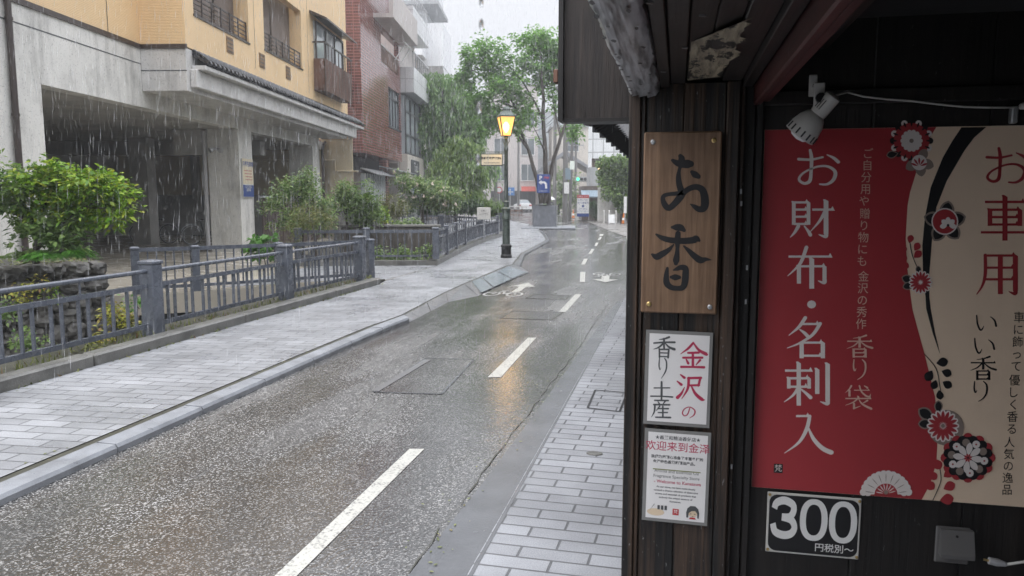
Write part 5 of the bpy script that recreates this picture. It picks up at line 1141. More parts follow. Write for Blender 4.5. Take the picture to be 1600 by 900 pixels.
shrub('lime_shrub', 'small lime green shrub inside the planted strip behind the railing', 'shrub', 640, 23.5, -.02, [(634, 352, 10, 7), (645, 348, 8, 5), (625, 357, 6, 4), (652, 357, 6, 4)], 300, .09, .05, 47, 'leaf_pale', [([(637, 355)], .015)], None, 6, .15, 0)
shrub('potted_greenery', 'bright green foliage spilling over a red brown planter pillar', 'plant', 597, 24, .5, [(598, 331, 7, 6), (592, 338, 6, 5), (602, 340, 5, 4)], 300, .08, .05, 48, 'leaf_bright', [([(597, 338)], .012)], None, 6, .12, 0)
t = thing('brick_planter', 'small red brown brick pillar planter under the bright foliage', 'planter', place(at(597, 24, 0), YAW)); Q = place(at(597, 24, 0), YAW)
m = MB(Q); m.box(-.12, .12, -.12, .12, -.02, .68, .01); m.build('pillar', M['red_tile'], t); m = MB(Q); m.box(-.14, .14, -.14, .14, .68, .74, .01); m.build('cap', M['coping'], t)
shrub('garden_undergrowth', 'low dark leafy clump inside the front garden railing', 'plant', 610, 19.0, -.02, [(600, 402, 14, 6), (620, 400, 14, 6), (640, 404, 14, 6), (588, 395, 8, 6), (655, 398, 12, 6), (632, 395, 8, 4), (670, 393, 8, 7)], 260, .09, .05, 49, 'leaf_mid', [([(610, 402)], .012)], None, 6, .14, .2)
shrub('white_flower_clump', 'pale flowering clump on the left of the lime shrub', 'plant', 620, 24.5, -.02, [(616, 352, 8, 5), (622, 356, 7, 4), (655, 354, 8, 4)], 250, .07, .035, 50, 'leaf_pale', [([(619, 355)], .012)], 12, 6, .12, 0)
shrub('round_bush', 'round dark green bush behind the white notice board', 'bush', 765, 36, 0, [(757, 322, 12, 8), (770, 320, 12, 8), (778, 326, 8, 6), (763, 330, 16, 6), (748, 328, 7, 5), (772, 332, 10, 5)], 380, .09, .05, 51, 'leaf_mid', [([(764, 326)], .03)], None, 7, .16, .2)
shrub('hedge_bush', 'dark low bush under the bushy mid green tree', 'bush', 715, 33, 0, [(690, 326, 18, 7), (715, 324, 18, 8), (738, 322, 14, 9), (670, 328, 14, 6), (650, 330, 14, 5)], 300, .09, .05, 52, 'leaf_dark', [([(712, 328)], .03)], None, 7, .16, .2)
# far trees
D = 77; t = plant('distant_tree', 'rounded green trees massed beyond the traffic signal', 'tree', at(878, D, 0)); limbs(t, 'trunk', [([at(870, D, -.1), S(878, 310, D), S(877, 290, D)], .2, .08)])
build_leaves('crown', cloud([(872, 288, 16, 14), (886, 280, 18, 14), (864, 302, 10, 14), (882, 305, 22, 14), (900, 295, 14, 16), (876, 322, 20, 10), (895, 318, 16, 12), (864, 318, 9, 9)], D, 55, .28, .17, 61, .5, 8, .6, .1, .25, .6), M['leaf_mid'], t)
D = 52; t = plant('ivy_mound', 'dense clipped ivy covering the top of the concrete wall', 'hedge', at(965, D, 0))
limbs(t, 'stem', [([at(972, D+.4, -.05), S(970, 300, D+.4), S(962, 270, D+.4)], .1, .05)])
build_leaves('foliage', np.concatenate([cloud([(948, 258, 13, 12), (968, 258, 20, 16), (985, 262, 18, 18), (944, 272, 10, 12), (948, 282, 12, 16), (966, 285, 20, 18), (990, 290, 18, 20), (955, 302, 14, 10), (975, 312, 16, 14), (985, 328, 12, 12), (970, 320, 8, 10)], D, 520, .15, .13, 62, .7, 7, .2, .12)]), M['leaf_mid'], t)
shrub('roadside_shrub', 'thin dark shrub growing at the foot of the timber shed', 'shrub', 930, 55, 0, [(928, 325, 7, 10), (932, 335, 6, 7)], 150, .11, .06, 63, 'leaf_dark', [([(930, 330)], .02)], None, 6, .2, 0)
# ---- near left: rock walled planter with a camellia
WA, WB = Vector((-9.36, 7.9)), Vector((-8.36, 9.95)); dv = (WB-WA).normalized(); ang = math.degrees(math.atan2(dv.y, dv.x)); Lw = (WB-WA).length
t = thing('rock_wall', 'rough dark dry stone wall of the raised planter above the canal', 'wall', place((WB.x, WB.y, -1.4), ang)); Q = place((WB.x, WB.y, 0), ang)
def rocks(Q, x0, x1, z0, z1, seed, dirx=True):
    rs = random.Random(seed); mb = MB(Q); z = z0
    while z < z1-.02:
        h = min(rs.uniform(.15, .27), z1-z); h = z1-z if z1-z-h < .12 else h; x = x1
        while x > x0:
            w_ = rs.uniform(.14, .40); s0 = len(mb.v); bm = bmesh.new(); bmesh.ops.create_icosphere(bm, subdivisions=3, radius=1); ph = rs.uniform(0, 99)
            for v in bm.verts:
                d = v.co.copy(); k = max(abs(d.x), abs(d.y), abs(d.z)); c = d/k; e = d.lerp(c, .55)
                nz = 1+.22*mnoise.noise(d*1.7+Vector((ph, 0, seed)))+.10*mnoise.noise(d*4.5+Vector((0, ph, 0)))+.05*mnoise.noise(d*11+Vector((0, 0, ph))); nz = min(nz, 1.10)
                e = e*nz; v.co = Vector((x-w_/2+e.x*w_*.55, .17+e.y*.24, z+h/2+e.z*h*.58)) if dirx else Vector((-.17-e.y*.24, x-w_/2+e.x*w_*.52, z+h/2+e.z*h*.54))
            mb.add([v.co.copy() for v in bm.verts], [tuple(v.index for v in f.verts) for f in bm.faces]); bm.free(); x -= w_-.01
        z += h-.012
    return mb
rocks(Q, -5.5, 0, -1.4, .66, 4).build('stonework', M['rock'], t)
rocks(Q, 0.2, 2.6, -1.4, .64, 9, False).build('stonework', M['rock'], t)
m = MB(Q); m.box(-5.5, -.18, .2, 2.6, -1.3, .60); m.build('soil_bed', M['soil'], t)
mb = MB(Q); rs = random.Random(12)
for k in range(1500):
    x, y = rs.uniform(-5, -.05), rs.uniform(.02, 1.1); z = .66+.05*mnoise.noise(Vector((x*3, y*3, 0)))+rs.uniform(0, .03); a = rs.uniform(0, 6.3); l = rs.uniform(.012, .035); c, s_ = math.cos(a)*l, math.sin(a)*l
    mb.add([(x-c, y-s_, z), (x+s_*.6, y-c*.6, z+.012), (x+c, y+s_, z+rs.uniform(0, .02)), (x-s_*.6, y+c*.6, z)], [(0, 1, 2, 3)])
o = mb.build('moss_and_leaf_litter', M['moss'], None, clean=False); tag(o, 'brown leaf litter and moss on top of the stone planter', 'leaf litter', kind='stuff')
D = 10.4; base = S(56, 405, D); t = plant('camellia_bush', 'glossy yellow green camellia bush growing on the stone planter', 'bush', base)
sp_ = lambda x, y, d=0: S(x, y, D+d)
limbs(t, 'stem', [([sp_(56, 412), sp_(57, 385), sp_(54, 360), sp_(48, 335), sp_(30, 310)], .05, .02), ([sp_(57, 390), sp_(75, 370), sp_(95, 350), sp_(130, 325), sp_(160, 310)], .03, .01), ([sp_(54, 360), sp_(65, 330), sp_(80, 300), sp_(75, 265)], .03, .01), ([sp_(50, 345), sp_(25, 335), sp_(5, 330)], .025, .01), ([sp_(95, 350), sp_(115, 330), sp_(125, 300)], .015, .006), ([sp_(130, 325), sp_(180, 325)], .012, .005)], n=7)
B = [(60, 285, 40, 11), (100, 278, 34, 10), (128, 285, 34, 12), (160, 296, 34, 12), (185, 305, 20, 11), (196, 318, 14, 8), (70, 258, 7, 9), (75, 268, 12, 8), (145, 276, 10, 7), (165, 283, 12, 6), (100, 305, 44, 11), (145, 315, 40, 10), (60, 312, 30, 11), (120, 332, 34, 8), (175, 330, 20, 8), (190, 340, 14, 5), (160, 342, 16, 5), (60, 340, 14, 8), (75, 350, 10, 8)]
build_leaves('foliage', np.concatenate([cloud(B, D, 2000, .10, .054, 71, .5, 7, .13, .08, .46, 3.2), cloud(B, D, 900, .065, .035, 75, .6, 6, .18, .05, .40, 3.2)]), M['leaf_bright'], t)
B = [(15, 280, 24, 10), (30, 295, 30, 10), (10, 305, 20, 14), (25, 320, 25, 10), (15, 345, 18, 14), (30, 365, 14, 12), (45, 275, 20, 8), (5, 260, 10, 6), (100, 345, 18, 9), (95, 365, 24, 12), (35, 385, 16, 10), (70, 372, 18, 14), (115, 375, 20, 10), (130, 350, 18, 9), (60, 350, 20, 14)]
build_leaves('foliage', cloud(B, D-.1, 2000, .095, .048, 72, .5, 7, .12, .08, .3, 4.5), M['leaf_mid'], t)
def fern(label, px, py, D, n, size, seed, m='fern'):
    p = S(px, py, D); t = plant('fern', label, 'fern', p, 'ferns on the planter'); rs = np.random.RandomState(seed); out_ = []
    for k in range(n):
        a = rs.uniform(0, 6.28); L_ = size*rs.uniform(.6, 1.1); up_ = rs.uniform(.35, .9); dirv = np.array([math.cos(a), math.sin(a), 0])
        ts = np.linspace(.08, 1, 22)[:, None]; pts = np.array(p)+dirv*ts*L_+np.array([0, 0, 1])*(ts*up_-ts**2.2*up_*1.1)*L_
        sd = np.array([-dirv[1], dirv[0], 0])
        for s in (-1, 1):
            d = sd*s*.9+dirv*.45+np.array([0, 0, -.15]); d = np.tile(d/np.linalg.norm(d), (22, 1)); nm = np.tile(np.array([0, 0, 1.0]), (22, 1))+rs.normal(size=(22, 3))*.2
            wl = .30*size*np.sin(np.linspace(.25, 3.0, 22)); V = leaf_mesh(pts, nm/np.linalg.norm(nm, axis=1)[:, None], d, 1, .028, rs).reshape(-1, 4, 3)
            V = pts[:, None, :]+(V-pts[:, None, :])*np.stack([wl, wl, wl], 1)[:, None, :]; 
            V2 = V.copy(); mid = (V[:, 1]+V[:, 3])/2; V2[:, 1] = mid+dirv*.011; V2[:, 3] = mid-dirv*.011; out_.append(V2.reshape(-1, 3))
    build_leaves('frond', np.concatenate(out_), M[m], t)
fern('bright fern hanging over the right end of the stone planter', 92, 402, 10.2, 34, .48, 81)
fern('darker fern at the foot of the camellia trunk', 50, 398, 10.5, 20, .36, 82, 'leaf_mid')
fern('small fern at the left edge of the planter top', 18, 404, 10.3, 14, .3, 83, 'leaf_mid')
# weeds growing out of the canal walls
for i, (px, py, D_, sc_, mm_, lab) in enumerate(((30, 455, 9.7, .9, 'yellow_leaf', 'yellowish weed on the canal stones at the left edge'), (60, 440, 9.8, .6, 'yellow_leaf', 'small yellow weed below the planter rim'), (78, 458, 9.9, .6, 'leaf_bright', 'lone bright weed sprouting from stone joints under the handrail'),
        (180, 490, 8.9, 1.5, 'yellow_leaf', 'largest yellowing weed clump left of the first railing post'), (208, 472, 9.4, .7, 'fern', 'green weed close to the first railing post'), (40, 530, 8.2, 1.3, 'leaf_mid', 'green weed low behind the nearest pales'), (140, 545, 8.0, .9, 'leaf_olive', 'dull weed behind the bottom rail'), (10, 485, 9.4, 1.0, 'leaf_mid', 'dark green weed in the wall at the frame edge'), (160, 525, 8.4, .9, 'yellow_leaf', 'yellow weed hanging by the canal edge'))):
    shrub('canal_weed', lab, 'weed', px, D_, S(px, py+10*sc_, D_).z, [(px, py, 14*sc_, 9*sc_), (px+10*sc_, py+8*sc_, 10*sc_, 7*sc_)], 520, .055, .034, 90+i, mm_, [([(px, py)], .006)], None, 5, .08, .1, 'weeds in the canal wall')
mb = MB(); rs = random.Random(77)                  # grass and moss along the canal edge
for k in range(1100):
    y = rs.uniform(3, 13.6); x = -6.0+rs.gauss(0, .14) if rs.random() < .75 else -5.44+rs.gauss(0, .02)
    h = rs.uniform(.03, .12)*(1 if x < -5.8 else .35); a = rs.uniform(0, 6.3); dx, dy = .012*math.cos(a), .012*math.sin(a)
    mb.add([(x-dx, y-dy, .0), (x+dx, y+dy, .0), (x+dx*.3+rs.uniform(-.04, .04), y+rs.uniform(-.04, .04), h)], [(0, 1, 2)])
tag(mb.build('grass', M['moss'], clean=False), 'sparse grass and moss along the base of the near railing', 'grass', kind='stuff')
shrub('kerb_weed', 'small green weed at the end post of the near railing', 'weed', 575, 14.4, 0, [(574, 437, 6, 4), (578, 441, 4, 3)], 600, .05, .03, 99, 'leaf_olive', [([(575, 438)], .004)], None, 5, .06, 0)
# ================================================================ the incense shop front on the right
PY, WY = 2.30, 2.37                # faces of the corner pillar and of the recessed wall
t = thing('shop_building', 'dark charred timber shop front with a low eave, at the right', 'building', place((.6, 3.5, RZ))); shop = t
rnd = random.Random(2)
m = MB()
xs = [(-.146, -.112, .0), (-.111, -.098, .006), (-.097, .010, .012), (.011, .128, .010)]
for (a, b_, dy) in xs: m.box(a, b_, PY+dy, PY+.09, RZ, 1.93, .003)
m.build('pillar_boards', M['timber'], t)
m = MB(); m.box(.129, .166, PY-.004, PY+.09, RZ, 1.93, .004); m.box(.168, .182, PY+.02, PY+.09, RZ, 1.93, .003); m.build('pillar_edge_post', M['timber'], t)
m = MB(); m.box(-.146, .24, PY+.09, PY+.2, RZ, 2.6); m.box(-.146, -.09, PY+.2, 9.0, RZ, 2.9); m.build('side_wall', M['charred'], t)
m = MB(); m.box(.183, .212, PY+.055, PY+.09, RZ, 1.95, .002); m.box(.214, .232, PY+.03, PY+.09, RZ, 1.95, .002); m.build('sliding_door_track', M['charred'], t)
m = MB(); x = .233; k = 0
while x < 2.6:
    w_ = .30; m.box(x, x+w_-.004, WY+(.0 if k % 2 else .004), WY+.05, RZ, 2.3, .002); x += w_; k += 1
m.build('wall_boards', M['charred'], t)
m = MB(); m.box(.233, 2.6, WY-.02, WY+.0, 1.865, 1.905, .003); m.build('hanging_rail', M['charred'], t)
# unseen wall added on the right to darken that side of the recess
m = MB(); m.box(2.4, 2.45, -2.2, 2.36, RZ, 2.5); m.build('added_shade_wall_right', M['charred'], t)
m = MB(); m.box(-.10, 2.45, -2.25, -2.2, RZ, 2.5); m.box(-.10, -.05, -6, -2.25, RZ, 2.9); m.build('added_shade_wall_behind', M['charred'], t)   # unseen, added behind the camera to cut the light on the poster
# soffit: boards running along the street, a metal wrapped fascia, a dark red purlin
m = MB()
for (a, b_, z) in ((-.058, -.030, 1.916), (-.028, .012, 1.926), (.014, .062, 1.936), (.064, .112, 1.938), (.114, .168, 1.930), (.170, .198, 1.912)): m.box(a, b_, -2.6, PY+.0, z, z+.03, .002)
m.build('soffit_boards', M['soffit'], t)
m = MB(); m.box(-.13, .26, -2.6, PY+.1, 1.975, 2.02); m.box(.25, 2.6, -2.6, PY+.12, 2.10, 2.14); m.build('eave_deck', M['dark'], t)
m = MB(); n_ = 220
for k in range(n_):                                       # crumpled sheet-metal wrap of the fascia
    y0, y1 = -2.6+k*(PY+2.6)/n_, -2.6+(k+1)*(PY+2.6)/n_
    def prof(y):
        f = mnoise.noise(Vector((y*4, 0, 1)))*.008+mnoise.noise(Vector((y*26, 5, 1)))*.002; g = mnoise.noise(Vector((y*6, 3, 1)))*.007; h = mnoise.noise(Vector((y*9, 7, 2)))*.006+mnoise.noise(Vector((y*30, 2, 2)))*.0015
        j = mnoise.noise(Vector((y*34, 9, 4)))*.004; f *= .5; g *= .35; h *= .4
        return [(-.146+f+j, y, 2.30), (-.146+f+j, y, 1.908), (-.136+f, y, 1.894+g), (-.119+f*.5, y, 1.897+g), (-.1175+f*.5, y, 1.8905+g), (-.095+f*.4, y, 1.896+h), (-.0935+f*.4, y, 1.8895+h), (-.070+h, y, 1.895+h), (-.061+h*3+j*1.4, y, 1.903+g), (-.061+h*3+j*1.4, y, 1.93)]
    a, b_ = prof(y0), prof(y1); s0 = len(m.v); m.v += a+b_; q = len(a); m.f += [(s0+i, s0+i+1, s0+q+i+1, s0+q+i) for i in range(q-1)]
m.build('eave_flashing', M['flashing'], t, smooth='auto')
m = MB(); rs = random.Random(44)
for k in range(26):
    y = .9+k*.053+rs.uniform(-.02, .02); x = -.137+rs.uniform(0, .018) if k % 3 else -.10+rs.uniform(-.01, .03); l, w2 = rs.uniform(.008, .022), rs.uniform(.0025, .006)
    m = MB(); m.add([(x+w2*math.cos(a)*rs.uniform(.6, 1.3), y+l*math.sin(a)*rs.uniform(.6, 1.2), 1.8875) for a in [2*math.pi*q/9 for q in range(9)]], [tuple(range(9))]); m.build('dark_dent_spot', M['ink'], t)  # flat dark spots paint in the shade of dents and tears
m = MB(); m.box(-.138, -.066, -2.6, PY-.002, 1.910, 1.97); m.build('fascia_beam', M['soffit'], t)
# strip of torn cream paint on the soffit
m = MB(); rs = random.Random(6); pts_l, pts_r = [], []
for k in range(26):
    pts_l.append((.018+rs.uniform(-.002, .002)+(.05*(3-k)/3 if k < 3 else 0), 1.66+k*.63/25)); pts_r.append((.122+rs.uniform(-.013, .010)-.004*max(0, k-18), 1.50+k*.70/25+rs.uniform(-.012, .012)))
for k in range(25): m.add([(*pts_l[k], 1.9325), (*pts_r[k], 1.9265), (*pts_r[k+1], 1.9265), (*pts_l[k+1], 1.9325)], [(0, 1, 2, 3)])
m.build('peeling_paint', M['peel'], t)
m = MB(); m.box(.204, .226, -2.6, WY-.02, 1.865, 1.925, .004); m.box(.229, .252, -2.6, WY-.02, 1.875, 1.93, .004); m.build('red_purlin', M['red_timber'], t)
m = MB(); m.box(.255, .262, -2.6, WY, 1.94, 2.10); m.box(.34, .40, -2.6, WY, 2.02, 2.10); m.box(.263, 2.5, -2.6, .9, 2.06, 2.10); m.build('ceiling_beam', M['soffit'], t)
m = MB()
for (x, y, z) in ((-.06, 1.3, 1.914), (.03, 1.5, 1.934), (.09, 1.1, 1.936), (-.05, 2.0, 1.914), (.0, 1.75, 1.924)): m.bar((x, y, z), (x+.012, y+.006, z), .004, .003)
for (x, z) in ((.176, 1.62), (.178, 1.585), (.20, 1.40), (.176, .80), (.2, 1.30)): m.box(x-.0025, x+.0025, PY+.016, PY+.021, z-.007, z+.007)
m.build('staple', M['steel'], t)
# jutting upper side panel of raised-grain cedar beyond the pillar
PQ_ = place((-.27, 2.62, 1.86)); m = MB(); m.box(-.385, -.16, 2.62, 2.66, 1.868, 3.0); pn = m.build('side_panel', M['grain_panel'], t)
m = MB(); m.box(-.402, -.386, 2.60, 2.70, 1.858, 3.0); m.box(-.386, -.150, 2.612, 2.68, 1.855, 1.867); m.build('panel_frame', M['charred'], pn)
m = MB(); m.box(-.420, -.403, 2.61, 2.65, 1.985, 2.03, .003); m.build('bracket', M['brown_slat'], pn)
m = MB(); m.box(-.385, -.10, 2.70, 3.2, 1.90, 1.95); m.box(-.40, -.1, 2.69, 5.0, 2.2, 2.3); m.build('panel_backing', M['charred'], t)
# eave of the neighbouring house with its scalloped tile ends
t2 = thing('neighbour_house', 'dark house beyond the shop with a scalloped black tile eave', 'house', place((.5, 12, RZ)))
m = MB(); m.prism_y([(-.88, 2.52), (-.1, 2.95), (-.1, 2.6), (-.80, 2.45)], 6.2, 22)
for k in range(58): y = 6.25+k*.27; m.tube([(-.95, y, 2.43), (-.05, y, 2.93)], .085, 8); m.box(-.95, -.92, y-.05, y+.05, 2.33+.02*(k % 3), 2.45)
m.build('tile_eave', M['dark_tile'], t2, smooth='auto')
m = MB(); m.box(-.06, 4, 9.02, 30, RZ, 6); m.build('wall', M['charred'], t2)

# ---------------------------------------------------------------- brush and type strokes
def stroke(mb, pts, f, z, n=5, cap=True):
    """a brush stroke: (x, y, width) control points -> one smooth ribbon; f maps (x, y) to the sign face"""
    P = [tuple(map(float, p)) for p in pts]
    if len(P) == 2: P = [P[0], tuple((a+b)/2 for a, b in zip(P[0], P[1])), P[1]]
    def cr(i, t):
        p0, p1, p2, p3 = P[max(i-1, 0)], P[i], P[i+1], P[min(i+2, len(P)-1)]
        return [.5*((2*b)+(-a+c)*t+(2*a-5*b+4*c-d)*t*t+(-a+3*b-3*c+d)*t**3) for a, b, c, d in zip(p0, p1, p2, p3)]
    C_ = [cr(i, k/n) for i in range(len(P)-1) for k in range(n)]+[list(P[-1])]
    Lf, Rt = [], []
    for i, c in enumerate(C_):
        a, b = C_[max(i-1, 0)], C_[min(i+1, len(C_)-1)]; dx, dy = b[0]-a[0], b[1]-a[1]; l = math.hypot(dx, dy) or 1; nx, ny = -dy/l, dx/l; h = max(c[2], .4)/2
        Lf.append((c[0]+nx*h, c[1]+ny*h)); Rt.append((c[0]-nx*h, c[1]-ny*h))
    for (c, q, s_) in ((C_[0], C_[1], 1), (C_[-1], C_[-2], -1)):
        if cap and c[2] > 1.5:
            r_ = c[2]/2; mb.add([f(c[0]+r_*math.cos(2*math.pi*k/10), c[1]+r_*math.sin(2*math.pi*k/10), z+.00004) for k in range(10)], [tuple(range(10))])
    k = len(C_); mb.add([f(*p, z) for p in Lf]+[f(*p, z) for p in Rt], [(i, i+1, k+i+1, k+i) for i in range(k-1)])
def H(x0, y, x1, t=5.2): return ('p', [[(x0, y-t/2), (x1-7, y-t/2), (x1-4, y-t*1.6), (x1+1, y+t/2), (x0, y+t/2)]])
def Vv(x, y0, y1, t=9.0):
    t = t*1.15
    return ('p', [[(x-t/2-1.5, y0-2), (x-t/2+3, y0-2.5), (x+t/2, y0+2), (x+t/2, y1), (x-t/2, y1), (x-t/2, y0+2)]])
def hook(x, y, dx=-12): return [(x, y-8, 9), (x-1, y, 8), (x+dx, y-5, 1.5)]
GL = {
'お': [[(8, 27, 7), (35, 28, 6), (60, 22, 5)], [(33, 4, 6), (36, 25, 8), (35, 60, 7), (32, 82, 8), (20, 88, 7), (9, 78, 6), (18, 62, 5), (45, 47, 5), (70, 45, 6), (87, 58, 8), (84, 78, 8), (70, 90, 6), (54, 90, 4)], [(70, 16, 3), (84, 24, 7), (94, 34, 8)]],
'財': [Vv(10, 10, 64, 7), Vv(42, 10, 64, 7), H(10, 11, 42), H(10, 28, 40), H(10, 45, 40), H(10, 62, 40), [(20, 67, 8), (12, 82, 6), (2, 94, 1.5)], [(33, 67, 3), (42, 80, 7), (46, 88, 8)], H(50, 28, 98), Vv(80, 6, 86, 9), hook(80, 92, -16), [(78, 32, 8), (66, 55, 6), (46, 80, 1.5)]],
'布': [H(4, 24, 96), [(42, 2, 8), (30, 38, 7), (14, 58, 4), (2, 70, 1.5)], Vv(26, 46, 88, 7.5), H(26, 47, 82), Vv(80, 46, 80, 7.5), hook(80, 86, -14), Vv(53, 28, 100, 9)],
'・': [('p', [[(50+10*math.cos(k*.5236), 46+10.5*math.sin(k*.5236)) for k in range(12)]])],
'名': [[(42, 2, 8), (28, 24, 7), (6, 44, 1.5)], H(36, 17, 72), [(74, 16, 8), (58, 42, 7), (30, 62, 5), (2, 74, 1.5)], [(30, 30, 3), (40, 38, 7), (48, 47, 8)], Vv(34, 62, 98, 8), Vv(80, 60, 98, 8), H(34, 61, 80), H(34, 92, 78)],
'刺': [H(2, 20, 60), Vv(31, 2, 98, 8), Vv(10, 36, 60, 6.5), Vv(53, 36, 60, 6.5), H(10, 37, 53), H(10, 56, 50), [(29, 60, 7), (18, 76, 5), (0, 90, 1.5)], [(34, 60, 3), (46, 70, 6), (56, 80, 8)], Vv(70, 16, 72, 8), Vv(92, 4, 88, 8.5), hook(92, 94, -16)],
'入': [H(26, 6, 54), [(54, 6, 7), (48, 36, 8), (32, 68, 6), (2, 94, 1.5)], [(50, 30, 3), (62, 60, 8), (80, 82, 10), (98, 92, 11)]],
'車': [H(10, 16, 90), Vv(20, 32, 68, 8), Vv(80, 32, 68, 8), H(20, 33, 80), H(20, 49, 78), H(20, 65, 78), H(2, 82, 98), Vv(50, 3, 100, 9)],
'用': [[(20, 8, 7), (20, 50, 7), (14, 76, 5), (2, 96, 1.5)], H(20, 9, 82), Vv(82, 8, 88, 9), hook(82, 94, -14), H(20, 36, 80), H(20, 62, 80), Vv(51, 9, 95, 9)],
'香': [[(74, 3, 8), (52, 11, 5), (26, 15, 2)], H(4, 28, 96), Vv(50, 10, 56, 8), [(46, 30, 6), (28, 48, 5), (2, 60, 1.5)], [(54, 30, 3), (74, 48, 7), (97, 57, 9)], Vv(28, 62, 99, 7.5), Vv(72, 62, 99, 7.5), H(28, 62, 72), H(28, 78, 70), H(28, 95, 70)],
'り': [[(24, 6, 5), (22, 36, 7), (27, 56, 7), (34, 46, 2)], [(62, 5, 4), (76, 22, 8), (76, 56, 8), (62, 82, 6), (40, 97, 2)]],
'い': [[(12, 16, 5), (15, 50, 7), (24, 76, 7), (32, 78, 6), (40, 62, 2)], [(66, 22, 3), (82, 38, 7), (88, 62, 8)]],
'袋': [[(24, 2, 7), (16, 16, 5), (2, 30, 1.5)], Vv(17, 18, 46, 7), H(34, 20, 92, 3.5), [(54, 2, 6), (62, 26, 6), (80, 44, 7), (92, 46, 6), (95, 36, 2)], [(72, 2, 3), (80, 7, 6), (84, 11, 7)], H(2, 54, 98), Vv(50, 45, 56, 7), [(46, 56, 6), (30, 70, 5), (2, 82, 1.5)], Vv(34, 72, 95, 7), [(33, 95, 7), (46, 90, 4), (58, 85, 2)], [(52, 58, 3), (66, 78, 7), (98, 96, 9)], [(84, 62, 7), (74, 69, 5), (64, 75, 2)]],
'金': [[(48, 2, 8), (30, 24, 9), (2, 46, 2)], [(50, 4, 6), (70, 28, 10), (98, 42, 13), (104, 42, 3)], [(30, 41, 8), (70, 38, 9)], [(12, 60, 8), (84, 56, 9)], [(48, 40, 9), (50, 92, 10)], [(24, 66, 6), (32, 80, 10)], [(76, 66, 9), (62, 84, 4)], [(6, 95, 9), (50, 93, 8), (92, 92, 10)]],
'沢': [[(12, 3, 5), (26, 14, 11)], [(1, 30, 5), (16, 42, 11)], [(4, 94, 13), (18, 76, 9), (28, 52, 3)], [(40, 15, 9), (86, 11, 10)], [(84, 12, 9), (78, 42, 9)], [(42, 44, 8), (80, 40, 9)], [(42, 14, 10), (40, 56, 9), (20, 97, 3)], [(52, 44, 5), (68, 74, 11), (92, 95, 13), (102, 96, 3)]],
'の': [[(54, 20, 7), (42, 66, 8), (22, 82, 8), (6, 62, 8), (20, 28, 7), (55, 12, 7), (88, 36, 9), (84, 70, 9), (56, 96, 4)]],
'土': [[(16, 44, 7), (84, 38, 8)], [(48, 4, 9), (50, 92, 10)], [(2, 95, 8), (50, 92, 8), (98, 92, 10)]],
'産': [[(50, 0, 9), (50, 12, 8)], [(16, 15, 7), (84, 12, 8)], [(32, 19, 4), (40, 30, 8)], [(68, 17, 8), (58, 31, 4)], [(12, 36, 8), (92, 32, 8)], [(18, 36, 9), (16, 70, 8), (2, 98, 2)], [(42, 42, 8), (26, 64, 3)], [(36, 54, 6), (86, 51, 8)], [(36, 73, 6), (82, 70, 7)], [(24, 96, 7), (98, 93, 9)], [(58, 42, 8), (60, 93, 9)]],
'香k': [[(72, 3, 10), (50, 12, 8), (26, 16, 3)], [(2, 34, 8), (50, 28, 8), (98, 26, 10)], [(48, 12, 10), (50, 56, 9)], [(46, 32, 9), (26, 52, 8), (2, 62, 3)], [(54, 32, 5), (74, 50, 10), (98, 58, 13)], [(28, 60, 8), (30, 98, 8)], [(28, 62, 7), (72, 60, 8)], [(72, 60, 9), (70, 98, 9)], [(30, 78, 6), (68, 77, 6)], [(30, 95, 6), (68, 94, 6)]],
'りk': [[(22, 6, 8), (20, 40, 10), (28, 58, 5), (36, 48, 2)], [(60, 5, 6), (76, 22, 11), (74, 60, 10), (40, 98, 3)]],
}
_z = [0.0]
def glyph(mb, ch, cx, cy, w_, h, f):
    """one character centred at (cx, cy) on the face, w x h"""
    for s_ in GL[ch]:
        _z[0] += .000025; z = _z[0]
        g = lambda x, y, zz=z: f(cx+(x-50)/100*w_, cy+(y-50)/100*h, zz)
        if isinstance(s_, tuple):
            for poly in s_[1]: mb.add([g(x, y) for x, y in poly], [tuple(range(len(poly)))])
        else: stroke(mb, s_, lambda x, y, zz: g(x, y, zz), z)
def screw(parent, name, x, y, z, r, m):
    q = MB(); q.lathe([(r, 0), (r, .002), (r*.6, .0045)], 12); q.xf(Matrix.Translation((x, y, z))@Matrix.Rotation(R(90), 4, 'X')); q.build(name, m, parent, smooth='auto')
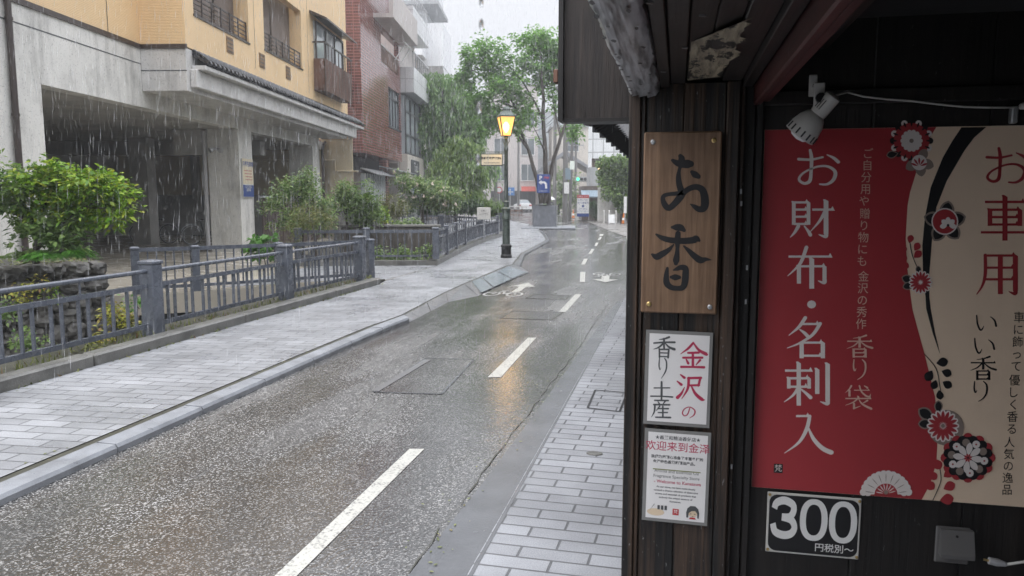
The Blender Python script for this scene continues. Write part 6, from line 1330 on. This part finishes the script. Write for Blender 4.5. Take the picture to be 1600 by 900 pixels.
# ---- carved name board: traced in sixths of a pixel from its photograph, mapped on to the board's own face
BX0, BX1, BZ0, BZ1 = -.101, .117, 1.265, 1.789
t = thing('wooden_signboard', 'brown wooden signboard with black brush calligraphy nailed to the pillar', 'signboard', place(((BX0+BX1)/2, PY-.02, BZ0)))
m = MB(); m.box(BX0, BX1, PY-.022, PY-.0005, BZ0, BZ1, .004); m.build('board', M['board'], t)
def bf(x, y, z): return (BX0+(x/780*130-6.5)/119*(BX1-BX0), PY-.0225-z*.6, BZ1-(y/6-6.8)/281.5*(BZ1-BZ0))
def s2(pts): return [(x, y+840, w_) for x, y, w_ in pts]
m = MB()
for s_ in ([(308, 300, 30), (350, 325, 55), (395, 335, 66), (450, 335, 78), (475, 335, 60)], [(378, 262, 40), (390, 285, 60), (392, 330, 50), (374, 380, 30), (366, 450, 46), (375, 520, 56), (398, 590, 64)],
    [(430, 590, 46), (350, 605, 40), (280, 612, 36), (235, 628, 40), (228, 665, 46), (250, 715, 56), (285, 738, 56), (330, 705, 58), (385, 640, 66), (425, 590, 52), (480, 555, 52), (535, 545, 54), (585, 570, 62), (608, 630, 72), (615, 700, 74), (600, 742, 66), (560, 748, 54), (520, 725, 40), (480, 702, 8)], [(488, 408, 34), (515, 430, 60), (548, 450, 44)],
    s2([(318, 78, 26), (360, 78, 60), (400, 82, 62), (430, 105, 34)]), s2([(172, 145, 18), (230, 178, 46), (310, 198, 54), (420, 204, 58), (510, 196, 62), (545, 185, 66), (575, 200, 20)]), s2([(375, 135, 50), (372, 200, 54), (372, 270, 36), (370, 330, 46), (364, 385, 60), (362, 415, 40)]),
    s2([(336, 240, 14), (290, 290, 42), (230, 330, 58), (180, 355, 60), (138, 335, 24)]), s2([(432, 252, 16), (480, 295, 40), (540, 350, 58), (590, 380, 62), (640, 372, 34), (692, 378, 4)]),
    s2([(284, 462, 26), (276, 530, 48), (280, 600, 60), (320, 640, 52), (380, 650, 46), (430, 640, 54), (450, 590, 62), (455, 510, 62), (450, 460, 56), (410, 452, 48), (375, 466, 36), (342, 478, 14)]), s2([(322, 545, 30), (358, 546, 58), (398, 545, 34)])):
    _z[0] += .00006; stroke(m, s_, bf, _z[0], 7)
m.build('calligraphy', M['ink'], t)
for (x, z, mm_) in ((BX0+.026, BZ1-.028, 'steel'), (BX1-.022, BZ1-.026, 'gold'), (BX0+.024, BZ0+.026, 'gold'), (BX1-.02, BZ0+.022, 'steel')): screw(t, 'screw', x, PY-.022, z, .0072, M[mm_])
# ---- laminated sheets
film_m, ft, fb = nodes('laminate_margin'); fb.inputs['Base Color'].default_value = (.20, .20, .195, 1); fb.inputs['Roughness'].default_value = .22
def sheet_sign(name, label, x0, x1, z0, z1, ang):
    q = place(((x0+x1)/2, PY-.004, (z0+z1)/2)); q = q@Matrix.Rotation(R(ang), 4, 'Y'); t = thing(name, label, 'notice', q); w_, h = (x1-x0), (z1-z0)
    m = MB(q); m.box(-w_/2, w_/2, -.001, .0012, -h/2, h/2); m.build('laminate', film_m, t)
    pw, ph = w_-.020, h-.022; m = MB(q); m.box(-pw/2+.001, pw/2+.001, -.0018, -.0012, -ph/2-.001, ph/2+.001); m.build('paper', M['paper'], t)
    def f(x, y, z): return (-pw/2+.001+x*pw, -.0020-z*.25, ph/2-y*ph)
    return t, q, f, pw, ph
t, q, f, pw, ph = sheet_sign('paper_sign', 'laminated white sign with large pink and grey characters below the wooden board', -.086, .108, .922, 1.210, .6)
fa = lambda x, y, z: f(x, y, z)
m = MB(q)
for ch, cx, cy, w_, h in (('金', .74, .225, .44, .30), ('沢', .715, .585, .46, .29), ('の', .705, .87, .25, .15)): glyph(m, ch, cx, cy, w_, h, fa)
m.build('pink_lettering', M['crimson'], t)
m = MB(q)
for ch, cx, cy, w_, h in (('香k', .25, .145, .36, .245), ('りk', .24, .385, .22, .25), ('土', .235, .63, .38, .19), ('産', .235, .845, .34, .24)): glyph(m, ch, cx, cy, w_, h, fa)
m.build('grey_lettering', M['grey_ink'], t)
t, q, f, pw, ph = sheet_sign('welcome_sign', 'laminated welcome sign in Chinese and English, lowest on the pillar', -.084, .111, .618, .908, .8)
def tx(m, s, x, y, h, **k): put_text(m, s, h*ph, q.inverted()@q@Matrix.Translation(f(x, y, .0))@Matrix.Rotation(R(90), 4, 'X'), **k)
m = MB(q); tx(m, '★香薰和精油香氛店★', .5, .055, .050, bold=.0002); tx(m, '我们为您精心准备了丰富多样的', .5, .278, .041, bold=.0003); tx(m, '金泽特色香薰和精油产品。', .47, .335, .041, bold=.0003)
tx(m, 'Aroma and Essential Oil', .5, .442, .050); tx(m, 'Fragrance Specialty Store', .5, .502, .050)
for k, s_ in enumerate(('At our store, we have meticulously', 'curated a diverse selection of distinctive', 'aroma and essential oil products that', 'embody the unique essence of', 'Kanazawa.')): tx(m, s_, .5, .628+.041*k, .030, bold=.0002)
m.build('lettering', M['grey_ink'], t)
m = MB(q); tx(m, '欢迎来到金泽', .5, .158, .118, bold=.0002); m.build('pink_lettering', M['crimson'], t); m = MB(q); tx(m, '- Welcome to Kanazawa', .52, .566, .052, bold=.0002); m.build('pink_lettering', M['crimson'], t)
m = MB(q); m.add([f(.1, .385, .1), f(.9, .385, .1), f(.9, .397, .1), f(.1, .397, .1)], [(0, 1, 2, 3)]); m.build('divider', M['moss'], t)
def ell(cx, cy, rx, ry, n=20, a0=0, a1=360): return [(cx+rx*math.cos(R(a0+(a1-a0)*k/n)), cy+ry*math.sin(R(a0+(a1-a0)*k/n))) for k in range(n+(0 if a1-a0 == 360 else 1))]
def pl2(m, pts, z, f=None): m.add([(f or globals()['f'])(x, y, z) for x, y in pts], [tuple(range(len(pts)))])
PC = flat('print_cream', (.62, .50, .36), .5)
m = MB(q); pl2(m, ell(.80, .895, .085, .055), .002); m.build('face_illustration', PC, t); m = MB(q); pl2(m, ell(.17, .93, .15, .042), .002); m.build('dish_illustration', PC, t)
m = MB(q); pl2(m, [(.695, .96), (.69, .90), (.71, .85), (.76, .82), (.84, .82), (.89, .85), (.91, .90), (.905, .96), (.88, .96), (.875, .905), (.84, .875), (.78, .88), (.735, .905), (.725, .96)], .004)
for cx in (.765, .835): pl2(m, ell(cx, .912, .016, .004), .006)
pl2(m, ell(.8, .94, .012, .003), .006); m.build('face_lines', M['grey_ink'], t); m = MB(q)
for k in range(3): pl2(m, [(.20+k*.06, .845), (.24+k*.06, .845), (.24+k*.06, .895), (.20+k*.06, .895)], .006)
pl2(m, [(.05, .93), (.055, .925), (.145, .83), (.15, .835)], .006); m.build('dish_lines', M['grey_ink'], t)
m = MB(q); pl2(m, [(.46, .872), (.565, .872), (.565, .945), (.46, .945)], .002); pl2(m, [(.74, .975), (.86, .975), (.84, .955), (.76, .955)], .003); m.build('seal', M['red_sign'], t)
m = MB(q); tx(m, '梵', .512, .908, .050); m.v = [(a, b-.0006, c) for a, b, c in m.v]; m.build('seal_character', M['paper'], t)
# ---- the long poster
PX0, PX1, PZ0, PZ1 = .240, 1.22, .724, 1.797; FY = WY-.004
t = thing('advertising_poster', 'large red and beige Japanese poster with flowers on the dark wall', 'poster', place(((PX0+PX1)/2, FY, PZ0)))
m = MB(); m.box(PX0, PX1, FY, FY+.0025, PZ0, PZ1); m.build('sheet', M['poster_beige'], t)
def pf(x, y, z):                                   # photograph's poster face -> metres on the poster
    X, Z = WP(x, y, WY-.004); return (X, FY-.0004-z, Z)
bd = [(1463, 197), (1447, 225), (1431, 271), (1422, 300), (1418, 321), (1415, 371), (1417, 414), (1423, 464), (1426, 485), (1445, 555), (1461, 620), (1466, 667), (1463, 723), (1453, 757), (1440, 783.5)]
wp = [WP(*p, WY-.004) for p in bd]; wp[0] = (wp[0][0], PZ1-.0005); wp[-1] = (wp[-1][0], PZ0+.0005)
m = MB(); k = len(wp); m.add([(PX0+.0005, FY-.0005, z) for x, z in wp]+[(x, FY-.0005, z) for x, z in wp], [(i, i+1, k+i+1, k+i) for i in range(k-1)]); m.build('red_field', M['poster_red'], t)
lo_ = [(1502, 199), (1488, 220), (1473, 246), (1454, 293), (1445, 340), (1441, 383), (1442, 427), (1446, 464), (1447, 482), (1457, 520), (1468, 552)]
ro_ = [(1541, 198.5), (1522, 215), (1507, 235), (1479, 283), (1463, 324), (1456, 377), (1452, 427), (1452, 464), (1454, 482), (1461, 520), (1468.4, 552)]
m = MB(); k = len(lo_); m.add([pf(x, y, .0004) for x, y in lo_]+[pf(x, y, .0004) for x, y in ro_], [(i, i+1, k+i+1, k+i) for i in range(k-1)]); m.build('black_sweep', M['ink'], t)
CI = flat('poster_cream_ink', (.62, .42, .34), .45)
m = MB(); gz = lambda x, y, z: pf(x, y, .0002+z*.12)
for ch, cx, cy, w_, h in (('お', 1278, 263, 72, 62), ('財', 1269, 342, 72, 66), ('布', 1266, 418, 74, 66), ('・', 1268, 478, 70, 60), ('名', 1264, 528, 72, 66), ('刺', 1262, 600, 74, 70), ('入', 1262, 679, 76, 66)): glyph(m, ch, cx, cy, w_, h, gz)
m.build('white_lettering', M['poster_pale'], t)
m = MB()
for ch, cx, cy, w_, h in (('香', 1343, 541, 42, 36), ('り', 1343, 577, 34, 34), ('袋', 1341, 621, 42, 38)): glyph(m, ch, cx, cy, w_, h, gz)
def vtext(m, s, x, y, hpx, slant, f=pf):
    """small vertical writing, characters hpx high, falling along the photographed column"""
    yy = y
    for ch in s:
        if ch != ' ':
            vs, fs = text_obj(ch, 1.0); cx = (min(v.x for v in vs)+max(v.x for v in vs))/2
            m.add([f(x+slant*(yy-y)+(v.x-cx)*hpx*1.02, yy-v.y*hpx*1.05, .0009) for v in vs], fs); yy += hpx*1.09
        else: yy += hpx*.55
m.build('cream_lettering', CI, t); m = MB()
vtext(m, 'ご自分用や', 1357, 241, 17.0, -.095); vtext(m, '贈り物にも', 1351, 335, 17.0, -.06); vtext(m, '金沢の秀作', 1349, 433, 17.0, -.05); m.build('small_lettering', CI, t)
m = MB()
for ch, cx, cy, w_, h in (('お', 1573, 260, 74, 62), ('車', 1570, 340, 78, 72), ('用', 1562, 428, 76, 70)): glyph(m, ch, cx, cy, w_, h, gz)
m.build('red_lettering', M['poster_red'], t)
m = MB()
for ch, cx, cy, w_, h in (('い', 1541, 505, 40, 36), ('い', 1538, 541, 40, 36), ('香', 1536, 575, 42, 38), ('り', 1532, 611, 36, 34)): glyph(m, ch, cx, cy, w_, h, gz)
m.build('black_lettering', M['ink'], t); m = MB()
vtext(m, '車に飾って', 1592, 497, 17.5, -.06); vtext(m, '優しく香る', 1585, 595, 17.5, -.06); vtext(m, '人気の逸品', 1577, 692, 17.0, -.05); m.build('small_lettering', M['ink'], t)
m = MB(); m.box(*[WP(1209, 724, WY)[0], WP(1223, 724, WY)[0]], FY-.0010, FY-.0006, WP(1215, 738, WY)[1], WP(1215, 724, WY)[1]); m.build('seal', M['ink'], t)
m = MB(); vs, fs = text_obj('梵', 1.0); cx_ = (min(v.x for v in vs)+max(v.x for v in vs))/2; cy_ = (min(v.y for v in vs)+max(v.y for v in vs))/2; m.add([pf(1216+(v.x-cx_)*12, 731-(v.y-cy_)*12, .0014) for v in vs], fs); m.build('seal_character', M['poster_pale'], t)
# printed flowers
PR = {k: MB() for k in ('poster_red', 'poster_pale', 'ink', 'poster_grey')}; _q = [.001]
def petal(kind, cx, cy, r0, r1, w_, a):
    _q[0] += .0000045; z = _q[0]; ca, sa = math.cos(R(a)), math.sin(R(a)); n = 12; pts = []
    for k in range(n+1):
        s_ = k/n; u = r0+(r1-r0)*s_; pts.append((u, w_/2*math.sin(math.pi*s_**1.3)**.7))
    pts += [(u, -v) for u, v in reversed(pts[1:-1])]
    PR[kind].add([pf(cx+u*ca-v*sa, cy+u*sa+v*ca, z) for u, v in pts], [tuple(range(len(pts)))])
def disc(kind, cx, cy, r, n=22):
    _q[0] += .0000045; z = _q[0]; PR[kind].add([pf(cx+r*math.cos(2*math.pi*k/n), cy+r*math.sin(2*math.pi*k/n), z) for k in range(n)], [tuple(range(n))])
def mum(cx, cy, r, n, c_out, c_in, centre):
    for k in range(n): disc(c_out, cx+r*.88*math.cos(2*math.pi*k/n), cy+r*.88*math.sin(2*math.pi*k/n), r*1.9/n+.6, 10)
    disc(c_out, cx, cy, r*.9)
    for k in range(n): petal(c_in, cx, cy, r*.12, r*.95, r*3.6/n, 360*k/n)
    disc(centre, cx, cy, r*.13, 10)
def leafp(cx, cy, r, a, kind='ink'):
    petal('poster_grey', cx, cy, -r*.1, r*1.1, r*.75, a); petal(kind, cx, cy, 0, r, r*.55, a)
def finish(name):
    vs, fs, mi, ms = [], [], [], []
    for k, mb in PR.items():
        if not mb.f: continue
        b0 = len(vs); vs += mb.v; fs += [tuple(i+b0 for i in f_) for f_ in mb.f]; mi += [len(ms)]*len(mb.f); ms.append(M[k]); PR[k] = MB()
    mb = MB(); mb.v, mb.f = vs, fs; o = mb.build(name, ms[0], t, clean=False)
    for x in ms[1:]: o.data.materials.append(x)
    o.data.polygons.foreach_set('material_index', mi)
# top rosette
for k in range(16): a = 2*math.pi*k/16; disc('poster_pale' if k % 2 else 'ink', 1424+29*math.cos(a), 220+29*math.sin(a), 5.2, 10)
disc('poster_red', 1424, 220, 28); disc('poster_pale', 1424, 220, 15.5)
for k in range(16): petal('ink', 1424, 220, 22, 31, 3.2, 360*k/16)
for k in range(14): disc('poster_pale', 1424+14*math.cos(k*.449), 220+14*math.sin(k*.449), 3.6, 8)
disc('poster_grey', 1424, 220, 3.5, 10); leafp(1402, 240, 16, 170); leafp(1436, 252, 22, 20, 'poster_grey'); leafp(1436, 252, 22, 150, 'poster_grey'); leafp(1436, 252, 22, 80, 'poster_grey'); leafp(1436, 252, 20, -60, 'poster_grey')
disc('poster_pale', 1436, 254, 12)
for k in range(5): petal('poster_red', 1436, 260, 2, 14, 3.2, 200+35*k)
finish('chrysanthemum_print')
# camellia
for a in (-80, -15, 50, 120, 195): leafp(1476, 347, 31, a)
disc('poster_pale', 1476, 346, 21); disc('poster_red', 1476, 346, 19)
for k in range(5): petal('poster_pale', 1481, 352, 1, 13, 8, 170+50*k)
disc('ink', 1481, 352, 2.2, 8)
finish('camellia_print')
# berry sprigs
def sprig(pts, berries, kind):
    _q[0] += .00001; z = _q[0]
    stroke(PR['ink'], [(x, y, 1.3) for x, y in pts], lambda x, y, zz: pf(x, y, z), 0, cap=False)
    for x, y, a, r in berries: petal(kind, x, y, -r*.5, r*.6, r*.85, a)
sprig([(1436, 424), (1425, 398), (1420, 368)], [(1422, 374, -70, 12), (1412, 388, 60, 10), (1432, 386, -60, 13), (1411, 402, 40, 12), (1433, 398, -40, 14), (1413, 414, 30, 13)], 'poster_red'); finish('berry_sprig_print')
sprig([(1443, 552), (1462, 575), (1468, 602), (1470, 615)], [(1471, 566, -10, 17), (1452, 586, 120, 17), (1478, 582, 20, 15), (1460, 600, 110, 14), (1479, 600, 30, 15), (1468, 616, 80, 14)], 'ink'); finish('berry_sprig_print')
sprig([(1455, 786), (1466, 762), (1470, 748), (1468, 730)], [(1464, 724, 60, 17), (1457, 742, 50, 15), (1481, 740, -35, 17), (1452, 757, 45, 17), (1482, 760, -25, 18), (1478, 780, -10, 20)], 'poster_red'); finish('berry_sprig_print')
leafp(1428, 440, 19, 200); leafp(1428, 444, 17, 165); leafp(1436, 428, 12, 260)
mum(1438, 441, 18, 16, 'poster_pale', 'poster_red', 'poster_pale'); finish('chrysanthemum_print')
leafp(1458, 655, 26, 215); leafp(1458, 662, 22, 180); leafp(1466, 645, 18, 270); disc('poster_grey', 1478, 668, 28); mum(1473, 665, 25, 16, 'poster_pale', 'poster_red', 'poster_grey'); finish('chrysanthemum_print')
# large scalloped roundel
for k in range(12): a = 2*math.pi*k/12; disc('poster_red', 1512+35*math.cos(a), 715+31*math.sin(a), 8, 12)
for k in range(12): a = 2*math.pi*k/12+.26; disc('ink', 1512+32*math.cos(a), 715+28*math.sin(a), 7.5, 12)
disc('ink', 1512, 715, 33)
for k in range(10): a = 2*math.pi*k/10+.2; disc('poster_grey' if k % 2 else 'poster_pale', 1512+26*math.cos(a), 715+24*math.sin(a), 6.2, 10)
for k in range(10):
    a = 2*math.pi*k/10+.2
    if k % 2 == 0:
        disc('poster_red', 1512+26*math.cos(a), 715+24*math.sin(a), 1.6, 8)
for k in range(8): petal('poster_pale', 1512, 715, 3, 24, 10, 45*k+8)
for k in range(8): petal('poster_red', 1512, 715, 1, 7, 3, 45*k+30)
finish('roundel_print')
# white chrysanthemum cut by the lower edge
for kk, (r_, n) in enumerate(((36, 16), (29, 14))):
    for k in range(n):
        a = 180+180*k/(n-1); x, y = 1384+r_*math.cos(R(a)), 776+r_*math.sin(R(a))
        if y < 772: disc('poster_pale', x, y, 5.8, 10)
pts = ell(1384, 773, 34, 32, 20, 180, 360); _q[0] += .00001; PR['poster_pale'].add([pf(x, min(y, 772), _q[0]) for x, y in pts], [tuple(range(len(pts)))])
for k in range(9): petal('poster_grey', 1384, 772, 18, 33, 1.2, 188+20.5*k)
pts = ell(1384, 772, 18, 17, 16, 180, 360); _q[0] += .00001; PR['poster_red'].add([pf(x, min(y, 772), _q[0]) for x, y in pts], [tuple(range(len(pts)))])
for k in range(8): petal('poster_pale', 1384, 771, 4, 16, 1.6, 190+22*k)
disc('poster_grey', 1384, 769, 3.4, 10)
finish('chrysanthemum_print')
# ---- price plate
QX0, QX1, QZ0, QZ1 = .288, .555, .523, .713
t = thing('price_plate', 'small black price plate reading 300 with white rim under the poster', 'price sign', place(((QX0+QX1)/2, WY-.006, QZ0)))
m = MB(); m.box(QX0, QX1, WY-.007, WY-.0005, QZ0, QZ1, .002); m.build('plate', M['offwhite'], t)
def rrect(x0, x1, z0, z1, r, n=6):
    o = []
    for cx, cz, a0 in ((x1-r, z1-r, 0), (x0+r, z1-r, 90), (x0+r, z0+r, 180), (x1-r, z0+r, 270)): o += [(cx+r*math.cos(R(a0+90*k/n)), cz+r*math.sin(R(a0+90*k/n))) for k in range(n+1)]
    return o
m = MB(); m.prism_y(rrect(QX0+.006, QX1-.006, QZ0+.006, QZ1-.006, .024), WY-.0078, WY-.0072); m.build('black_face', M['ink'], t)
m = MB(); pq = Matrix.Rotation(R(90), 4, 'X')
DG = {'0': [[(50, 4, 22), (86, 22, 22), (90, 50, 22), (86, 78, 22), (50, 96, 22), (14, 78, 22), (10, 50, 22), (14, 22, 22), (50, 4, 22)]], '3': [[(10, 26, 22), (18, 10, 22), (48, 2, 22), (80, 12, 22), (84, 30, 22), (70, 46, 21), (40, 48, 20)], [(40, 48, 20), (76, 54, 22), (90, 74, 22), (78, 92, 22), (48, 98, 22), (16, 90, 22), (6, 68, 22)]]}
def pfx(x, y, z): return (QX0+x*(QX1-QX0), WY-.0083-z*.2, QZ1-y*(QZ1-QZ0))
for cx in (.505, .815):
    se = lambda k, rx, ry: (cx+rx*math.copysign(abs(math.cos(k))**.86, math.cos(k)), .405+ry*math.copysign(abs(math.sin(k))**.86, math.sin(k)))
    for k in range(48):
        a0, a1 = 2*math.pi*k/48, 2*math.pi*(k+1)/48
        m.add([pfx(*se(a0, .148, .345), 0), pfx(*se(a1, .148, .345), 0), pfx(*se(a1, .083, .255), 0), pfx(*se(a0, .083, .255), 0)], [(0, 1, 2, 3)])
for ch, cx in (('3', .19), ):
    for s_ in DG[ch]: _z[0] += .00002; stroke(m, s_, lambda x, y, z, cx=cx: pfx(cx+(x-50)/100*.28, .405+(y-50)/100*.60, z), _z[0], 6, cap=False)
put_text(m, '円税別～', .028, Matrix.Translation((QX0+.196, WY-.0088, QZ0+.027))@pq, bold=.0003); m.build('numerals', M['white'], t)
for x, z in ((QX0+.006, QZ0+.008), (QX1-.006, QZ0+.008), (QX0+.006, QZ1-.008), (QX1-.006, QZ1-.008)): screw(t, 'screw', x, WY-.007, z, .0045, M['gold'])
# ---- clip-on spot lamp and its flex
cp_ = Vector((.360, 2.20, 1.885)); t = thing('clip_spotlight', 'old white clip on spotlight hanging under the eave above the poster', 'spotlight', place(cp_))
m = MB(); m.box(.331, .352, 2.20, 2.206, 1.868, 1.925, .002); m.box(.342, .369, 2.185, 2.191, 1.840, 1.902, .002); m.tube([(.345, 2.203, 1.895), (.350, 2.188, 1.89)], .008, 8); m.box(.343, .350, 2.186, 2.20, 1.838, 1.845); m.build('clip', M['offwhite'], t)
m = MB(); m.lathe([(.013, 0), (.013, .012)], 10); m.xf(Matrix.Translation((.358, 2.186, 1.862))@Matrix.Rotation(R(90), 4, 'X')); m.build('knob', M['black'], t)
ax = (Vector((.318, 2.215, 1.772))-Vector((.388, 2.185, 1.862))).normalized(); MQ = Matrix.Translation((.386, 2.183, 1.862))@ax.to_track_quat('Z', 'Y').to_matrix().to_4x4()
m = MB(MQ); m.lathe([(.012, -.010), (.021, -.004), (.022, .005), (.022, .050), (.018, .055)], 18); ho_ = m.build('lamp_holder', M['offwhite'], t, smooth='auto')
m = MB(MQ)
for k in range(18):
    if k % 9 > 3: continue
    a = 2*math.pi*k/18; m.bar((.0222*math.cos(a), .0222*math.sin(a), .012), (.0222*math.cos(a), .0222*math.sin(a), .040), .002, .003)
m.build('vent_slot', M['ink'], ho_)
m = MB(MQ); m.lathe([(.016, .050), (.026, .058), (.036, .075), (.042, .10), (.043, .122), (.041, .122), (.034, .078), (.015, .056)], 24); m.f = m.f[:-2]; sh_ = m.build('shade', M['offwhite'], t, smooth='auto')
m = MB(MQ)
for k in range(16): a = 2*math.pi*k/16; m.bar((.0425*math.cos(a), .0425*math.sin(a), .100), (.0435*math.cos(a), .0435*math.sin(a), .118), .004, .0025)
m.build('vent_slot', M['ink'], sh_)
m = MB(MQ); m.lathe([(.012, .06), (.030, .10), (.033, .116), (.02, .13), (.002, .134)], 16); m.build('bulb', M['paper'], t, smooth=True)
m = MB(); pts = [pf(x, y, .03) for x, y in ((1304, 145), (1320, 146), (1345, 153), (1380, 157), (1420, 160), (1460, 165), (1500, 169), (1540, 170), (1578, 170))]; pts[0] = (.395, 2.19, 1.868)
m.tube(pts, .0028, 8); o = m.build('flex', M['offwhite'], None, smooth=True); tag(o, 'thin white electric flex looping along the dark wall top', 'cable')
m = MB(); a = pf(1586, 168, .03); m.box(a[0], a[0]+.12, a[1]-.012, a[1]+.012, a[2]-.008, a[2]+.008, .004); o = m.build('flex_connector', M['offwhite']); tag(o, 'white inline connector at the end of the flex', 'connector')
m = MB(); a = pf(1580, 182, .02); m.box(a[0]-.008, a[0]+.008, a[1]-.006, a[1]+.02, a[2]-.02, a[2]+.025, .003); o = m.build('wall_clip', M['steel']); tag(o, 'small metal clip holding the top of the poster', 'clip')
# ---- outdoor socket and plug
a = WP(1462, 820, WY); b_ = WP(1512, 876, WY); t = thing('outdoor_socket', 'grey weatherproof socket cover low on the wall under the poster', 'socket', place(((a[0]+b_[0])/2, WY-.02, b_[1])))
m = MB(); m.box(a[0], b_[0], WY-.008, WY-.001, b_[1]-.01, a[1], .004); m.build('back_plate', M['socket_grey'], t)
m = MB(); m.prism_x([(WY-.009, a[1]-.003), (WY-.022, a[1]-.004), (WY-.042, b_[1]+.03), (WY-.040, b_[1]+.018), (WY-.009, b_[1]+.018)], a[0]+.008, b_[0]+.004); m.build('cover', M['socket_grey'], t)
m = MB(); m.lathe([(.004, 0), (.004, .002)], 8); m.xf(Matrix.Translation(((a[0]+b_[0])/2+.004, WY-.026, a[1]-.02))@Matrix.Rotation(R(70), 4, 'X')); m.build('screw', M['ink'], t)
t = thing('plug', 'white plug with a short lead lying near the frame edge', 'plug', place((*[WP(1560, 880, WY-.04)[0], WY-.04], WP(1560, 880, WY-.04)[1])))
P0, P1, P2, P3 = [Vector((WP(x, y, WY-.05)[0], WY-.05, WP(x, y, WY-.05)[1])) for x, y in ((1545, 876), (1572, 882), (1600, 878), (1640, 860))]
m = MB(); m.tube([P0, P0.lerp(P1, .5), P1], [.010, .011, .006], 10); m.build('body', M['pvc'], t, smooth='auto'); m = MB(); m.tube([P1, P2, P3], .004, 8); m.build('lead', M['offwhite'], t, smooth=True)
m = MB(); m.bar(P0, P0-(P1-P0).normalized()*.014, .002, .006); m.build('blade', M['gold'], t)
# ================================================================ rain and rain haze
def rain():
    m, t, b = nodes('falling_rain'); b.inputs['Base Color'].default_value = (.9, .92, .95, 1); b.inputs['Roughness'].default_value = .1
    tl = t.nodes.new('ShaderNodeBsdfTranslucent'); tl.inputs[0].default_value = (.95, .96, 1, 1); tr = t.nodes.new('ShaderNodeBsdfTransparent')
    a = t.nodes.new('ShaderNodeMixShader'); a.inputs[0].default_value = .6; c = t.nodes.new('ShaderNodeMixShader'); c.inputs[0].default_value = .28
    L = t.links.new; L(b.outputs[0], a.inputs[1]); L(tl.outputs[0], a.inputs[2]); L(tr.outputs[0], c.inputs[1]); L(a.outputs[0], c.inputs[2]); L(c.outputs[0], t.nodes['Material Output'].inputs[0])
    return m
rs = np.random.RandomState(17); N = 32000
d = 5.5+26*rs.rand(N)**.8; a = (rs.rand(N)-.5)*1.5; lat = a*d; z = rs.rand(N)*8.0
P = np.stack([_rt.x*lat+HD.x*d, _rt.y*lat+HD.y*d, z], 1)
keep = P[:, 0] < -.62; P = P[keep]; n = len(P)
ln = .05+.09*rs.rand(n); r_ = (.0007+.0012*rs.rand(n))*(1+.05*np.linalg.norm(P[:, :2], axis=1)); sl_ = .05+.02*rs.normal(size=n)
tri = np.array([[1, 0], [-.5, .87], [-.5, -.87]])
V = np.zeros((n, 5, 3)); V[:, 0] = P+np.stack([sl_*ln, 0*ln, ln], 1); V[:, 4] = P-np.stack([sl_*ln, 0*ln, ln], 1)*.6
for k in range(3): V[:, 1+k] = P+np.stack([tri[k, 0]*r_, tri[k, 1]*r_, 0*r_], 1)
me = bpy.data.meshes.new('rain'); fs = []
for i in range(n):
    b_ = i*5
    for k in range(3): fs += [(b_, b_+1+k, b_+1+(k+1) % 3), (b_+4, b_+1+(k+1) % 3, b_+1+k)]
me.from_pydata(V.reshape(-1, 3).tolist(), [], fs); me.materials.append(rain()); o = bpy.data.objects.new('rain', me); col.objects.link(o)
tag(o, 'raindrops falling across the street', 'rain', kind='stuff')
# drops running off the eave above the camera
wm, t_, b_ = nodes('water_drop'); b_.inputs['Base Color'].default_value = (.9, .93, .96, 1); b_.inputs['Roughness'].default_value = .03; b_.inputs['IOR'].default_value = 1.33; b_.inputs['Transmission Weight'].default_value = .85
for i, (px, py, s) in enumerate(((752, 3, .0020), (752, 38, .0022), (749, 168, .0024), (747, 250, .0022))):
    p = S(px, py, .72); m = MB(); m.lathe([(0, -1.6), (.55, -1.35), (.9, -.7), (1, 0), (.9, .7), (.55, 1.35), (0, 1.6)], 12); m.xf(Matrix.Translation(p)@Matrix.Diagonal((s, s, s*1.5, 1)))
    o = m.build('water_drop', wm, smooth=True); tag(o, 'clear water drop falling from the eave close to the camera', 'water drop', 'drops falling from the eave')
hz = bpy.data.materials.new('rain_haze'); hz.use_nodes = True; t_ = hz.node_tree; t_.nodes.clear(); ov = t_.nodes.new('ShaderNodeOutputMaterial'); pv = t_.nodes.new('ShaderNodeVolumePrincipled')
pv.inputs['Color'].default_value = (.93, .95, .98, 1); pv.inputs['Density'].default_value = HAZE; pv.inputs['Anisotropy'].default_value = .1; t_.links.new(pv.outputs[0], ov.inputs['Volume'])
m = MB(); m.box(-420, 420, -210, 620, -2.4, 40); o = m.build('haze', hz); tag(o, 'pale rain haze filling the street', 'haze', kind='stuff')
